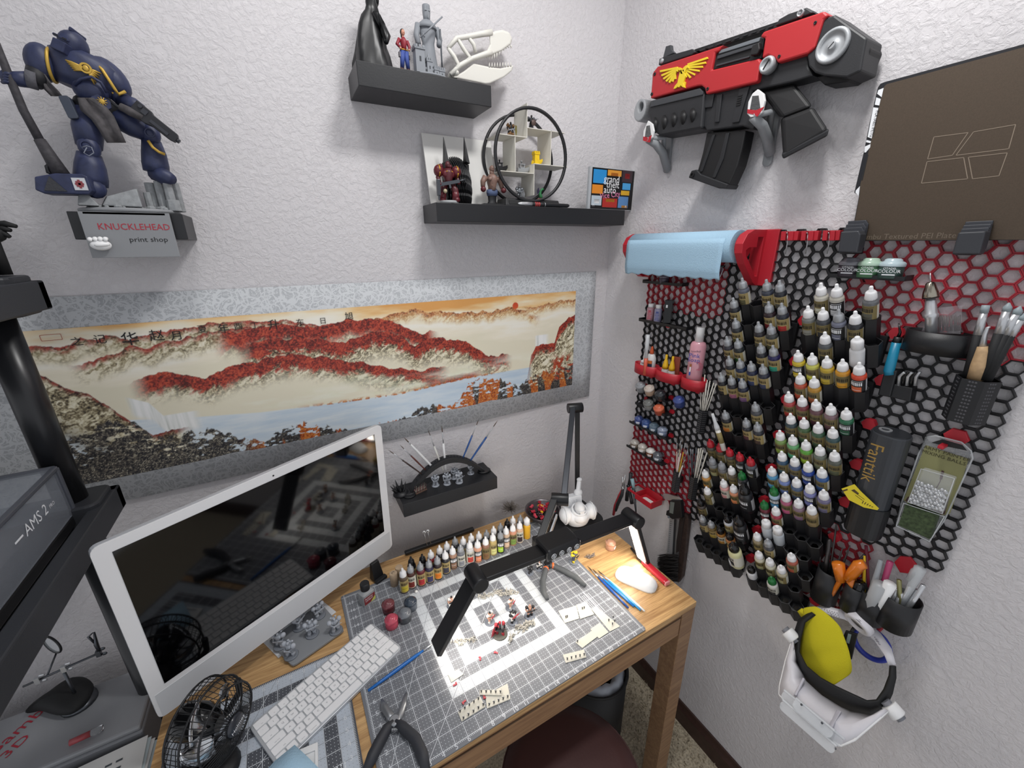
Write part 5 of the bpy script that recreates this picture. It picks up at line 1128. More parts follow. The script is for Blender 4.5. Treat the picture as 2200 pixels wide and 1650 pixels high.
part('port_cover',xp(MB(),G4,[(805,425),(1155,310),(1140,350),(800,455)],.05,.074),mat('gun_slate','#6d7277',.4),gun,bev=.001)
part('rear_block',xp(MB(),G4,[(1690,152),(1780,124),(2052,318),(2030,430),(2000,600),(1880,655),(1690,640),(1612,615),(1560,560),(1545,462),(1612,402)],.015,.074),gb,gun,bev=.003)
part('butt_plate',xp(MB(),G4,[(1880,560),(1990,330),(2055,350),(2085,410),(2010,600),(1880,690),(1690,716),(1620,650)],.012,.058),gbd,gun,bev=.003)
def disc(name,x,y,y0,y1,d,m,w=.004,prof=None,bev=.0):
 c=G4(x,y,d);r=(G4(x,y0,d).z-G4(x,y1,d).z)/2;F_=FRW(c.y,c.z,d)
 return part(name,MB(F_).lathe([(r*p,w*q) for p,q in (prof or [(1,-1),(1,.4),(.95,.8),(.78,.8),(.74,.1),(.24,.1),(.22,.8),(.2,1)])],32),m,gun),F_,r
_,F_,r_=disc('drum_disc',1765,386,245,530,.0755,gs,.006)
part('screw_slot',MB(F_@RZ(R(45))).box((0,0,.0055),(r_*.4,r_*.06,.0015)),gbd,gun)
_,F_,r_=disc('pivot_disc',1215,550,478,622,.077,gs,.009,[(1,-1),(1,.3),(.85,.8),(.62,.8),(.6,.6),(.01,.6)])
part('screw_slot',MB(F_@RZ(R(55))).box((0,0,.0058),(r_*1.1,r_*.16,.001)),gbd,gun)
part('lower_receiver',xp(MB(),G4,[(690,800),(1090,702),(1128,690),(1160,545),(1290,530),(1550,455),(1560,560),(1600,640),(1430,690),(1160,750),(1080,770),(1060,960),(1115,1040),(1085,1095),(1000,1065),(700,1105),(668,1060)],.024,.066),gb,gun,bev=.003)
part('receiver_ribs',xp(xp(xp(MB(),G4,[(785,800),(830,790),(800,1030),(765,1035)],.06,.070),G4,[(975,745),(1060,725),(970,1030),(910,1040)],.06,.070),G4,[(680,800),(765,785),(740,905),(672,915)],.06,.070),gb,gun,bev=.0015)
mb=MB()
for k in range(5):xp(mb,G4,[(962-k*4,805+k*20),(1000-k*4,797+k*20),(998-k*4,806+k*20),(960-k*4,815+k*20)],.065,.0715)
part('selector_marks',mb,gbd,gun)
part('grip',MB().hull8([G4(1160,770,.055),G4(1440,700,.055),G4(1430,700,.03),G4(1150,770,.03)],[G4(1330,1000,.066),G4(1600,900,.066),G4(1590,900,.024),G4(1320,1000,.024)]).hull8([G4(1330,1000,.066),G4(1600,900,.066),G4(1590,900,.024),G4(1320,1000,.024)],[G4(1345,1330,.072),G4(1730,1100,.072),G4(1715,1085,.018),G4(1345,1290,.018)]),gbd,gun,bev=.007,seg=3)
part('grip_cap',MB().hull8([G4(1330,1300,.072),G4(1735,1085,.072),G4(1715,1075,.016),G4(1340,1270,.016)],[G4(1345,1345,.070),G4(1720,1150,.070),G4(1700,1130,.018),G4(1350,1320,.018)]),gb,gun,bev=.003)
part('fore_end',xp(MB(),G4,[(200,935),(220,850),(640,742),(672,765),(684,800),(660,1085),(300,1150),(245,1100)],.018,.074),gb,gun,bev=.005)
part('fore_end_panel',xp(MB(),G4,[(222,905),(232,850),(640,745),(668,775),(665,800)],.07,.077),mat('gun_gray','#3c3e42'),gun,bev=.001)
for k in range(5):
 x=255+k*80;y=1045-k*20
 part('grip_rib',MB().tube([G4(x+8,y-40,.072),G4(x+14,y,.075),G4(x+22,y+70,.066)],[.006,.0085,.0075],10),gbd,gun)
part('magazine',xp(MB(),G4,[(700,1115),(1030,1100),(1000,1250),(960,1400),(888,1560),(620,1480),(625,1430),(665,1290)],.024,.058),gbd,gun,bev=.003)
part('magazine_ribs',xp(xp(MB(),G4,[(745,1140),(770,1135),(700,1340),(660,1450),(640,1450),(690,1300)],.05,.061),G4,[(860,1125),(890,1120),(840,1340),(770,1500),(745,1500),(810,1330)],.05,.061),gb,gun,bev=.001)
part('magazine_base',xp(MB(),G4,[(545,1500),(570,1440),(615,1430),(650,1470),(880,1555),(860,1592),(800,1590)],.020,.062),gb,gun,bev=.002)
c=G4(582,1475,.062);part('base_pin',MB(FRW(c.y,c.z,.062)).ring(circ(.006,16),circ(.003,16),0,.003),gbd,gun)
c=G4(160,935,.05);rr=(G4(160,842,.05).z-G4(160,1028,.05).z)/2
part('muzzle',MB(FRW(c.y,c.z,0)).ring(circ(rr,24,sx=.8),circ(rr*.42,24,cx=rr*.12,cy=rr*.25,sx=.8),.02,.062),gs,gun,bev=.003)
part('top_rail',xp(MB(),G4,[(590,440),(600,415),(1480,120),(1600,90),(1600,130),(1180,268),(840,380)],.034,.060),gbd,gun,bev=.001)
mb=MB()
for k in range(9):x=640+k*72;y=420-k*24.5;xp(mb,G4,[(x,y),(x+44,y-15),(x+44,y-2),(x,y+13)],.05,.0625)
part('rail_slots',mb,gb,gun)
part('front_sight_base',xp(MB(),G4,[(292,552),(300,495),(335,480),(575,412),(605,438),(575,462)],.03,.068),gb,gun,bev=.002)
part('front_sight',xp(MB(),G4,[(330,490),(355,390),(395,378),(400,420),(425,445)],.045,.055),mat('gun_gray','#3c3e42'),gun,bev=.001)
part('rear_sight',xp(MB(),G4,[(1275,220),(1310,160),(1390,115),(1480,85),(1540,62),(1605,105),(1450,160)],.03,.066),gb,gun,bev=.002)
disc('sight_screw',1497,112,82,142,.067,gs,.005);disc('sight_screw',322,515,495,536,.069,gs,.004,[(1,-1),(1,.5),(.01,.7)])
for x,y in ((262,625),(237,795),(708,750),(1312,476),(1617,192)):disc('bolt_head',x,y,y-14,y+14,.0785,gbd,.002,[(1,-1),(1,.5),(.5,.6),(.4,0)])
ey=mat('emblem_yellow','#e6c92a',.45);mb=MB()
for x0,y0,tips in ((470,590,[(305,605),(318,640),(335,668),(358,688),(385,698),(412,690),(436,668)]),(510,585,[(705,485),(690,525),(665,560),(638,595),(602,628),(565,655),(530,652)])):
 lefty=x0<490
 for k,(x,y) in enumerate(tips):
  sx_,sy_=(x0-15-4*k if lefty else x0+28-4*k),(y0-20+8*k if lefty else y0-40+12*k)
  dx,dy=x-sx_,y-sy_;L_=math.hypot(dx,dy);nx,ny=-dy/L_*11,dx/L_*11
  xp(mb,G4,[(sx_+nx*.7,sy_+ny*.7),(x+nx,y+ny),(x-nx*.5,y-ny*.5),(sx_-nx*.8,sy_-ny*.8)],.078,.0815-k*.0002)
xp(mb,G4,[(478,590),(505,585),(520,640),(500,700),(515,740),(495,735),(480,720),(465,738),(450,730),(452,700),(462,650)],.078,.083)
xp(mb,G4,[(440,600),(446,575),(470,568),(492,578),(488,600),(500,625),(480,625),(474,596),(458,590),(456,606)],.078,.083)
xp(mb,G4,[(495,600),(502,570),(525,550),(545,560),(550,578),(538,572),(528,578),(516,610)],.078,.083)
xp(mb,G4,[(455,695),(430,725),(418,750),(432,748),(452,735),(470,715)],.078,.082);xp(mb,G4,[(500,690),(520,690),(512,735),(500,738),(492,710)],.078,.082)
part('eagle_emblem',mb,ey,gun,bev=.0004)
hk_=mat('hook_gray','#8d9093',.5)
for k,(sx,lb_) in enumerate(((0,'gray wall hook under front end of the blaster'),(1,'gray wall hook under rear grip of the blaster'))):
 f=(lambda x,y,d:G4(x,y,d))
 if k==0:face=[(160,1190),(166,1105),(205,1018),(240,1045),(252,1105),(240,1160),(190,1200)];arm=[((200,1175),.085),((270,1215),.065),((330,1290),.035),((370,1440),.008)];shelf_=[(240,1165),(440,1150),(430,1195),(250,1190)]
 else:face=[(1040,960),(1050,860),(1085,790),(1130,752),(1180,790),(1190,850),(1165,950),(1120,980),(1070,990)];arm=[((1090,985),.085),((1170,1060),.06),((1215,1180),.03),((1235,1300),.008)];shelf_=[(1170,925),(1330,960),(1320,1000),(1160,960)]
 t=thing('wall_hook',lb_,'hook',f(*arm[-1][0],.01),'hooks carrying the toy blaster')
 part('face',xp(MB(),f,face,.083,.089),WHT,t,bev=.001)
 part('arm',MB().tube([f(*p,d) for p,d in arm],[.009,.010,.011,.010],10),hk_,t)
 part('wall_plate',MB(FRW(f(*arm[-1][0],.0).y,f(*arm[-2][0],.0).z,0)).prism(rrect(.020,.11,.009,5),.0004,.008),hk_,t,bev=.002)
 part('cradle',MB().tube([f(*arm[0][0],.088),f(shelf_[0][0]*.5+shelf_[1][0]*.5,shelf_[0][1]*.5+shelf_[1][1]*.5,.05),f(*arm[-2][0],.012)],[.006,.007,.008],8),hk_,t)
 mb=MB();cx0=sum(p[0] for p in face)/len(face);ys=[p[1] for p in face];y0,y1=min(ys)+45*(1+k*.3),max(ys)-40
 n_=9+4*k
 for i in range(n_):
  y=y0+(y1-y0)*i/n_;w=(28+22*k)*(0.6+.5*i/n_);xp(mb,f,[(cx0-w,y),(cx0+w*.8,y-4),(cx0+w*.8,y+3),(cx0-w,y+7)],.088,.0895)
 part('slots',mb,INK,t)
 part('red_chevron',xp(MB(),f,[(face[0][0]+2,face[0][1]-4),(face[0][0]+4,face[0][1]-38),(cx0,face[0][1]-30),(face[5][0]-4,face[0][1]-52-8*k),(cx0+12,face[0][1]+12+14*k),(cx0-12,face[0][1]+8)],.0885,.0898),REDP,t)
plm=mat('plate_bronze','#514539',.55,metal=.35,var=.10,vscale=700)
PD=.030
bp=thing('build_plate','large bronze textured build plate with dark edge and faint sketch lines','plate',P5(700,1380,PD))
def P5r(x,y):return P5(x,y,PD)
bl_=P5(105,1285,PD);tl=P5(318,312,PD);
out=[(-v.y,v.z) for v in [P5r(140,1390),P5r(105,1290),P5r(145,1080),P5r(112,1060),P5r(180,770),P5r(215,590),P5r(272,345),P5r(290,318),P5r(320,305)]]
ut=out[0][0];pw=.262
top_z=P5r(320,305).z;bot_z=P5r(500,1392).z
out=[(u,max(v,bot_z)) for u,v in out]+[(ut+pw,top_z),(ut+pw+.004,top_z-.01),(ut+pw+.004,bot_z+.01),(ut+pw,bot_z)]
part('sheet',MB(FW0).prism(out,PD-.0012,PD),mat('plate_edge','#1c1d22',.4),bp)
inn=[(-v.y,v.z) for v in [P5r(150,1385),P5r(110,1290),P5r(150,1075),P5r(155,1000),P5r(225,720),P5r(300,400),P5r(318,335),P5r(335,320)]]
inn=[(u,max(v,bot_z+.0005)) for u,v in inn]+[(ut+pw-.0,top_z-.004),(ut+pw,bot_z+.0005)]
part('coating',MB(FW0).prism(inn,PD,PD+.0006),plm,bp)
mb=MB()
def stroke(mb,fn,pts,d,w=.0008):
 q=[fn(x,y,d) for x,y in pts]
 for a,b_ in zip(q[:-1],q[1:]):
  dd=(b_-a).normalized();F_=frame((a+b_)/2,dd,Vector((-1,0,0)).cross(dd));mb.box((0,0,0),((b_-a).length,w,.0002),F_)
for pl in ([(655,680),(888,650),(780,805),(612,830),(655,680)],[(925,645),(1212,595),(1165,760),(805,805),(925,645)],[(608,848),(858,820),(885,965),(570,995),(608,848)],[(890,818),(1155,788),(1098,945),(918,965),(890,818)]):stroke(mb,P5,pl,PD+.0008,.0010)
part('sketch_lines',mb,mat('plate_scratch','#8a7c6c',.5),bp)
mb=MB();c=P5(430,1358,PD+.0008);mb.text('Bambu Textured PEI Plate',.0125,FRW(c.y-.004,c.z,PD+.0008));part('lettering',mb,mat('plate_print','#6f6355',.5),bp)
mb=MB()
xp(mb,P5,[(276,360),(312,345),(298,408),(268,385)],PD,PD+.001);xp(mb,P5,[(262,410),(292,420),(282,465),(252,460)],PD,PD+.001);xp(mb,P5,[(242,478),(276,482),(230,690),(203,680)],PD,PD+.001);xp(mb,P5,[(196,700),(226,708),(222,722),(192,715)],PD,PD+.001);xp(mb,P5,[(185,745),(222,728),(220,750),(190,785),(180,785)],PD,PD+.001);xp(mb,P5,[(122,1045),(150,1015),(142,1080),(120,1060)],PD,PD+.001)
part('edge_marks',mb,WINK,bp)
c=P5(248,590,PD+.0012);part('lettering',MB(FRW(c.y,c.z,PD+.0012)@RZ(R(-90))).text('PLA /ABS /PETG',.0075,None,.8),INK,bp)
stroke(mb:=MB(),P5,[(205,800),(165,975)],PD+.001,.0016);part('edge_slot',mb,INK,bp)
for (pts,lb_) in (([(0,1465),(20,1325),(140,1318),(156,1345),(130,1470)],'black ribbed peg holding the build plate at its lower left'),([(775,1480),(820,1330),(1010,1320),(965,1480)],'black ribbed peg holding the build plate near its lower right')):
 c=P5(*pts[0],.04);t=thing('plate_peg',lb_,'peg',c,'pegs under the build plate')
 part('front_block',xp(MB(),P5,pts,.050,.072),CHAR,t,bev=.002)
 for k in range(3):
  q=[(x+14*(k+1)+(8 if y<1400 else 0),y-(24*(k+1) if y<1400 else 12*(k+1))) for x,y in pts]
  part('rib',xp(MB(),P5,q,.0445-.006*k,.0485-.006*k),mat('peg_gray','#3a3c42',.4),t,bev=.0008)
 q=P5((pts[0][0]+pts[-1][0])/2,1440,.05);part('stem',MB(FRW(q.y,q.z,0)).box((0,-.004,.0295),(.02,.012,.041)),BLK,t)
q0,q1=A1(255,320,.062),A1(1480,300,.062);zc=(q0.z+q1.z)/2-.004;rr=(A1(800,115,.06).z-A1(800,470,.06).z)/2*.62
c0,c1=Vector((-.062,q0.y,zc)),Vector((-.062,q1.y,zc))
tr=thing('paper_towel_roll','pale blue paper towel roll hanging on the red holder','towel roll',(c0+c1)/2)
blu=mat('towel_blue','#a3c4da',.95,bump=.9,bscale=420)
RT=.036
part('roll',MB().cyl(c0,c1,RT,n=36),blu,tr)
part('core',MB().cyl(c0+Vector((0,.002,0)),c1-Vector((0,.002,0)),.017,n=20),REDP,tr)
g_=[]
for i in range(25):
 y=c0.y+(c1.y-c0.y)*(i/24)*.955;row=[]
 for j in range(12):
  a=R(60)+R(120)*min(j,6)/6
  if j<=6:row.append((-.062-(RT+.0012)*math.sin(a-0) if False else -.062-(RT+.0012)*math.sin(a),y,zc+(RT+.0012)*math.cos(a)) if a<R(90) else (-.062-(RT+.0012),y,zc-(a-R(90))*RT))
  else:row.append((-.062-(RT+.0012)+.0008*(j-6),y,zc-R(90)*RT-(j-6)*(.0035+.0005*math.sin(i*2.1))))
 g_.append(row)
part('hanging_sheet',MB().grid(g_),blu,tr,solid=.0006)
th=thing('towel_holder','red bracket pair carrying the pale blue paper towel roll','holder',(-.03,(c0.y+c1.y)/2,zc))
br=MB();xp(br,A1,[(1470,200),(1520,135),(1610,130),(1880,130),(1910,160),(1800,640),(1630,620),(1640,560),(1480,370),(1460,290)],.0,.001)
yB=c1.y-.006
def brkt(y0,y1):
 o=[(.004,.036),(.058,.036),(.082,.026),(.094,.006),(.092,-.014),(.075,-.038),(.030,-.082),(.018,-.088),(.004,-.088)]
 i_=[(.020,.020),(.040,.020),(.040,-.002),(.066,-.002),(.078,-.008),(.074,-.020),(.060,-.032),(.028,-.066),(.020,-.066)]
 F_=Matrix(((-1,0,0,0),(0,0,1,0),(0,1,0,zc),(0,0,0,1)))
 return MB(F_).ring(o,i_,y0,y1)
part('bracket',brkt(yB-.022,yB-.004),REDP,th,bev=.002)
part('bracket',brkt(c0.y+.004,c0.y+.022),REDP,th,bev=.002)
part('wall_plate',MB().box((-.006,yB-.020,zc-.026),(.011,.060,.125)),REDP,th,bev=.002)
part('wall_plate',MB().box((-.006,c0.y+.010,zc-.026),(.011,.050,.125)),REDP,th,bev=.002)
for yy in (yB-.0035,c0.y+.0025):part('roll_end',MB().cyl((-.062,yy-.0015,zc),(-.062,yy+.0015,zc),.030,n=28),REDP,th)
ZZ=A((1660,480),.090909)
for k,x in enumerate((180,655,1165)):
 t=thing('key_holder','small red clip holding a hex key, %s'%['nearest the paper towel bracket','middle one of three','nearest the build plate peg'][k],'holder',ZZ(x+200,300,.012),'red clips along the panel top')
 s_=ZZ
 part('jaw',xp(MB(),s_,[(x+25,190-10*k),(x+135,185-10*k),(x+105,405),(x,408)],.009,.026),REDP,t,bev=.0008)
 part('jaw',xp(MB(),s_,[(x+195,190-10*k),(x+310,188-10*k),(x+285,405),(x+160,408)],.009,.026),REDP,t,bev=.0008)
 part('jaw_side',xp(MB(),s_,[(x+312,188-10*k),(x+435,180-10*k),(x+400,400),(x+287,405)],.009,.022),REDP,t,bev=.0008)
 part('back',xp(MB(),s_,[(x+25,190-10*k),(x+430,180-10*k),(x+400,400),(x,408)],.0087,.012),REDP,t)
 o=thing('hex_key','steel hex key hanging in the red clip %s'%['nearest the paper towel bracket','in the middle of three','nearest the plate peg'][k],'hex key',ZZ(x+150,500,.02),'hex keys in the red clips')
 part('shank',MB().tube([ZZ(x+160,230,.019),ZZ(x+175,420,.019),ZZ(x+120,720,.019)],.0013,6),STEEL,o);part('short_leg',MB().tube([ZZ(x+160,230,.019),ZZ(x+158,226,.034)],.0013,6),STEEL,o)
 # ================================================================ bottle racks
TA=R(28);ax_=Vector((-math.sin(TA),0,math.cos(TA)))
def axis_frame(p):return frame(p,Vector((0,-1,0)),Vector((-math.sin(TA),0,math.cos(TA))).cross(Vector((0,-1,0))))
TIP=.075
def tip_pos(side,row,j,i):
 y=(-.529-.02725*i) if side=='L' else (-.689-.0266*i)
 if row=='b':y-=.0136 if side=='L' else .0133
 z=(1.500 if row=='f' else 1.5457)-.0914*j
 return Vector((-.085,y,z))
cupm=mat('rack_black','#1c1c1f',.5,bump=.12,bscale=700)
def cup_builder(M):
 mb=MB(M);o=hexpts(.0153,0,0,R(90));i_=hexpts(.0141,0,0,R(90))
 mb.ring(o,i_,-.040,.012);mb.ring(hexpts(.0145,0,0,R(90)),hexpts(.0072,0,0,R(90)),-.0035,-.0015);return mb
rack0={}
names_j=['topmost','second','third','fourth','fifth','sixth','seventh','lowest']
for side,sw in (('L','left'),('R','right')):
 for j in range(8):
  M0=T(tip_pos(side,'f',j,0)-ax_*TIP)
  lb_='%s black honeycomb bottle rack in the %s column of racks'%(names_j[j],sw)
  if j==0:
   r_=thing('bottle_rack',lb_,'rack',group='black bottle racks on the right wall',M=M0)
   first=None
   for row,n_ in (('f',5),('b',4)):
    for i in range(n_):
     Fc=axis_frame(tip_pos(side,row,0,i)-ax_*TIP)
     if first is None:first=part('cup',cup_builder(Fc),cupm,r_);off0=Fc.translation.copy()
     else:
      c=first.copy();COL.objects.link(c);c.parent=r_;c.location=Fc.translation-off0;WM[c.name]=M0@T(c.location)
   yl=tip_pos(side,'f',0,0).y;yr=tip_pos(side,'f',0,4).y;zc_=tip_pos(side,'f',0,0).z-.085
   part('back_strip',MB().box((-.0185,(yl+yr)/2,zc_+.012),(.010,yl-yr+.02,.05)),cupm,r_)
   part('red_peg',MB(FRW(yr-.020,zc_+.045,0)).prism(hexpts(.0105),.009,.020).prism(hexpts(.0118),.020,.024),REDP,r_)
   rack0[side]=r_
  else:dup(rack0[side],M0,lb_)
def mk_proto(kind):
 P=MB;b={}
 if kind=='drop':
  b['body']=P().lathe([(.0108,0),(.0117,.001),(.0118,.0445),(.0112,.0475),(.0088,.0500),(.0082,.052)],18)
  c=P().lathe([(.0096,.0505),(.0094,.053),(.0082,.0625),(.0062,.0650),(.0034,.0662),(.0030,.0735),(.0022,.0750)],24)
  for k in range(24*3):
   if k%2:c.v[k].x*=.965;c.v[k].y*=.965
  b['cap']=c
 elif kind=='big':
  b['body']=P().lathe([(.0150,0),(.0162,.001),(.0163,.060),(.015,.066),(.0115,.071),(.0105,.073)],20)
  b['cap']=P().lathe([(.0125,.071),(.0122,.076),(.0105,.086),(.0070,.089),(.0042,.091),(.0036,.1005),(.0024,.1025)],22)
 elif kind=='plain':
  b['body']=P().lathe([(.0108,0),(.0117,.001),(.0118,.0445),(.0112,.0475),(.0088,.0500),(.0082,.052)],18)
  b['cap']=P().lathe([(.0100,.0505),(.0098,.066),(.0075,.0695),(.0044,.0705),(.0042,.0745),(.0034,.0755)],20)
 rl=.01185 if kind!='big' else .0164;z0,z1=(.012,.0405) if kind!='big' else (.02,.052)
 lab=P()
 def arcband(a0,a1,za,zb,r_,n=10):
  lab.grid([[(r_*math.sin(a0+(a1-a0)*i/n),-r_*math.cos(a0+(a1-a0)*i/n),za),(r_*math.sin(a0+(a1-a0)*i/n),-r_*math.cos(a0+(a1-a0)*i/n),zb)] for i in range(n+1)])
 h_=z1-z0
 lab.m=0;arcband(-.9,.55,z0-.006,z0+h_*.42,rl+.00016)
 lab.m=1;arcband(-1.35,1.2,z0-.008,z1,rl+.00008)
 lab.m=3;arcband(1.2,4.93,z0-.008,z1,rl+.00008,16)
 lab.m=2
 for q in range(7):arcband(-.95+q*.23,-.95+q*.23+(.15 if q%3 else .19),z0+h_*.52,z0+h_*.80,rl+.0003,2)
 arcband(-.8,.7,z0+h_*.87,z0+h_*.90,rl+.0003);arcband(-.8,.4,z0+h_*.12,z0+h_*.15,rl+.0003)
 b['label']=lab;return b
capW=mat('cap_white','#e9e9ea',.4);capS=mat('cap_silver','#a3a6aa',.32,metal=.4);capR=mat('cap_red','#b02531',.3);capG=GREENP;capB=mat('cap_black','#141416',.25);capT=mat('cap_gray_clear','#8f9296',.25)
LTAN,LBLK,LWHT=mat('label_tan','#84764a',.6),mat('label_black','#1d1d20',.5),mat('label_pale','#d7d5c8',.6)
proto={}
def bottle_mats(style):return {'tan':[LTAN,mat('label_text','#2e2719',.6),LWHT],'blk':[LBLK,WINK,mat('label_side','#c9c9cc',.6)],'wht':[LWHT,INK,LWHT],'buff':[mat('label_buff','#b3a06c',.6),mat('label_text2','#3b2f1a',.6),LWHT]}[style]
def bottle(M,kind,capm,bodyc,style,label,group,swatch=None,name='paint_bottle'):
 key=(kind,style)
 bm=mat('paint_'+bodyc,bodyc,.3,spec=.5);sm=mat('swatch_'+(swatch or bodyc),swatch or bodyc,.5)
 if key not in proto:
  b=mk_proto(kind);t=thing(name,label,'bottle',group=group,M=M)
  for k in ('body','cap'):b[k].v=[M@v for v in b[k].v]
  part('body',b['body'],bm,t);part('cap',b['cap'],capm,t)
  if style:b['label'].v=[M@v for v in b['label'].v];part('label',b['label'],[sm]+bottle_mats(style),t)
  proto[key]=t;return t
 return dup(proto[key],M,label,group,{'body':bm,'cap':capm,'label':sm})
CN={id(capW):'white',id(capS):'silver',id(capR):'red',id(capG):'green',id(capB):'black',id(capT):'gray'}
rgb_=random.Random(21)
def wall_bottle(side,row,j,i,capm,bodyc,cname,style='tan',kind='drop',swatch=None,sink=0.0,dy=0.0,tilt=0.0):
 tip=tip_pos(side,row,j,i);tip.y+=dy
 L_={'drop':.075,'plain':.0755,'big':.1025}[kind]
 base=tip-ax_*(TIP+sink)
 M=axis_frame(base)@RZ(R(14+rgb_.uniform(-14,14)))@RY(tilt)
 rn='front' if row=='f' else 'back'
 lb_='%s capped %s bottle, %s from left in %s row, %s rack of %s column'%(CN[id(capm)],cname,ORD[i],rn,names_j[j],'left' if side=='L' else 'right')
 if kind=='big':lb_=lb_.replace('bottle','large bottle',1).replace('capped ','capped ',1)
 return bottle(M,kind,capm,bodyc,style,lb_,'paint bottles in the wall racks',swatch)
DK='#2b2c33'
for row,j,items in (('b',0,[(0,'#5c5f6b','gray','#5f5a3c'),(2,'#3d414d','slate','#5a5a50'),(3,'#26282f','near-black','#5b5a52')]),('f',0,[(0,'#23252b','black','#15151a'),(3,'#33262b','dark maroon','#7a1f25'),(4,'#2a2d38','dark red-labelled','#b5322f')]),('b',1,[(0,'#2a2c30','charcoal','#55552f'),(2,'#2d2a2e','dark gray','#4d4a38'),(3,'#3e4040','gray-green','#55553b')]),('f',1,[(0,'#34333a','plum gray','#3a3336'),(1,'#23282a','dark green','#2b5a2d'),(3,'#26272d','ink black','#19191c'),(4,'#2a2855','deep violet','#2f9d84')]),('b',2,[(0,'#2b2b2f','brown-black','#4b4733'),(1,'#23304a','navy','#31496f'),(2,'#272c45','midnight blue','#39456b'),(3,'#2c2e3e','dusk blue','#3a4260')]),('f',2,[(0,'#202126','jet black','#1a1a1e'),(1,'#2c2a30','rose-labelled','#a2617d'),(2,'#262a3c','violet-labelled','#7c5a85')]),('b',3,[(3,'#4a4b50','steel gray','#55553b')]),('f',3,[(1,'#26262a','orange-labelled','#c97a34'),(3,'#2b2c32','wine-labelled','#5a3540'),(4,'#2e3038','brown-labelled','#4b3a35')])):
 for i,bc,cn,sw in items:wall_bottle('L',row,j,i,capS,bc,cn,'buff',swatch=sw)
for i,(bc,cn) in enumerate((('#4d4a42','clear brown'),('#464031','dark olive'),('#4a4844','smoky gray'),('#1f2024','black'),('#565a63','gray'))):wall_bottle('L','f',4,i,capR,bc,cn,'tan' if i<3 else 'blk',swatch='#4f4a35')
wall_bottle('L','b',5,0,capT,'#7c7f80','translucent gray','tan',swatch='#9a9a70');wall_bottle('L','b',5,1,capT,'#6a6a6c','smoky','tan',swatch='#8d8072')
wall_bottle('L','b',5,2,capW,'#62594b','olive brown','tan',swatch='#6a6034');wall_bottle('L','b',5,3,capG,'#33363a','dark','blk',swatch='#55585c')
wall_bottle('L','f',5,0,capW,'#c48f4c','amber','tan',swatch='#c98d3d');wall_bottle('L','f',5,2,capW,'#dba6a3','pale pink','wht',swatch='#d99a9a');wall_bottle('L','f',5,3,capW,'#d9926f','peach','tan',swatch='#df8a5a')
wall_bottle('L','f',5,4,capB,'#2b2c30','black','blk','big',swatch='#222226',dy=-.004)
wall_bottle('L','b',6,0,capW,'#6b6448','olive','tan',swatch='#5f5a38')
wall_bottle('L','f',6,0,capB,'#4c4440','dark taupe','tan',swatch='#5a4c3a');wall_bottle('L','f',6,3,capB,'#c8cbd2','pale gray','buff',swatch='#b7b58a');wall_bottle('L','f',6,4,capB,'#26272b','charcoal','blk','big',swatch='#3a3a3e',dy=-.006)
wall_bottle('L','b',7,0,capS,'#43454a','dark gray','buff',swatch='#4a4638');wall_bottle('L','b',7,1,capS,'#6b5a34','gold','buff',swatch='#a08a3a');wall_bottle('L','b',7,2,capB,'#9a6a2f','dark gold','wht',swatch='#a87d3a');wall_bottle('L','b',7,3,capB,'#b57a4c','copper','buff',swatch='#b8844e')
wall_bottle('L','f',7,4,capB,'#d8dade','white',None,sink=.020)
M_=axis_frame(Vector((-.10,-.652,.885))-ax_*.078)@RZ(R(-20))
bottle(M_,'big',capB,'#d9d7a8','wht','black capped large pale yellow bottle between the two lowest racks','paint bottles in the wall racks','#1d1d20')
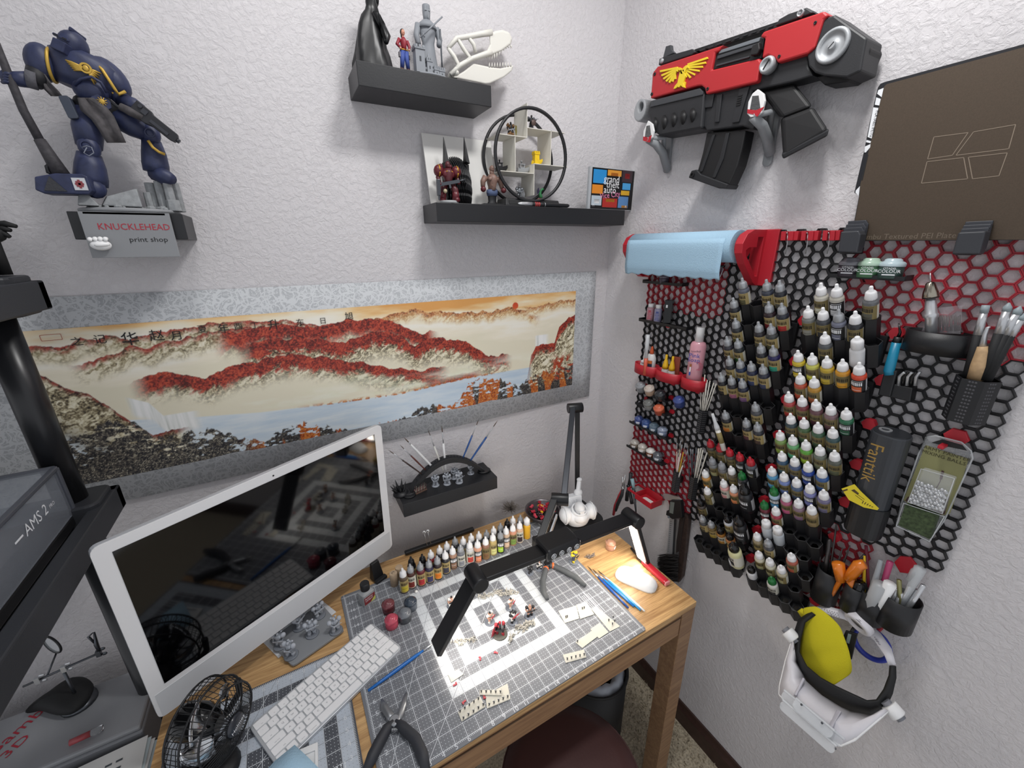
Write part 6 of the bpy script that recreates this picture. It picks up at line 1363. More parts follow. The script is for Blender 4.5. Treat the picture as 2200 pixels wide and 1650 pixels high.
for row,j,items in (('b',0,[(0,'#c9c5b8','ivory','#c9c6b2','tan'),(1,'#b9b5aa','off-white','#c4c4c6','blk'),(3,'#6b6d70','mid gray','#5c5b50','tan')]),('f',0,[(0,'#7a7c7a','stone gray','#8f8f86','tan'),(1,'#44464a','dark gray','#2c2d2f','tan'),(2,'#76798a','blue gray','#6c6f80','blk'),(3,'#2c2d31','charcoal','#4a4a44','tan')]),('b',1,[(1,'#55575a','gray','#26261f','tan'),(3,'#dcdcdd','all-white',None,None)]),('f',1,[(0,'#cdb53c','yellow','#d9c233','blk'),(1,'#c9c861','lemon green','#d3d24c','tan'),(2,'#c3a63a','mustard','#c4a93a','tan'),(3,'#cf9532','orange yellow','#d69a2c','tan'),(4,'#cf4c33','vermilion','#d0663f','blk')]),('b',2,[(0,'#b5523c','rust orange','#bd4b30','tan'),(1,'#b98a36','amber','#b5623a','tan')]),('f',2,[(0,'#b04a4a','red','#b2322f','tan'),(1,'#7c3b40','dark red','#93232e','tan'),(2,'#6a4a50','purple brown','#4a2530','tan'),(3,'#83696f','mauve','#6b4a4e','tan'),(4,'#2f6b4d','green','#2d5c43','blk')]),('b',3,[(0,'#3c4c52','dark teal','#353c3c','tan'),(1,'#4a6644','leaf green','#456040','tan'),(2,'#40604a','forest green','#42573f','tan'),(3,'#3d5658','sea green','#3f4d48','tan')]),('f',3,[(0,'#7f9a57','light green','#93b34a','tan'),(1,'#6fae77','mint','#57b58a','tan'),(2,'#62a842','bright green','#a8c93a','tan'),(3,'#6d756a','gray green','#7d8265','tan'),(4,'#5b5f58','olive gray','#5a5f48','tan')]),('b',4,[(0,'#385670','petrol blue','#3a5c68','tan'),(1,'#4d5d80','slate blue','#46506a','tan'),(2,'#2c489a','ultramarine','#2c4a9c','blk'),(3,'#365c96','blue','#35588c','tan')]),('f',4,[(0,'#5b9cc6','sky blue','#58a6d8','tan'),(1,'#7a8cc4','periwinkle','#6f86c2','tan'),(2,'#4d6283','steel blue','#42526a','tan'),(3,'#8084b8','lavender','#7a80c0','blk'),(4,'#75708f','purple gray','#6e6a85','tan')]),('b',5,[(1,'#b3627f','rose pink','#c25a84','tan'),(2,'#8c7484','dusty mauve','#8a6a86','tan'),(3,'#9a8560','tan','#94805a','tan')]),('f',5,[(1,'#a53a4e','crimson','#b23a3a','tan')])):
 for i,bc,cn,sw,st_ in items:wall_bottle('R',row,j,i,capS if cn=='blue gray' else capW,bc,cn,st_,'drop' if st_ else 'plain',swatch=sw)
wall_bottle('R','b',5,0,capG,'#a9c2d4','pale blue','blk',swatch='#5aa6d6');wall_bottle('R','f',5,0,capG,'#6b2a38','maroon','blk',swatch='#8c2c3c')
wall_bottle('R','b',6,0,capW,'#c3c8ce','milky white',None,'plain',tilt=.0);wall_bottle('R','b',6,1,capW,'#bfc5cb','milky gray',None,'plain')
wall_bottle('R','f',6,0,capW,'#9a8c70','khaki','tan',swatch='#a08c5a');wall_bottle('R','f',6,1,capS,'#4a4b50','dark gray','buff',swatch='#5a5644');wall_bottle('R','f',6,3,capW,'#b0604f','terracotta','tan',swatch='#b0523c')
for i,(bc,cn) in enumerate((('#cfcab5','bone'),('#c9c8b4','pale olive'),('#bdb59b','cream'))):wall_bottle('R','b',7,i,capW,bc,cn,'tan',swatch='#a5a27a')
wall_bottle('R','f',7,0,capB,'#d9dade','white',None,sink=.014);wall_bottle('R','f',7,2,capG,'#dcdad4','ivory','wht',swatch='#3a3a3c')
v0,v1=A2(1190,1400,.085),A2(1085,1075,.10)
pm2=thing('paint_marker','slim white paint marker with clear cap standing in the left racks','marker',v0)
q=lambda s_:v0.lerp(v1,s_)
part('barrel',MB().tube([q(-.25),q(.45)],.0062,12),mat('marker_white','#d5d3cc',.4),pm2);part('label',MB().tube([q(.0),q(.36)],.0064,12),LTAN,pm2);part('clear_cap',MB().tube([q(.45),q(.55),q(.7),q(1)],[.0066,.0066,.0042,.0036],12),mat('clear_cap','#e9ecef',.1,alpha=.55),pm2)
# ================================================================ jar shelves, glues, cups and tools on the panels
def jar(M,s_,bodyc,lidc,label,group=None,txt=None,lid_clear=False):
 t=thing('paint_pot',label,'paint pot',group=group,M=M);Q=M@Matrix.Scale(s_,4)
 part('pot',MB(Q).lathe([(.46,0),(.5,.03),(.5,.52),(.47,.60)],20),mat('pot_'+bodyc,bodyc,.3),t)
 part('lid',MB(Q).lathe([(.52,.58),(.53,.62),(.52,.74),(.46,.80),(.36,.84),(.34,.92),(.26,.97),(.02,.98)],20).box((0,.53,.68),(.2,.12,.05)),mat('lid_'+lidc,lidc,.2,coat=.3),t)
 if txt:part('print',MB(Q).box((0,-.498,.36),(.42,.02,.10)).box((0,-.498,.22),(.34,.02,.05)),WINK,t)
 return t
def wall_tray(label,fn,x0,y0,x1,y1,dep,lip=.007,d0=.008):
 a,b_=fn(x0,y0,dep),fn(x1,y1,dep);z=(a.z+b_.z)/2;yl,yr=a.y,b_.y
 t=thing('wall_tray',label,'shelf',(-dep/2,(yl+yr)/2,z),'small black trays on the panels')
 part('tray_floor',MB().box((-(dep+d0)/2,(yl+yr)/2,z-.0015),(dep-d0,abs(yl-yr),.003)),BLK,t)
 part('tray_lip',MB().box((-dep,(yl+yr)/2,z+lip/2-.002),(.002,abs(yl-yr),lip)).box((-(dep+d0)/2,yl,z+lip/2),(dep-d0,.002,lip)).box((-(dep+d0)/2,yr,z+lip/2),(dep-d0,.002,lip)),BLK,t)
 part('tray_peg',MB(FRW((yl+yr)/2,z-.004,0)).prism(hexpts(.010),.0088,.012),REDP,t)
 return z
rot_out=RZ(R(-62))
def onw(y,d,z):return T((-d,y,z))@rot_out
z=wall_tray('black tray near the corner holding one small purple jar',A1,335,745,800,790,.034)
v=A1(575,765,.024);jar(onw(v.y,.022,z),.027,'#4a4250','#77717c','small dull purple jar under the paper towel roll')
z=wall_tray('black tray near the corner holding two bottles and a black box',A1,290,1195,850,1310,.040)
for x,bc,pc,lb_ in ((410,'#b98f98','#c23a52','pink printed white-capped bottle left of the blue one'),(500,'#9a96b0','#3a4a90','blue printed white-capped bottle beside the pink one')):
 v=A1(x,1220,.03);M=onw(v.y,.028,z);t=thing('thinner_bottle',lb_,'bottle',M=M,group='capped bottles on the black tray')
 part('body',MB(M).lathe([(.0105,0),(.0112,.001),(.0112,.040),(.009,.043)],18),mat('thin_'+bc,bc,.3),t);part('cap',MB(M).lathe([(.0085,.042),(.0085,.053),(.0075,.054)],16),WHT,t)
 mb=MB(M)
 for k in range(6):mb.box((0,-.0112,.010+k*.0045),(.012-(k%3)*.002,.0006,.0016 if k<5 else .004))
 part('print',mb,mat('ink_'+pc,pc,.5),t)
v=A1(620,1230,.026);M=onw(v.y,.024,z);t=thing('black_box','tall black box standing beside the blue printed bottle on tray','box',M=M)
part('body',MB(M).box((0,0,.036),(.022,.024,.072)),BLKG,t,bev=.0015);part('latch',MB(M).box((-.004,-.0125,.054),(.005,.001,.008)),WINK,t)
gl=thing('eyeglasses','pair of rimmed glasses with purple tinted lenses under paper towel','glasses',A1(1000,600,.03))
frm=mat('glasses_frame','#b9bbbf',.15,metal=.3);lens=mat('tinted_lens','#53486e',.05,alpha=.45)
for x0,x1,y0,y1 in ((755,960,535,685),(1015,1290,555,705)):
 P_=[A1(x,y,.034) for x,y in ((x0+10,y0+10),((x0+x1)/2,y0),(x1-25,y0+15),(x1-5,y0+40),(x1-40,y1-20),(x1-80,y1),(x0+60,y1-12),(x0+10,y1-40))]
 part('rim',MB().tube(P_,.0016,6,closed=True),frm,gl)
 part('lens',MB().add(P_,[tuple(range(8))]),lens,gl)
part('brow_bar',MB().tube([A1(745,545,.034),A1(860,527,.036),A1(960,560,.037),A1(1040,565,.037),A1(1150,548,.036),A1(1300,565,.034)],.0028,6),BLKG,gl)
part('nose_pad',MB().tube([A1(965,565,.036),A1(985,610,.035),A1(975,680,.033)],.0036,6),BLKG,gl)
for x,y in ((750,545),(1295,565)):part('temple',MB().tube([A1(x,y,.034),A1(x+10,y-10,.010)],.002,6),BLKG,gl)
def cup_holder(label,fn,x0,x1,y0,y1,dep):
 a,b_=fn(x0,y1,dep),fn(x1,y1,dep);c=(a+b_)/2;w=abs(a.y-b_.y)/2;h=fn(x0,y0,dep).z-fn(x0,y1,dep).z
 t=thing('red_cup_holder',label,'holder',(-.03,c.y,c.z),'red crescent holders for glue and soap');F_=T((-.034,c.y,c.z))
 o=circ(1,28,sx=.026,sy=w);i_=circ(1,28,sx=.0245,sy=w-.0015)
 part('wall_ring',MB(F_).ring(o,i_,0,h,smooth=True),REDP,t);part('cup_floor',MB(F_).prism(circ(1,28,sx=.0255,sy=w-.0005),0,.0015),REDP,t)
 part('peg',MB(FRW(c.y,c.z-.002,0)).prism(hexpts(.009),.0088,.012).prism([(-.006,.0),(.006,.0),(.006,-.018),(-.006,-.018)],.0088,.011),REDP,t)
 return Vector((-.034,c.y,c.z+.0018))
c=cup_holder('red crescent holder with white glue and an orange marker',A2,188,432,535,640,.052)
def gbottle(name,label,M,prof,m,capprof,capm,group=None):
 t=thing(name,label,'bottle',M=M,group=group);part('body',MB(M).lathe(prof,18,sy=.8),m,t);part('cap',MB(M).lathe(capprof,14),capm,t);return t
wp=mat('glue_white','#d9d9d8',.35)
M=T(c+Vector((.004,-.010,0)))@rot_out;t=gbottle('glue_bottle','white school glue bottle with orange tip and orange-blue label',M,[(.013,0),(.0155,.002),(.0155,.050),(.012,.060),(.008,.064)],wp,[(.006,.064),(.0065,.070),(.003,.086),(.0015,.088)],mat('tip_orange','#c4552c',.4))
part('label',MB(M).box((-.003,-.0122,.030),(.020,.0012,.030)),mat('label_navy','#27304a',.5),t);part('label_top',MB(M).box((-.003,-.0125,.040),(.019,.0012,.010)),mat('label_orange','#c46a2c',.5),t)
M=T(c+Vector((-.004,.012,0)))@rot_out;t=gbottle('glue_bottle','small white glue bottle with long thin nozzle, farthest left',M,[(.009,0),(.0105,.001),(.0105,.024),(.0085,.032),(.006,.036)],wp,[(.0078,.030),(.0078,.038),(.0018,.042),(.0012,.064)],WHT)
part('label',MB(M).box((.002,-.0088,.014),(.008,.001,.012)),INK,t)
p0,p1=A2(345,560,.056),A2(372,200,.052);t=thing('orange_marker','orange marker with clear cap standing in front of school glue','marker',p0)
p0=Vector((p0.x,p0.y,c.z+.001));q=lambda s_:p0.lerp(p1,s_)
part('barrel',MB().tube([q(0),q(.42)],.0058,8),mat('coral','#cc5c44',.4),t);part('cap',MB().tube([q(.42),q(.62),q(.64),q(1)],[.0052,.0045,.0064,.0062],10),mat('clear_cap2','#d9dcdf',.15,alpha=.7),t)
c=cup_holder('red crescent holder with two yellow-nozzled glue bottles',A2,408,676,615,720,.056)
for dy,lb_ in ((.0125,'super glue bottle with yellow nozzle, left of the pair'),(-.011,'super glue bottle with yellow nozzle, right of the pair')):
 M=T(c+Vector((-.004,dy,0)))@rot_out;t=gbottle('super_glue',lb_,M,[(.0105,0),(.0115,.001),(.0115,.016),(.0095,.030),(.008,.034)],mat('glue_clear','#c9c3c0',.3),[(.0090,.033),(.0088,.042),(.0050,.058),(.0036,.062),(.0036,.074),(.0026,.0755)],mat('nozzle_yellow','#d9ac1c',.4),'glue bottles in red holder')
 part('print',MB(M).box((0,-.0088,.016),(.008,.001,.006)),mat('glue_print','#6b4a3a',.6),t)
M=T(c+Vector((.012,-.013,0)))@rot_out;solo('orange_box','dark orange packet standing behind the yellow glue nozzles','packet',MB(M).box((0,0,.036),(.020,.008,.072)),mat('packet_orange','#8c3c26',.5),bev=.001)
c=cup_holder('red crescent holder carrying the pink soap bottle',A2,686,940,690,810,.056)
M=T(c+Vector((-.002,0,0)))@rot_out;so=thing('soap_bottle','pink brush soap bottle with white cap in red holder','bottle',M=M)
topz=A2(900,110,.04).z-c.z;hb=topz*.76
part('body',MB(M).lathe([(.018,0),(.0205,.002),(.0205,hb-.008),(.017,hb),(.010,hb+.003)],24,sy=.82),mat('soap_pink','#d59aa6',.25,coat=.3),so)
part('cap',MB(M).lathe([(.0108,hb+.001),(.0108,topz-.001),(.0098,topz)],20),WHT,so)
pf=frame(M@Vector((0,-.0171,hb*.72)),M.to_3x3()@Vector((1,0,0)),(0,0,1))
mb=MB(pf);mb.text('Pink',.0165,T((-.004,.002,0)));mb.text('Soap',.0165,T((-.004,-.0105,0)));part('lettering',mb,mat('soap_blue','#2c4aa0',.5),so);part('lettering',MB(pf).text('Speedball',.0066,T((-.002,.0145,0))@RZ(R(6))),mat('soap_navy','#3a2a4a',.5),so)
mb=MB(pf)
for k in range(11):a=R(20+k*16);mb.box(((.020)*0+.006+.011*math.cos(a-R(90)),-.026+.011*math.sin(a-R(90)),0),(.009,.0008,.0004),RZ(0))
part('ray_print',mb,mat('soap_ray','#b0405e',.5),so)
bb=MB(pf);bb.box((-.010,-.026,.0),(.005,.008,.0008));bb.m=1;bb.box((-.010,-.037,0),(.003,.014,.0008));bb.m=2;bb.box((-.010,-.049,0),(.0036,.010,.0008));part('brush_print',bb,[mat('print_brown','#9a5a2c',.5),WINK,mat('soap_blue','#2c4aa0')],so)
def slant_rack(label,fn,x0,y0,x1,y1,dep):
 a,b_=fn(x0,y0,dep),fn(x1,y1,dep);t=thing('jar_shelf',label,'shelf',((a+b_)/2),'jar shelves below the glue holders');z=(a.z+b_.z)/2
 part('floor',MB().box((-(dep+.008)/2,(a.y+b_.y)/2,z-.0015),(dep-.008,abs(a.y-b_.y),.003)),BLK,t)
 part('lip',MB().box((-dep,(a.y+b_.y)/2,z+.002),(.002,abs(a.y-b_.y),.007)),BLK,t)
 part('peg',MB(FRW(b_.y+.006,z+.004,0)).prism(hexpts(.009),.0088,.015),REDP,t);part('peg',MB(FRW(a.y-.01,z+.012,0)).prism(hexpts(.008),.0088,.013),REDP,t);return z
JM=[]
z1_=slant_rack('upper tilted jar shelf just below the glue holders',A2,240,800,560,960,.045);z2_=slant_rack('second tilted jar shelf, with a gray and an orange jar',A2,232,955,560,1110,.048)
lean=RX(R(28))
for x,y,zz,bc,lc,lb_ in ((275,740,z1_,'#7d8084','#8d9094','gray lidded jar leaning out, leftmost below the glue'),(372,775,z1_,'#b39a86','#c4b8ae','beige jar leaning out between the gray and black ones'),(492,830,z1_,'#26282c','#2f3236','black jar leaning out under the yellow glues'),(700,900,z1_,'#34457c','#3c4c88','blue lidded jar leaning out under the pink soap'),(362,935,z2_,'#8a8c8c','#6e706e','pale gray jar leaning out beside the orange one'),(478,990,z2_,'#a3452c','#cf6a4c','orange lidded jar leaning out')):
 v=A2(x,y,.055);b0=v-(Matrix.Rotation(0,3,'Z')@Vector((-.5*.030,0,.86*.030)))
 jar(T(b0)@RZ(R(-85))@lean,.031,bc,lc,lb_,'jars on the shelves below the glue')
z=slant_rack('jar shelf holding a row of four blue jars',A2,165,1185,575,1345,.040)
for k,(x,y,bc,lc,lb_) in enumerate(((265,1150,'#3f4f86','#44558f','deep blue jar, leftmost of the row of four'),(345,1190,'#46639f','#4a66a4','bright blue jar, second in the row of four blues'),(430,1230,'#6a7f92','#6f8494','gray blue jar, third in the row of four blues'),(522,1270,'#7f8ca6','#8e98ac','pale blue jar, rightmost of the row of four'))):
 v=A2(x,y,.030);jar(onw(v.y,.026,z),.030,bc,lc,lb_,'jars on the shelves below the glue',True)
z=slant_rack('jar shelf holding a row of brown and gray jars',A2,132,1460,530,1620,.040)
for k,(x,y,bc,lc,lb_) in enumerate(((215,1440,'#7d7264','#b0aca4','taupe jar with gray lid, leftmost in the lowest jar row'),(300,1480,'#c9beb4','#bdb8b0','cream jar, second in the lowest jar row'),(392,1520,'#7a4a30','#dedcd8','brown jar with white lid, third in the lowest jar row'),(470,1560,'#6d7680','#565b62','gray jar with dark lid, rightmost in the lowest jar row'))):
 v=A2(x,y,.030);jar(onw(v.y,.026,z),.030,bc,lc,lb_,'jars on the shelves below the glue',True)
def tube_holder(label,fn,top,bot,dep,w=.013,group='perforated tube holders'):
 p1,p0=fn(*top,dep),fn(*bot,dep);t=thing('tube_holder',label,'holder',p0,group)
 F_=frame(p0,Vector((0,-1,0)),Vector((0,-1,0)).cross((p1-p0).normalized())*-1);L_=(p1-p0).length
 if (F_.to_3x3()@Vector((0,0,1))).dot(p1-p0)<0:F_=F_@RX(math.pi)
 part('tube',MB(F_).ring(hexpts(w),hexpts(w-.0014),0,L_).prism(hexpts(w-.0005),0,.0015),BLK,t)
 mb=MB(F_)
 for s_ in range(6):
  a=s_*math.pi/3+math.pi/6;ap=w*.866
  for r_ in range(int(L_/.006)):
   for c_ in (-1,0,1):mb.lathe([(.0017,0),(.0012,.0002)],6,T((ap*math.cos(a)-c_*.0036*math.sin(a),ap*math.sin(a)+c_*.0036*math.cos(a),.004+r_*.006))@RZ(a)@RY(R(90)))
 part('perforations',mb,mat('hole_shadow','#4a4a4e',.5),t,kind='stuff')
 part('clip',MB(FRW(p0.y,(p0.z+p1.z)/2,0)).box((0,0,(dep-w*.9+.008)/2),(.012,.02,dep-w*.9-.008)),BLK,t);return F_,L_
def sticks(name,fn,base,tips,m,group,lbs,r=.0016):
 for k,(tx_,ty_,td) in enumerate(tips):
  p1=fn(tx_,ty_,td);p0=base+Vector((rgb_.uniform(-.003,.003),rgb_.uniform(-.004,.004),.004));t_=solo(name,lbs[k] if isinstance(lbs,list) else lbs,'stick',MB().tube([p0,p1],r,6),m,group)
stk=mat('stick_ivory','#cbc7bd',.6)
F_,L_=tube_holder('black perforated tube holder of pale sticks beside the pink soap',A2,(1000,1035),(950,1280),.030)
sticks('wood_stick',A2,F_.translation,[(965,720,.03),(1003,645,.034),(1030,705,.026),(1060,712,.036),(1100,735,.03),(1128,745,.026),(1020,740,.04)],stk,'pale sticks beside the pink soap','pale straight stick in tube beside the pink soap')
F_,L_=tube_holder('black perforated tube holder full of fine brushes on red panel',A3,(810,470),(775,690),.032)
for k,(x,y,hc_) in enumerate(((800,90,'#c9b8a8'),(845,60,'#b9a06a'),(868,110,'#d8d0c8'),(830,170,'#c59aa0'),(905,90,'#c9a23a'),(940,180,'#8a6a3a'),(815,220,'#b08a92'),(900,300,'#dcd9d4'))):
 p0=F_.translation+Vector((rgb_.uniform(-.004,.004),rgb_.uniform(-.004,.004),.004));brush('fine_brush','fine brush standing in perforated tube on the red panel, '+['far left','bushy tipped','cream handled','rose handled','gold handled','dark tipped','short pink','thick white'][k]+' one',p0,A3(x,y,.03+.003*(k%4)),hc_,'fine brushes in the perforated tube',r=.0021)
F_,L_=tube_holder('black perforated tube holder of flat strips on red panel edge',A3,(1010,540),(960,775),.034)
sticks('plastic_strip',A3,F_.translation,[(915,225,.030),(945,225,.034),(975,232,.028),(1010,215,.036)],DSTEEL,'strips in the right perforated tube','dark gray strip in the tube on red panel edge',.002)
sticks('plastic_strip',A3,F_.translation,[(1040,225,.034),(1065,220,.028),(1085,240,.036),(1130,270,.032)],stk,'strips in the right perforated tube','ivory strip in the tube on red panel edge',.002)
def wall_plier(label,hp,jp,hcols,jm=STEEL,d=.03,group='pliers hanging by the corner'):
 pv=A3(*jp[0],d);t=thing('hanging_pliers',label,'pliers',pv,group)
 for k,pts in enumerate(hp):part('handle',MB().tube([pv]+[A3(x,y,d+.004*k) for x,y in pts],[.004,.0062,.0068,.0045][:len(pts)+1],8),mat('plier_'+hcols[k],hcols[k],.5),t)
 for q in jp[1:]:part('jaw',MB().tube([pv,A3(*q,d)],[.0055,.0018],8),jm,t)
 part('pivot',MB(FRW(pv.y,pv.z,d)).lathe([(.0055,-.003),(.0055,.006)],12),jm,t)
wall_plier('pliers with one red and one black handle nearest the corner',[[(165,740),(115,860),(92,960)],[(185,740),(140,840),(118,915)]],[(200,660),(225,515),(195,540)],['#b3323c','#26272a'],d=.052)
wall_plier('small black handled pliers hanging behind the red handled ones',[[(245,720),(240,800)],[(290,790),(298,835)]],[(262,640),(280,490)],['#1d1d20','#1d1d20'],DSTEEL,d=.034)
wall_plier('long nosed pliers with a pale blue strip beside red tray',[[(280,560),(285,500)],[(310,620),(300,560)]],[(320,700),(335,860),(350,1010)],['#26282c','#8fb0b8'],DSTEEL,d=.040)
a,b_,c_,d_=A3(245,715,.062),A3(505,890,.062),A3(640,770,.012),A3(420,640,.012)
rt=thing('red_tray','open red tray with a slotted pliers bar below the red panel','tray',(b_+c_)/2);zt_=A3(505,850,.062).z;zb_=zt_-.020
y0_,y1_=A3(350,770,.055).y,b_.y
part('tray_wall',MB().box((-.0625,(y0_+y1_)/2,zt_-.004),(.003,abs(y0_-y1_),.018)).box((-.0105,(y0_+y1_)/2,zt_-.002),(.003,abs(y0_-y1_),.030)).box((-.0365,y0_,zt_-.004),(.052,.003,.024)).box((-.0365,y1_,zt_-.004),(.052,.003,.024)),REDP,rt,bev=.0006)
part('tray_floor',MB().box((-.0365,(y0_+y1_)/2,zt_-.014),(.052,abs(y0_-y1_),.002)),REDP,rt)
part('slot_bar',MB().box((-.0615,(a.y+y0_)/2,zt_+.002),(.004,abs(a.y-y0_),.008)).box((-.010,(a.y+y0_)/2,zt_+.002),(.004,abs(a.y-y0_),.008)).box((-.036,a.y,zt_+.002),(.052,.003,.006)),REDP,rt,bev=.0006)
solo('white_tag','rounded white tag lying in the red tray','tag',MB(T((-.038,(y0_+y1_)/2,zt_-.0128))).prism(rrect(.022,.042,.009,5),0,.001),PAPER)
ca_=thing('caliper','digital caliper hanging with gray display below the red panel','caliper',A3(735,870,.03))
part('beam',MB().hull8([A3(715,1000,.026),A3(765,1005,.026),A3(765,1005,.022),A3(715,1000,.022)],[A3(683,1395,.026),A3(745,1395,.026),A3(745,1395,.022),A3(683,1395,.022)]),STEEL,ca_)
part('beam_edge',MB().hull8([A3(765,1005,.0262),A3(790,1005,.0262),A3(790,1005,.022),A3(765,1005,.022)],[A3(745,1395,.0262),A3(768,1395,.0262),A3(768,1395,.022),A3(745,1395,.022)]),DSTEEL,ca_)
part('slider',xp(MB(),A3,[(712,815),(730,795),(835,800),(850,990),(745,1010),(672,960),(680,915),(705,910)],.020,.034),BLK,ca_,bev=.0015)
part('display',xp(MB(),A3,[(722,815),(768,825),(752,950),(712,935)],.033,.0352),mat('lcd','#6d7470',.2),ca_);
part('jaws',xp(MB(),A3,[(640,725),(700,735),(800,760),(850,800),(840,835),(790,800),(700,800),(660,790)],.022,.028),STEEL,ca_,bev=.0005)
part('thumb_wheel',MB().cyl(A3(705,985,.036),A3(712,985,.026),.004),DSTEEL,ca_)
sb=MB()
for k in range(16):y=1030+k*22;xp(sb,A3,[(722-k*2,y),(738-k*2,y),(738-k*2,y+4),(722-k*2,y+4)],.026,.0263)
part('scale_marks',sb,INK,ca_)
bb_=thing('bench_brush','dark wooden bench brush with black bristles hanging beside desk','brush',A3(860,1200,.02))
part('handle',xp(MB(),A3,[(830,960),(880,950),(912,965),(925,1010),(890,1350),(850,1650),(800,1720),(790,1650),(815,1400),(800,1250),(815,1050)],.004,.020),mat('brush_wood','#3b2d28',.6,var=.4,vscale=90),bb_,bev=.003)
part('groove_panel',xp(MB(),A3,[(835,990),(880,985),(850,1150),(820,1360),(785,1380),(790,1250),(815,1080)],.018,.024),mat('brush_wood_dark','#2c2320',.7,bump=1,bscale=200),bb_,bev=.001)
br_=MB();rg=random.Random(8)
for k in range(420):
 s_=rg.random();p0=A3(812-5*s_,1400+300*s_,rg.uniform(.006,.03));p1=A3(585+rg.uniform(-15,30)+20*s_,1440+260*s_+rg.uniform(-50,40),rg.uniform(.006,.05));br_.tube([p0,p0.lerp(p1,.6)+Vector((0,0,.004)),p1],[.0011,.0009,.0003],4)
part('bristles',br_,mat('bristle','#1e1a19',.7),bb_,kind='stuff');part('white_edge',MB().hull8([A3(800,1010,.016),A3(818,1010,.016),A3(818,1010,.012),A3(800,1010,.012)],[A3(760,1395,.016),A3(780,1395,.016),A3(780,1395,.012),A3(760,1395,.012)]),mat('edge_white','#b9b5b0',.6),bb_)
z=wall_tray('black tray with hooked ends holding three flat paint jars',A7,0,365,645,395,.040)
for x,bc,lc,lb_ in ((155,'#3f3a42','#77777e','dark purple flat jar, leftmost of three below the plate'),(320,'#4f7a58','#a9c4b0','green flat jar in the middle of three below plate'),(505,'#3f5550','#b4c6cc','teal flat jar, rightmost of three below the plate')):
 v=A7(x,380,.030);M=T((-.028,v.y,z))@RZ(R(-78));t=jar(M,.036,bc,lc,lb_,'flat jars below the build plate')
 mb=MB(M@Matrix.Scale(.036,4));mb.text('COLOUR',.21,frame((0,-.505,.36),(1,0,0),(0,0,1)));mb.text('CITADEL',.13,frame((0,-.505,.50),(1,0,0),(0,0,1)));mb.box((0,-.5,.2),(.5,.01,.05));part('lettering',mb,WINK,t)
part_=thing('airbrush_holder','wide black curved holder with a chrome airbrush and clear bag','holder',A7(930,930,.03));a,b_=A7(655,900,.02),A7(1235,950,.02);cc=(a+b_)/2;hz=A7(900,850,.05).z-A7(900,1040,.05).z
F_=T((-.030,cc.y,A7(900,1035,.05).z));w=abs(a.y-b_.y)/2
part('shell',MB(F_).ring(circ(1,36,sx=.028,sy=w),circ(1,36,sx=.0262,sy=w-.002),0,hz,smooth=True),BLK,part_);part('floor',MB(F_).prism(circ(1,36,sx=.0275,sy=w-.001),0,.0015),BLK,part_);part('deck',MB(F_).prism(circ(1,36,sx=.0265,sy=w-.0015),hz-.006,hz-.003),BLK,part_)
part('mount',MB(FRW(cc.y,F_.translation.z+hz*.5,0)).box((0,0,.006),(w*1.2,hz*.7,.005)),BLK,part_)
p0,p1=A7(870,845,.045),A7(860,415,.045);zt=F_.translation.z+hz-.003;p0.z=zt;ab=thing('airbrush','chrome airbrush body standing nose up in the black holder','airbrush',p0);q=lambda s_:p0.lerp(p1,s_)
part('body',MB().tube([q(0),q(.3),q(.32),q(.38),q(.40),q(.62),q(.68)],[.0075,.008,.0095,.0095,.008,.0072,.0055],18),STEEL,ab);part('head',MB().tube([q(.70),q(.72),q(.80),q(.97),q(1)],[.0105,.0108,.0098,.0058,.004],18),mat('brass_chrome','#a8a294',.2,metal=1),ab);part('nozzle',MB().tube([q(1),q(1.17)],[.0012,.0008],6),STEEL,ab);part('o_ring',MB().tube([q(.685),q(.70)],.0104,16),BLK,ab)
t=thing('clear_bag','clear plastic bag of dark needles behind the airbrush','bag',A7(1010,800,.03));part('film',MB().hull8([A7(780,840,.030),A7(1115,855,.030),A7(1115,855,.026),A7(780,840,.026)],[A7(885,640,.030),A7(1130,610,.030),A7(1130,610,.026),A7(885,640,.026)]),mat('film','#c9c3c9',.15,alpha=.18),t)
mb=MB()
for k in range(26):x=930+k*7;mb.tube([A7(x+rgb_.uniform(-8,8),830,.028),A7(x+rgb_.uniform(-5,8),700+rgb_.uniform(-10,20),.028)],.0006,4)
part('needles',mb,mat('needle','#5a5450',.5,metal=.5),t,kind='stuff')
F_,L_=tube_holder('large black perforated tube holder at the panel edge',A7,(1255,1225),(1130,1580),.040,.026,None)
def tool(name,label,pts,rs,m,cat,group=None,extra=None):
 t=thing(name,label,cat,A7(*pts[0]),group);part('handle',MB().tube([A7(*p) for p in pts],rs,12),m,t)
 for nm,pp,rr,mm in (extra or []):part(nm,MB().tube([A7(*p) for p in pp],rr,10),mm,t)
 return t
G='sculpting tools in the edge holder';silc=mat('silicone_gray','#8f9ba0',.5)
tool('silicone_brush','black handled tool with flat gray chisel tip, leftmost at edge',[(1165,1240,.042),(1262,860,.045)],[.0062,.0058],BLKM,'tool',G,[('ferrule',[(1262,860,.045),(1312,675,.047)],[.006,.0045],STEEL),('tip',[(1312,675,.047),(1330,612,.047)],[.005,.0048],silc)])
tool('hook_tool','wooden handled bent metal hook tool at panel edge',[(1235,1240,.045),(1270,1120,.046),(1298,1000,.047),(1300,960,.047)],[.0098,.0098,.0075,.006],mat('tool_wood','#b99a74',.6,var=.15,vscale=120),'tool',G,[('hook',[(1300,960,.047),(1320,860,.047),(1345,800,.047),(1368,795,.047)],[.0045,.003,.0022,.0014],STEEL)])
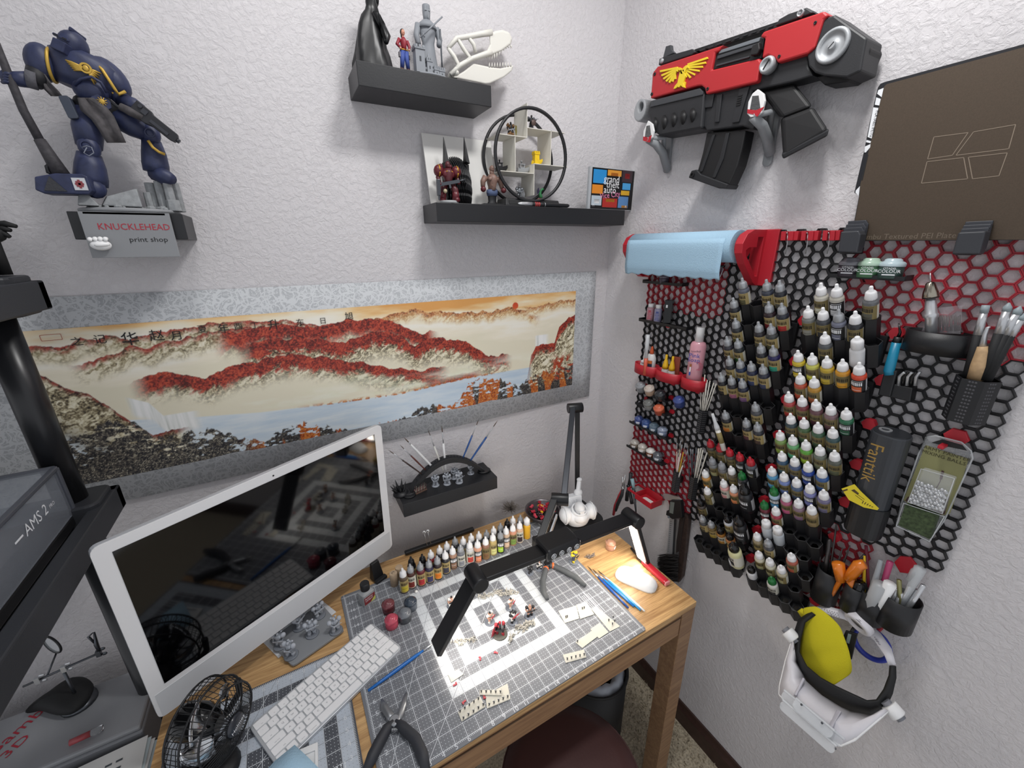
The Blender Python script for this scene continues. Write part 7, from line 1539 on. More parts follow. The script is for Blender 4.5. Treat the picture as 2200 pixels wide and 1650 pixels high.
for k,(b_,mid_,tip,lb_) in enumerate((((1300,1240),(1440,850),(1525,590),'black handled tool with pointed gray tip, behind the wooden one'),((1325,1240),(1490,860),(1620,620),'black handled tool with rounded gray tip, second from right'),((1335,1245),(1530,870),(1655,680),'black handled tool leaning out of frame, rightmost'))):
 f_=lambda p,q,s_:(p[0]+(q[0]-p[0])*s_,p[1]+(q[1]-p[1])*s_,.045-.003*k);tool('silicone_brush',lb_,[(*b_,.045),(*mid_,.045-.003*k)],[.0062,.006],BLKM,'tool',G,[('ferrule',[f_(mid_,tip,0),f_(mid_,tip,.72)],[.006,.0048],STEEL),('tip',[f_(mid_,tip,.72),f_(mid_,tip,.85),f_(mid_,tip,1)],[.0050,.005,.001],silc)])
t=thing('deburr_holder','black block holder for the blue scraper and spare blades','holder',A7(560,1300,.02));part('block',xp(xp(MB(),A7,[(470,1160),(580,1165),(520,1390),(412,1370)],.0088,.036),A7,[(520,1270),(712,1310),(690,1430),(500,1385)],.0088,.032),BLK,t,bev=.002)
tool('deburring_tool','blue hexagonal scraper with a black curved tip',[(515,1200,.034),(510,1165,.034),(575,925,.036)],[.0075,.0082,.0070],mat('scraper_blue','#1f7fa0',.35),'tool',None,[('collar',[(575,925,.036),(590,880,.036)],[.007,.006],BLK),('blade',[(590,880,.036),(605,840,.036),(593,765,.036)],[.003,.0022,.001],BLKG)])
for k in range(5):solo('spare_blade','curved spare blade in the black holder beside blue scraper','blade',MB().tube([A7(590+k*35,1290,.030),A7(600+k*35,1215,.032),A7(640+k*32,1180,.034),A7(655+k*32,1195-5*k,.034)],[.0028,.003,.0024,.0012],6),BLKG if k%2 else STEEL,'spare blades beside the scraper')
p0,p1=A8(370,1020,.040),A8(555,300,.050);bl=thing('air_blower','dark gray handheld blower with gold lettering standing in black holder','blower',A8(340,1150,.035))
axb=(p1-p0).normalized();FBl=frame(p0-axb*.028,Vector((0,-1,0)),axb.cross(Vector((0,-1,0))));Lb=(p1-p0).length+.030
if (FBl.to_3x3()@Vector((0,0,1))).dot(axb)<0:FBl=frame(p0-axb*.028,Vector((0,-1,0)),Vector((0,-1,0)).cross(axb))
bw_=abs(A8(240,800,.045).y-A8(600,850,.045).y)/2
sec=lambda k:rrect(bw_*2*k,.050*k,.024*k,6)
part('body',MB(FBl).prism(sec(1),0,Lb,smooth=False),mat('blower_gray','#33363b',.4),bl,bev=.0025)
part('top_plate',MB(FBl).prism(sec(.93),Lb,Lb+.0012),mat('blower_top','#25272b',.35),bl);part('nozzle_ring',MB(FBl@T((-bw_*.35,0,Lb+.0012))).ring(circ(.010,20),circ(.006,20),-.001,.0015),STEEL,bl)
sgn=1 if (FBl.to_3x3()@Vector((0,1,0))).x<0 else -1
part('lettering',MB(FBl@T((-bw_*.30,sgn*.0252,Lb*.70))@(RX(R(90)) if sgn<0 else RX(R(-90))@RZ(math.pi))@RZ(R(-90))).text('Fanttik',.030),mat('blower_gold','#a98a4a',.4,metal=.5),bl)
hd=thing('blower_holder','black sleeve holder carrying the dark gray blower','holder',A8(340,1150,.03));F2=FBl@T((0,0,-.022))
part('sleeve',MB(F2).ring([(x*1.07,y*1.1) for x,y in sec(1)],[(x*1.03,y*1.04) for x,y in sec(1)],0,.068,smooth=False).prism([(x*1.05,y*1.07) for x,y in sec(1)],-.003,.001),BLK,hd,bev=.0008)
q_=FBl@Vector((0,-sgn*.026,.01));part('mount',MB(FRW(q_.y,q_.z,0)).box((0,0,(.0088-q_.x)/2+.002),(.05,.03,max(-q_.x-.006,.004))),BLK,hd)
yc=thing('yellow_card','bright yellow printed card tucked in front of the blower','card',A8(300,900,.075));yc_=mat('card_yellow','#dcc92c',.5)
part('sheet',xp(MB(),A8,[(120,825),(240,783),(300,850),(470,1010),(455,1025),(330,1000),(190,930)],.0735,.0743),yc_,yc)
mb=MB();xp(mb,A8,[(130,840),(175,825),(180,838),(137,853)],.0743,.0746)
for k in range(5):xp(mb,A8,[(310+k*22,960+k*8),(325+k*22,935+k*14),(330+k*22,940+k*14),(316+k*22,966+k*8)],.0743,.0746)
stroke(mb,A8,[(262,872),(335,925)],.0745,.0008);stroke(mb,A8,[(250,885),(318,935)],.0745,.0008);xp(mb,A8,[(210,840),(240,830),(285,870),(270,880)],.0743,.0746);part('print',mb,mat('card_print','#4a3a1a',.5),yc)
BD=.030
bk=thing('blister_pack','clear blister pack of steel mixing balls hanging at panel edge','blister pack',A8(900,900,BD));clr=mat('blister_clear','#e9ecee',.08,alpha=.20,coat=.5)
part('backing_card',xp(MB(),A8,[(905,420),(1305,550),(1240,760),(1130,1060),(1010,1080),(740,960),(700,930),(830,600)],BD-.006,BD-.0045),mat('card_olive','#87865a',.6),bk)
part('card_foot',xp(MB(),A8,[(740,900),(1130,900),(1085,1060),(1020,1080),(715,935)],BD-.0045,BD-.0040),mat('card_maroon','#4a2f30',.6),bk)
part('plastic_shell',xp(MB(),A8,[(910,345),(1000,330),(1240,390),(1330,470),(1345,540),(1180,900),(1080,1120),(935,1320),(630,1170),(690,930),(840,500)],BD-.0085,BD-.0065),clr,bk)
part('shell_rim',MB().tube([A8(x,y,BD-.004) for x,y in ((910,345),(1000,330),(1240,390),(1330,470),(1345,540),(1180,900),(1080,1120),(935,1320),(630,1170),(690,930),(840,500))],.0012,6,closed=True),mat('rim_clear','#d3d7da',.1,alpha=.5),bk)
part('bubble',xp(MB(),A8,[(865,640),(1175,730),(1060,1060),(740,950)],BD-.004,BD+.012),clr,bk,bev=.003)
part('bubble_edge',MB().tube([A8(x,y,BD+.012) for x,y in ((865,640),(1175,730),(1060,1060),(740,950))],.0010,6,closed=True),mat('rim_clear','#d3d7da'),bk)
part('foam_insert',xp(MB(),A8,[(715,975),(1015,1075),(940,1295),(650,1165)],BD-.006,BD+.010),mat('foam_green','#3c4a30',.9,bump=.8,bscale=300,var=.5,vscale=180),bk)
part('foam_edge',MB().tube([A8(x,y,BD+.011) for x,y in ((700,960),(1080,1085),(945,1318),(632,1172))],.001,6,closed=True),mat('rim_clear','#d3d7da'),bk)
part('hang_slot',xp(MB(),A8,[(960,395),(1060,365),(1250,420),(1290,470),(1100,430)],BD-.0062,BD-.0052),INK,bk)
c=A8(1085,520,BD);e_=(A8(1240,565,BD)-A8(930,470,BD));F_=frame(c+Vector((-.0006,0,0))+Vector((.0045,0,0)),e_,(0,0,1));mb=MB(F_);mb.text('ARMY PAINTER',.0088,T((0,.004,0)));mb.text('MIXING BALLS',.0088,T((-.002,-.0048,0)));part('lettering',mb,mat('card_text','#3f3a22',.6),bk)
mb=MB();stroke(mb,A8,[(1065,665),(1040,760),(1000,830)],BD-.004,.0012);xp(mb,A8,[(1055,655),(1078,662),(1060,740),(1035,735)],BD-.0045,BD-.0038);part('brush_print',mb,mat('card_maroon','#4a2f30'),bk)
balls=MB();
for r_ in range(10):
 for c_ in range(9):
  s_=c_/8;x0,y0=835-r_*8.5,760+r_*21;x1,y1=1085-r_*6,845+r_*20
  if r_==0 and c_ in (2,5,6):continue
  x,y=x0+(x1-x0)*(s_+(.06 if r_%2 else 0)),y0+(y1-y0)*s_
  part('steel_ball',MB(T(A8(x+rgb_.uniform(-5,5),y+rgb_.uniform(-5,5),BD+.003+rgb_.uniform(-.002,.003)))).ell((0,0,0),.0032,8,6),STEEL,bk)
pg=A8(1200,340,.01);solo('red_hanger','red hexagonal hanger peg above the mixing balls pack','peg',MB(FRW(pg.y,pg.z,0)).prism(hexpts(.0165),.0088,.016).box((-.008,-.016,.026),(.008,.006,.034)),REDP,bev=.001)
cups=[]
for k,(cx0,cx1,yt,yb,dd) in enumerate(((405,530,330,560,.045),(585,700,440,620,.055),(700,850,490,690,.050),(850,1060,515,735,.045))):
 a,b_=A9(cx0,yt,dd),A9(cx1,yt,dd);c=(a+b_)/2;r_=[.024,.019,.024,.029][k];zt=c.z;zb=A9((cx0+cx1)/2-15,yb,dd).z
 t=thing('tool_cup',['black cup with metal picks and an orange handle, nearest bottles','small black cup holding the orange looped tool','black cup holding gray and yellow tools','widest black cup, holding clear pipette and metal bits'][k],'cup',(-dd,c.y,zb),'black tool cups above the headband')
 F_=T((-dd,c.y,zb));part('shell',MB(F_).ring(circ(r_,28),circ(r_-.0018,28),0,zt-zb,smooth=True).prism(circ(r_-.0008,28),0,.002),BLK,t);part('mount',MB().box((-(dd-r_+.010)/2-.003,c.y,zb+(zt-zb)*.5),(max(dd-r_-.004,.006),.016,.03)),BLK,t);cups.append((c,zb,zt,r_,dd))
def intool(k,name,label,tip,m,rs,cat='tool',off=(0,0),d=None,extra=None,mid=None):
 c,zb,zt,r_,dd=cups[k];p0=Vector((-dd+off[0],c.y+off[1],zb+.004));p1=A9(*tip,d or dd);t=thing(name,label,cat,p0,'tools in the black cups');pts=[p0]+([A9(*mid,d or dd)] if mid else [p0.lerp(p1,.5)])+[p1]
 part('handle',MB().tube(pts,rs,8),m,t)
 for nm,pp,rr,mm in (extra or []):part(nm,MB().tube([A9(x,y,dq) for x,y,dq in pp],rr,8),mm,t)
dst=mat('pick_metal','#4d4a4a',.35,metal=.8)
intool(0,'metal_pick','long thin metal pick leaning left in nearest cup',(395,38,.04)[:2],dst,[.0018,.0016,.0008],off=(0,.008),d=.04)
intool(0,'metal_pick','thick gray metal rod in the nearest cup',(452,122),dst,[.005,.005,.0045],off=(.006,.004),d=.04)
intool(0,'metal_pick','paired metal rod upright in the nearest cup',(498,20),dst,[.0022,.0022,.0018],off=(.008,-.004),d=.036)
intool(0,'metal_file','flat pointed metal file in the nearest cup',(540,180),dst,[.004,.004,.001],off=(.004,-.008),d=.040)
intool(0,'metal_file','round metal file with bright tip in nearest cup',(590,165),dst,[.003,.003,.001],off=(.004,-.012),d=.040)
intool(0,'metal_pick','metal rod leaning right across the cups',(690,225),dst,[.0022,.0022,.0022],off=(.004,-.006),d=.040)
org=mat('handle_orange','#d9761c',.25,coat=.3)
intool(0,'orange_tool','orange handled tool standing upright at left',(512,285),org,[.004,.005,.012],off=(-.008,-.012),d=.062,mid=(525,400),extra=[('grip',[(528,405,.062),(520,340,.064),(510,285,.064),(508,275,.064)],[.009,.0115,.0120,.006],org)])
intool(1,'orange_tool','orange handled tool bent to the right beside upright one',(600,385),org,[.006,.008,.009],d=.06,extra=[('grip',[(575,390,.062),(610,350,.064),(650,300,.064),(690,290,.062)],[.009,.0105,.0110,.009],org)])
intool(1,'black_marker','black marker standing in the small cup',(665,420),BLKG,[.008,.010,.010],d=.060)
intool(2,'yellow_tool','thin yellow tool leaning left in third cup',(690,235),YEL,[.003,.003,.002],off=(0,.008),d=.045)
intool(2,'pink_pen','pen with a magenta cap in the third cup',(865,275),mat('magenta','#a03a62',.35),[.004,.005,.0055],off=(.006,-.006),d=.042)
intool(2,'gray_pen','gray tool with a pointed clear tip in third cup',(800,265),mat('tool_gray','#8f9397',.35),[.006,.006,.0035],off=(-.004,.004),d=.055)
intool(2,'caulk_tube','white and gray squeeze tube front of third cup',(800,430),mat('tube_gray','#a4a6a8',.4),[.010,.012,.012],off=(-.008,.004),d=.070)
intool(2,'white_tube','flat white squeeze tube leaning right in third cup',(865,425),WHT,[.006,.008,.010],off=(-.008,-.008),d=.068)
intool(2,'red_tool','dark red handled tool behind the third cup',(700,165),mat('maroon_tool','#7c2a3c',.4),[.003,.003,.003],off=(.008,.0),d=.03)
intool(3,'pipette','clear plastic pipette standing in the widest cup',(1070,320),mat('pipette','#c9cdd0',.12,alpha=.55),[.004,.005,.009],d=.050,extra=[('bulb',[(990,400,.05),(1040,350,.05),(1072,318,.05)],[.005,.0085,.006],mat('pipette','#c9cdd0'))])
for k,(x,y,lb_) in enumerate(((912,460,'short bright metal bit, leftmost in widest cup'),(945,490,'split metal bit at front of widest cup'),(1000,445,'metal bit with screw tip in the widest cup'),(1055,470,'knurled metal bit, right side of widest cup'),(1092,435,'thin metal bit leaning right in widest cup'),(925,400,'brass colored bit at back of widest cup'))):intool(3,'metal_bit',lb_,(x,y),STEEL if k!=5 else mat('bit_brass','#8d8a60',.4,metal=.6),[.003,.0034,.004],off=(rgb_.uniform(-.006,.006),.012-k*.005),d=.045+.003*(k%3))
wp_=A9(975,300,.01);mb=MB();xp(mb,A9,[(890,280),(930,240),(1000,245),(1045,300),(1010,360),(930,350)],.0088,.014);solo('red_wall_plug','red slotted wall plug behind the clear pipette','plug',mb,REDP,bev=.001)
hb_=thing('headband_magnifier','white headband magnifier with black foam band hanging under cups','magnifier',A9(600,640,.03))
wb=mat('visor_white','#d3d1d6',.4)
def strip(pts,w,out=.002):
 rows_=[]
 for (x,y,d,dx,dy,dd) in pts:rows_.append([A9(x-dx,y-dy,d-dd),A9(x,y,d),A9(x+dx,y+dy,d+dd)])
 return MB().grid(rows_)
part('rear_strap',strip([(340,608,.075,8,-20,-.006),(440,608,.062,6,-26,-.006),(560,640,.050,8,-30,-.006),(680,700,.045,14,-30,-.006),(780,790,.048,20,-26,-.006),(850,890,.058,26,-20,-.006),(880,985,.070,22,-10,-.006)],0),wb,hb_,solid=.004)
part('ratchet_knob',MB(frame(A9(655,690,.062),(0,-1,-.35),(-.5,0,.86))).lathe([(.024,-.006),(.0255,-.004),(.0255,.006),(.023,.009),(.017,.010),(.016,.007)],28),wb,hb_);part('knob_cap',MB(frame(A9(665,676,.066),(0,-1,-.35),(-.5,0,.86))).lathe([(.015,.006),(.014,.0095)],24),mat('knob_dark','#4a4a50',.3),hb_)
dm=MB()
for i in range(7):
 for s_ in ((400,595,17,5),(760,790,12,17)):
  for k in range(3):
   p=A9(s_[0]+i*s_[2]+k*7,s_[1]+i*s_[3]+k*14,.066 if s_[0]<500 else .056);dm.ell(p,.0011,6,4)
part('vent_dots',dm,mat('vent_gray','#8d8b92',.6),hb_,kind='stuff')
part('foam_band',strip([(340,625,.080,10,8,.003),(262,680,.090,16,6,.005),(225,800,.105,20,2,.008),(215,900,.118,24,-8,.010),(260,1010,.132,30,-22,.012),(360,1110,.140,26,-40,.012),(480,1185,.142,16,-54,.012),(600,1240,.138,4,-58,.012),(720,1278,.128,-10,-48,.010),(800,1250,.115,-22,-26,.008),(850,1160,.100,-22,-8,.006),(880,1060,.085,-18,-4,.004),(882,985,.074,-16,0,.003)],0),BLKM,hb_,solid=.006)
for x,y,d in ((187,778,.115),(888,1290,.115)):
 c=A9(x,y,d);F_=frame(c,(0,-1,-.4) if x<500 else (0,-1,-.45),(-.6,0,.8));kn_=MB(F_@RY(R(90)))
 part('side_knob',kn_.lathe([(.0135,-.010),(.0145,-.008),(.0145,.008),(.0125,.010)],20),WHT,hb_);part('knob_collar',MB(F_@RY(R(90))).lathe([(.0085,-.016),(.0085,.015)],16),mat('collar_gray','#7d7f86',.4),hb_)
VT=[(200,800,.120),(150,960,.150),(112,1120,.178),(108,1180,.190),(300,1400,.205),(530,1530,.205),(620,1490,.190),(800,1335,.150),(850,1290,.130)]
VI=[(215,900,.120),(225,960,.128),(275,1060,.138),(290,1090,.142),(400,1190,.148),(530,1270,.146),(600,1300,.142),(740,1325,.134),(800,1290,.122)]
part('visor',MB().grid([[A9(*a),A9((a[0]+b_[0])/2,(a[1]+b_[1])/2-12,(a[2]+b_[2])/2+.012),A9(*b_)] for a,b_ in zip(VT,VI)]),wb,hb_,solid=.003)
part('visor_lip',MB().tube([A9(*a) for a in VT],.0022,6),WHT,hb_)
part('visor_rib',MB().hull8([A9(205,1190,.184),A9(225,1200,.184),A9(285,1085,.150),A9(270,1070,.150)],[A9(205,1180,.192),A9(225,1190,.192),A9(285,1075,.158),A9(270,1060,.158)]).hull8([A9(440,1410,.2),A9(465,1425,.2),A9(535,1300,.155),A9(500,1290,.155)],[A9(440,1400,.208),A9(465,1415,.208),A9(535,1290,.163),A9(500,1280,.163)]),mat('visor_shade','#b9b7bf',.4),hb_,bev=.002)
lensm=mat('loupe_clear','#e6eaee',.06,alpha=.35,coat=.6)
for k,(p,q) in enumerate((((125,1225),(495,1545)),((135,1160),(550,1500)),((215,1215),(480,1440)))):
 d=(.212,.200,.208)[k];a,b_=A9(*p,d),A9(*q,d);dd_=(b_-a).normalized();F_=frame(a,dd_,(-.5,0,-.86));L_=(b_-a).length
 part('lens_plate',MB(F_).prism(rrect(L_,.020,.008,4,L_/2,.006),-.001,.001),lensm,hb_);part('lens_rail',MB(F_).box((L_/2,-.004,0),(L_,.004,.004)),mat('rail_clear','#dfe2e6',.15,alpha=.75),hb_,bev=.001)
for x,y in ((118,1255),(260,1250),(400,1375),(490,1548)):part('lens_screw',MB(T(A9(x,y,.212))).ell((0,0,0),.0022,8,5),DSTEEL,hb_)
yt=thing('yellow_cloth','yellow microfiber cloth draped through the white headband','cloth',A9(400,800,.08));ym=mat('cloth_yellow','#c9bd1c',.95,bump=.7,bscale=600)
R_=[[(265,590,.078),(300,585,.078),(340,580,.076),(372,578,.072)],[(282,650,.080),(350,650,.084),(430,670,.08),(520,700,.07)],[(262,760,.088),(345,770,.094),(440,775,.088),(540,760,.072)],[(247,870,.094),(335,890,.102),(430,850,.094),(560,815,.076)],[(250,920,.098),(340,930,.098),(440,900,.096),(585,880,.078)],[(290,1000,.106),(370,1010,.112),(460,990,.104),(600,960,.082)],[(365,1080,.112),(410,1090,.116),(490,1060,.106),(608,1030,.084)],[(440,1138,.114),(465,1125,.116),(520,1095,.106),(570,1052,.09)]]
part('cloth_sheet',MB().grid([[A9(*p) for p in r_] for r_ in R_]),ym,yt,solid=.002,sub=2)
part('torn_corner',MB().grid([[A9(232,612,.080),A9(262,592,.078)],[A9(250,640,.080),A9(290,610,.078)],[A9(262,655,.082),A9(300,640,.080)]]),ym,yt,solid=.0015)
bs=thing('black_tag','black square tag hanging in front of the yellow cloth','tag',A9(560,850,.06));part('tag_plate',xp(MB(),A9,[(560,745),(640,770),(600,945),(497,890)],.062,.066),BLK,bs,bev=.001);part('tag_label',xp(MB(),A9,[(578,765),(600,772),(585,835),(562,825)],.066,.0665),mat('tag_print','#7d8a8a',.5),bs);part('tag_hook',MB().tube([A9(600,755,.062),A9(640,690,.03),A9(650,650,.012)],.003,6),BLK,bs)
br2=thing('tape_ring','blue ring hanging behind the white headband strap','ring',A9(740,850,.03));c=A9(735,835,.028);part('ring',MB(FRW(c.y,c.z,.028)).tube([(.030*math.cos(i*math.pi/16),.034*math.sin(i*math.pi/16),0) for i in range(32)],.0055,8,closed=True),mat('ring_blue','#2a3aa0',.4),br2);part('peg',MB().tube([c+Vector((.027,0,.03)),c+Vector((-.008,0,.030))],.004,6),REDP,br2)
# ================================================================ paint bottles along the back of the desk
def D5(x,y,h=0.0):return dk(820+x*.172727,1080+y*.172727,h)
capK=mat('cap_gray_clear','#8f9296')
G='paint bottles along the back of the desk'
def desk_bottle(x,y,capm,bc,style,sw,lb,rz=20):
 v=D5(x,y,.0785);bottle(T((v.x,v.y,DZ+.0032))@RZ(R(rz-25+rgb_.uniform(-12,12))),'drop' if style else 'plain',capm,bc,style,lb,G,sw)
for k,(x,y,cm,bc,st_,sw,ds) in enumerate(((255,815,capW,'#5a4a3a','buff','#c9b83c','white capped brown'),(350,762,capS,'#4a2c24','wht','#7a2a24','silver capped reddish brown'),(472,732,capS,'#5c1c24','buff','#b02a2f','silver capped maroon'),(580,697,capS,'#2c2a44','buff','#3a3560','silver capped indigo'),(685,657,capS,'#2a1e22','buff','#d97a1e','silver capped dark bottle with orange patch,'),(785,592,capW,'#26262c','buff','#3a3a4a','white capped black'),(877,537,capW,'#a5806a','blk','#8a6a55','white capped tan'),(977,512,capS,'#6a6d74','wht','#8a8d94','silver capped gray'),(1090,467,capW,'#c9c9c9','wht','#c0453a','white capped pale'),(1190,457,capW,'#d09a80','blk','#d9855f','white capped peach'),(1290,422,capW,'#8a6552','tan','#7d5a3a','white capped brown-pink'),(1380,372,capW,'#b9a46a','buff','#d3d08a','white capped straw yellow'),(1475,347,capK,'#2f3236','blk','#a5c93a','gray capped bottle with lime label,'),(1545,292,capW,'#c2a890','blk','#d9b89a','white capped light tan'),(1630,257,capW,'#c98f74','tan','#7d9a4a','white capped salmon'),(1715,227,capW,'#c2a48a','wht','#3a2a2c','white capped beige'),(1805,182,capW,'#d9a62a',None,None,'white capped bright yellow'))):
 desk_bottle(x,y,cm,bc,st_,sw,'%s bottle, %d%s from left in front desk row'%(ds.replace(' bottle','') if 'bottle' not in ds else ds,k+1,'st' if k==0 else 'nd' if k==1 else 'rd' if k==2 else 'th') if 'bottle' not in ds else '%s %d%s from left in front desk row'%(ds,k+1,'th'))
for k,(x,y,cm,bc) in enumerate(((360,672,capB,'#1d1d20'),(500,640,capB,'#222226'),(606,587,capW,'#8c2a30'),(716,532,capW,'#3a3a40'),(806,482,capW,'#44464c'),(908,422,capK,'#33353a'),(1010,420,capW,'#5a5c60'),(1110,382,capW,'#4c4e55'),(1207,357,capW,'#3f4248'),(1302,337,capK,'#2e3036'),(1390,292,capW,'#55504a'),(1476,252,capK,'#3a3c42'),(1560,200,capB,'#1f1f22'),(1632,166,capW,'#b9a79a'),(1725,152,capK,'#45474d'))):
 desk_bottle(x,y,cm,bc,'buff','#8a7d4a','%s capped paint bottle, %s from left in back desk row'%(CN[id(cm)],ORD[k]))
a,b_=D5(330,700,.02),D5(1190,350,.02);solo('bottle_strip','long low black strip behind the back row of bottles','rack',bar(MB(),Vector((a.x,-.0905,DZ+.008)),Vector((b_.x,-.0905,DZ+.008)),.009,.0155),BLK,bev=.003)
for k,(x,y,xb,yb) in enumerate(((545,385,577,575),(597,373,620,555))):
 p0=D5(xb,yb+14,0);p0=Vector((p0.x,max(min(p0.y,-.088),-.10),DZ+.016));p1=Vector((p0.x-.006,p0.y,DZ+.062));t=thing('googly_pin',['googly eyed pin, left of the pair behind the bottles','googly eyed pin, right of the pair behind the bottles'][k],'pin',p0)
 part('stem',MB().tube([p0,p1],.0009,6),STEEL,t);part('ball',MB(T(p1)).ell((0,0,.004),.0046,12,8),WHT,t);part('pupil',MB(T(p1)).ell((-.001,-.0036,.0055),(.0022,.0016,.0022)),INK,t)
cork=mat('cork_wood','#b39c82',.7,var=.15,vscale=150)
for x,y,lb_ in ((145,885,'pale wooden peg with a crescent mark, in front of another'),(215,810,'pale wooden peg standing behind the marked one')):
 v=D5(x,y,.040);M=T((v.x,v.y,DZ+.0032));t=thing('wooden_peg',lb_,'peg',M=M);part('peg',MB(M).lathe([(.0105,0),(.0105,.039),(.0098,.040)],24),cork,t)
 if y>850:part('crescent',MB(M).tube([(.004*math.cos(a),.004*math.sin(a),.0402) for a in (.6,1.2,1.9,2.6,3.3,4.0)],.0006,5),INK,t)
def D4(x,y,h=0.0):return dk(560+x*.212089,1150+y*.212089,h)
v=D4(1085,690);M=T((v.x,v.y+.006,DZ+.0032))@RZ(R(24));t=thing('cement_bottle','square clear cement bottle with black cap and dark red label','bottle',M=M)
part('body',MB(M).prism(rrect(.034,.030,.005,4),0,.034).prism(rrect(.034,.030,.005,4),.034,.040,top=rrect(.022,.022,.008,4)),mat('cement_glass','#a9acae',.1,alpha=.75,coat=.5),t);part('cap',MB(M).lathe([(.0115,.040),(.0118,.042),(.0118,.058),(.0105,.060)],20),BLK,t)
part('label',MB(M).box((0,-.0152,.017),(.031,.0006,.022)),mat('cement_red','#7a2428',.5),t);part('lettering',MB(frame(M@Vector((-.002,-.0157,.020)),M.to_3x3()@Vector((1,0,0)),(0,0,1))).text('PLASTIC',.0062,T((0,.003,0))).text('CEMENT',.0056,T((0,-.0035,0))),WINK,t);part('label_corner',MB(frame(M@Vector((0,-.0156,.006)),M.to_3x3()@Vector((1,0,0)),(0,0,1))).prism([(.0155,0),(.0155,.012),(.002,0)],0,.0003),mat('cement_lime','#b9c05a',.5),t)
for x,y,bc,lc,lb_ in ((1300,770,'#5c2128','#6e3a40','dark red translucent paint pot on the mat, rear left of four'),(1333,925,'#c04a5e','#b5485a','bright pinkish red paint pot, front left of four'),(1465,862,'#4e5156','#6f7379','gray lidded paint pot, front right of four'),(1525,745,'#5b626b','#38424e','dark navy lidded paint pot, rear right of four')):
 v=D4(x,y);jar(T((v.x,v.y,DZ+.0032))@RZ(R(150)),.031,bc,lc,lb_,'paint pots on the mat')
v=dk(1311,1178);jar(T((v.x,v.y,DZ+.0005))@RZ(R(20)),.030,'#b98d78','#b8896e','copper colored paint pot standing on bare wood',None,True)
v=D4(1540,800);v=D4(1578,590);solo('white_bead','small cream bead lying beside the navy lidded pot','bead',MB(T((v.x,v.y,DZ+.0068))).ell((0,0,0),(.0045,.004,.0036)),PAPER)
v=D4(1180,440);M=T((v.x,v.y+.004,DZ+.0032))@RZ(R(24));t=thing('black_stand','black angled holder standing behind the cement bottle','holder',M=M);part('plate',MB(M).hull8([(-.016,-.014,0),(.016,-.014,0),(.016,.010,0),(-.016,.010,0)],[(-.012,-.002,.052),(.012,-.002,.052),(.012,.006,.052),(-.012,.006,.052)]),BLK,t,bev=.002);part('lip',MB(M).box((0,-.020,.004),(.034,.012,.008)),BLK,t,bev=.001)
def D6(x,y,h=0.0):return dk(560+x*.189,1270+y*.189,h)
cs=[D6(*q) for q in ((95,590),(370,885),(960,470),(690,165))];sl_=MB();ctr=sum(cs,Vector())/4
P_=[]
for i in range(4):
 for s_ in (.12,.0,-.0):pass
 p,q_,r_=cs[i-1],cs[i],cs[(i+1)%4];P_+=[q_.lerp(p,.07),q_.lerp(q_*.0+(p+r_)/2,.03),q_.lerp(r_,.07)]
slab_=solo('display_base','rounded gray plastic slab carrying the gray miniatures','base',sl_.prism([(p.x,p.y) for p in P_],DZ+.0035,DZ+.0095),mat('slab_gray','#83868a',.55),bev=.001)
for k,(x,y,lb_) in enumerate(((345,720,'gray bulky miniature nearest the fan on gray slab'),(225,610,'gray bulky miniature half hidden under screen at slab end'),(585,480,'gray bulky miniature in the middle of slab'),(855,440,'gray bulky miniature at the slab corner by the mat'),(665,270,'gray bulky miniature rearmost on slab near red pots'),(440,400,'gray bulky miniature behind the middle one on slab'))):
 v=D6(x,y,.012);mini_thing('bulky_miniature',lb_,'miniature',T((v.x,v.y,DZ+.0098))@RZ(R(-40+17*k)),.043,{'base':mat('base_gray','#777c84',.6),'body':GRY,'armor':gp,'head':gp,'weapon':gp},'gray miniatures on the gray slab',pose=k,seed=k+20,bulky=1.3,pads=.13,base_r=.36)
def D9(x,y,h=0.0):return dk(940+x*.204724,1260+y*.204724,h)
bs_=mat('base_slate','#757b86',.6);sk_=mat('mini_skin','#b98d78',.6);rdm=mat('mini_red','#9c2430',.5);blk_=mat('mini_black','#232326',.5);whm=mat('mini_white','#d5d3d0',.6);MZ=DZ+.0032
def pm(x,y,lb_,mats,h=.036,pose=0,rz=0,fn=D9,**k):
 v=fn(x,y,.006);return mini_thing('painted_miniature',lb_,'miniature',T((v.x,v.y,MZ))@RZ(R(rz)),h,mats,'painted miniatures on the cutting mat',pose=pose,base_r=k.pop('base_r',.36),**k)
pm(150,195,'painted miniature with black hair behind the lamp wing',{'base':bs_,'body':sk_,'armor':whm,'head':blk_,'weapon':blk_},pose=1,seed=31)
pm(548,365,'painted miniature aiming a red rifle, left of the group',{'base':bs_,'body':sk_,'armor':whm,'head':blk_,'weapon':rdm},pose=0,rz=25,seed=32)
pm(765,215,'painted miniature aiming a red rifle, rear of the group',{'base':bs_,'body':sk_,'armor':whm,'head':blk_,'weapon':rdm},pose=0,rz=30,seed=33)
pm(790,362,'painted miniature with red blade and black backpack in group',{'base':bs_,'body':whm,'armor':blk_,'head':blk_,'weapon':rdm},pose=2,rz=10,seed=34,bulky=1.1)
pm(968,300,'painted miniature carrying a black tube overhead, right of group',{'base':bs_,'body':sk_,'armor':blk_,'head':sk_,'weapon':blk_},pose=2,rz=-20,seed=35,h=.040)
t=pm(655,490,'red caped miniature with raised sword on large dark base',{'base':mat('base_dark','#55554f',.7),'body':blk_,'armor':rdm,'head':rdm,'weapon':blk_},pose=1,rz=-15,seed=36,h=.044,base_r=.42,robe=False)
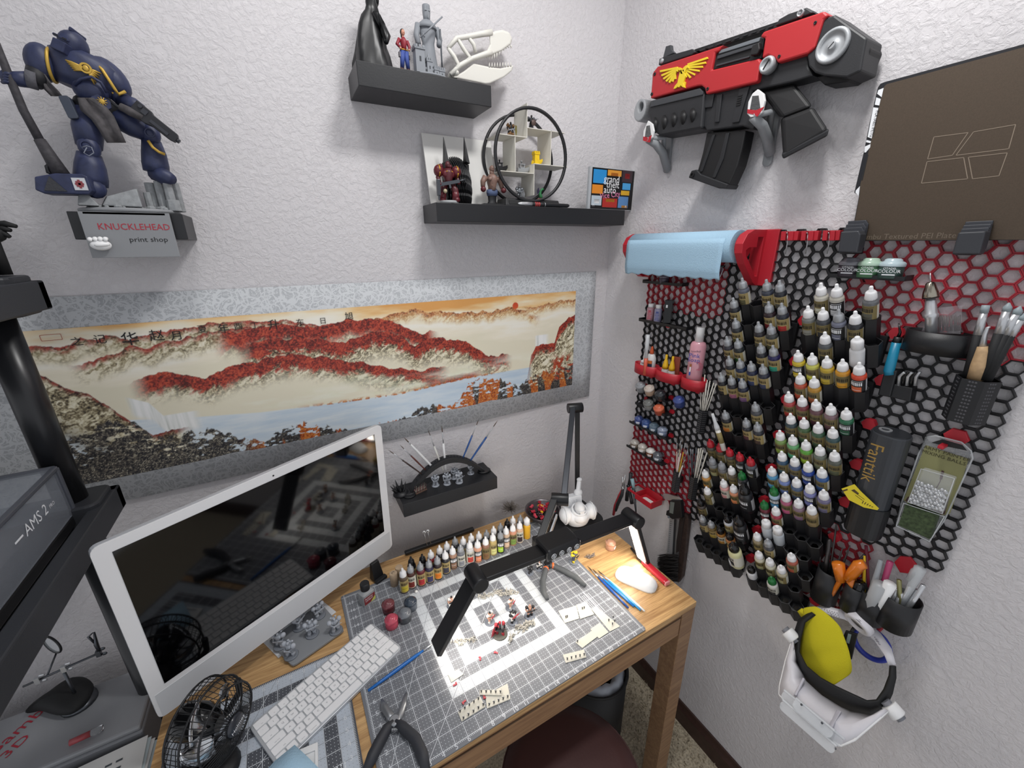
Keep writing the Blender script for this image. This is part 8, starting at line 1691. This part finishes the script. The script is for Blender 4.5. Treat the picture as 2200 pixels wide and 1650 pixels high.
v=D9(640,470,.02);part('cape',MB().grid([[Vector((v.x-.004,v.y+.006,MZ+.034)),Vector((v.x+.008,v.y+.008,MZ+.035))],[Vector((v.x-.013,v.y+.006,MZ+.018)),Vector((v.x+.005,v.y+.010,MZ+.018))],[Vector((v.x-.018,v.y+.002,MZ+.005)),Vector((v.x+.002,v.y+.010,MZ+.005))]]),rdm,t,solid=.001);part('sword',MB().tube([Vector((v.x+.006,v.y-.006,MZ+.028)),Vector((v.x+.004,v.y-.008,MZ+.056))],.0012,6),STEEL,t)
R6=lambda x,y,h=0.0:dk(1100+x*.181818,1030+y*.181818,h)
pm(212,1100,'dark painted miniature half hidden behind cutters, left one',{'base':bs_,'body':blk_,'armor':blk_,'head':blk_,'weapon':blk_},pose=0,fn=R6,seed=37,h=.030)
pm(320,1052,'miniature touching the head of flush cutters',{'base':bs_,'body':whm,'armor':blk_,'head':sk_,'weapon':blk_},pose=1,fn=R6,seed=38,h=.030)
pm(730,965,'bright yellow armored miniature beneath the lamp head',{'base':bs_,'body':mat('mini_navy','#3a3f55',.5),'armor':mat('mini_yellow','#d9c02a',.45),'head':mat('mini_yellow','#d9c02a'),'weapon':blk_},pose=0,rz=15,fn=R6,seed=39,bulky=1.15,h=.040)
spr=mat('sprue_pale','#bdb9b0',.6);crd=mat('card_cream','#c9c6ba',.7)
def bits(name,label,pts,n,sz,fn,seed,cat='sprue',m=None,h0=0.0):
 rg=random.Random(seed);c=fn(*[sum(p[i] for p in pts)/len(pts) for i in (0,1)]);t=thing(name,label,cat,(c.x,c.y,MZ));q=[fn(*p) for p in pts]
 mb=MB()
 for k in range(n):
  s_=k/max(1,n-1)*(len(q)-1);i=min(int(s_),len(q)-2);p=q[i].lerp(q[i+1],s_-i);x,y=p.x+rg.uniform(-sz,sz),p.y+rg.uniform(-sz,sz)
  mb.tube([(x,y,MZ+h0+.001),(x+rg.uniform(-sz,sz),y+rg.uniform(-sz,sz)*.6,MZ+h0+rg.uniform(.002,.009)),(x+rg.uniform(-sz,sz),y+rg.uniform(-sz,sz)*.6,MZ+h0+.0015)],[.0012,.0015,.0008],5)
 part('pieces',mb,m or spr,t,kind='stuff');part('runner',MB().tube([Vector((p.x,p.y,MZ+h0+.0012)) for p in q],.0012,6),m or spr,t);return t
bits('sprue','long pale plastic sprue of fine parts behind painted miniatures',[(450,130),(560,95),(720,75),(830,95)],70,.008,D9,1)
bits('sprue','pale cluster of tiny plastic parts before the right-hand miniature',[(830,470),(920,440),(1010,395)],60,.008,D9,2)
bits('sprue','pale plastic parts near the tip of lamp wing',[(170,590),(240,620),(300,560),(400,590)],30,.006,D9,3)
bits('sprue','small pale plastic frame beside the large dark base',[(760,600),(790,520)],20,.004,D9,4)
bits('sprue','small brownish heap of clippings on the bare wood',[(890,930),(960,900)],22,.006,R6,5,m=mat('clip_brown','#8d8178',.7),h0=-.0025)
V7=lambda x,y,h=0.0:dk(1180+x*.157604,1290+y*.157604,h);V6=lambda x,y,h=0.0:dk(960+x*.141732,1440+y*.141732,h)
sold=mat('soldier_dark','#4a4a4a',.7)
def card(label,pts,fn,rows=(),n=5,z=0.0,cat='card',pike=False):
 q=[fn(*p) for p in pts];c=sum(q,Vector())/4;t=thing('soldier_strip' if rows else 'blank_card',label,'miniatures' if rows else cat,(c.x,c.y,MZ));part('base_card',MB().prism([(p.x,p.y) for p in q],MZ+z+.0002,MZ+z+.0016),crd,t)
 for (a,b_) in rows:
  a,b_=fn(*a),fn(*b_)
  for k in range(n):
   p=a.lerp(b_,k/max(1,n-1));z0=MZ+z+.0016;mb=MB(T((p.x,p.y,z0)));mb.tube([(-.0008,0,0),(-.0006,0,.0035)],.0006,5).tube([(.0008,0,0),(.0006,0,.0035)],.0006,5).tube([(0,0,.003),(0,0,.0065)],[.0013,.0015],6);mb.m=1;mb.ell((0,0,.0082),(.001,.001,.0012),6,4).ell((-.001,.0012,.006),(.0015,.0007,.0016),6,4)
   if pike:mb.cyl((.0015,-.001,.003),(.002,-.001,.014),.0003,n=4)
   part('soldier',mb,[sold,whm],t)
 return t
card('strip with two rows of tiny soldiers at the mat front',[(225,800),(585,575),(500,420),(170,660)],V6,[((255,765),(555,560)),((205,660),(480,470))],pike=True)
card('strip of tiny soldiers resting near the number nine',[(610,605),(965,460),(920,225),(585,400)],V6,[((645,560),(925,440))],pike=True)
card('strip of tiny soldiers with pikes lying behind the other two',[(500,405),(830,415),(850,330),(500,330)],V6,[((525,370),(815,378))],z=.0018,pike=True)
card('strip of five tiny soldiers near the number sixteen',[(185,760),(225,872),(505,795),(470,690)],V7,[((245,830),(475,770))])
card('cream card with a tiny dark figure, left of joined pair',[(122,160),(368,88),(405,265),(213,328)],V7,[((225,255),(245,250))],2)
card('cream card with a tiny dark figure, right of joined pair',[(368,80),(505,38),(612,208),(425,272)],V7,[((450,140),(475,132))],2,z=.0003)
card('pale strip with tiny dark figures near number twenty-two',[(575,140),(640,100),(965,372),(825,442)],V7,[((810,300),(870,260)),((860,350),(890,310))],2)
card('blank cream card near the number twenty-one',[(558,410),(690,322),(808,452),(678,538)],V7)
t=card('blank cream card with one tiny soldier near number nineteen',[(358,592),(582,430),(655,512),(450,668)],V7,[((385,590),(386,589))],1)
card('blank gray-cream card beside a red bit on the mat',[(20,92),(175,5),(255,82),(70,208)],V6)
for k,(x,y) in enumerate(((978,1474),(1032,1418),(1066,1405),(997,1511),(1040,1500))):
 v=dk(x,y);solo('red_scrap','red plastic scrap on the mat, %s'%['beside the blank gray-cream card','left of the pair on the gray squares','right of the pair on the gray squares','touching two-row soldier strip','between two soldier strips'][k],'scrap',MB(T((v.x,v.y,MZ+.0012))@RZ(k*1.1)).box((0,0,0),(.009,.0035,.002)).box((.003,.002,.0005),(.003,.004,.002)),mat('scrap_red','#b8434c',.5),bev=.0004)
a=[dk(x,y,h) for x,y,h in ((540,1690,.012),(590,1635,.016),(633,1600,.020),(660,1625,.018),(700,1665,.012),(640,1720,.012))];c_=sum(a,Vector())/6+Vector((0,0,.006))
solo('shop_towel','folded pale blue shop towel at the front of desk','towel',MB().add(a+[c_]+[Vector((p.x,p.y,DZ+.011)) for p in a],[(i,(i+1)%6,6) for i in range(6)]+[(7+i,7+(i+1)%6,(i+1)%6,i) for i in range(6)],True),blu)
t=thing('paint_palette','white plastic palette sticking out under the blue towel','palette',dk(665,1625));q=[dk(x,y,.006) for x,y in ((640,1614),(683,1596),(684,1680),(632,1680))];part('plate',MB().prism([(p.x,p.y) for p in q],DZ+.0034,DZ+.0062),WHT,t,bev=.001);q2=[dk(x,y,.010) for x,y in ((650,1622),(676,1611),(676,1670),(648,1670))];part('rim',MB().ring([(p.x,p.y) for p in q],[(p.x,p.y) for p in q2],DZ+.006,DZ+.0095),WHT,t,bev=.001)
# ================================================================ under the desk
v=fz(1322,1600,0);BN=T((-.30,-.40,0));bn=thing('waste_bin','black waste bin with a white liner under the desk','bin',M=BN);bm_=mat('bin_black','#1b1b1d',.6)
part('bucket',MB(BN).ring(circ(.105,28),circ(.102,28),.002,.30,smooth=True).prism(circ(.104,28),.0005,.004),bm_,bn);part('rim',MB(BN).tube([(.105*math.cos(i*math.pi/14),.105*math.sin(i*math.pi/14),.30) for i in range(28)],.005,6,closed=True),bm_,bn)
part('liner',MB(BN).grid([[((.100-.012*j+.004*math.sin(i*2.3+j))*math.cos(i*math.pi/14),(.100-.012*j+.004*math.sin(i*2.3+j))*math.sin(i*math.pi/14),.300+[-.02,.012,.016,-.01][j]+.006*math.sin(i*1.7)) for j in range(4)] for i in range(29)]),mat('liner','#aab0ba',.5),bn)
v=fz(1228,1668,.46);CH=T((v.x,v.y,0));ch=thing('stool','dark reddish brown round padded stool in front of the desk','stool',M=CH);sm_=mat('stool_leather','#4a2f2e',.45,bump=.2,bscale=150)
part('seat',MB(CH).lathe([(.12,.40),(.158,.405),(.165,.43),(.158,.452),(.12,.460),(.02,.463)],40),sm_,ch);part('welt',MB(CH).tube([(.161*math.cos(i*math.pi/20),.161*math.sin(i*math.pi/20),.447) for i in range(40)],.0022,6,closed=True),sm_,ch)
for k in range(4):a=k*math.pi/2+.78;part('leg',MB(CH).cyl((.15*math.cos(a),.15*math.sin(a),.0005),(.10*math.cos(a),.10*math.sin(a),.402),.014,n=12),mat('stool_leg','#2a2021',.5),ch)
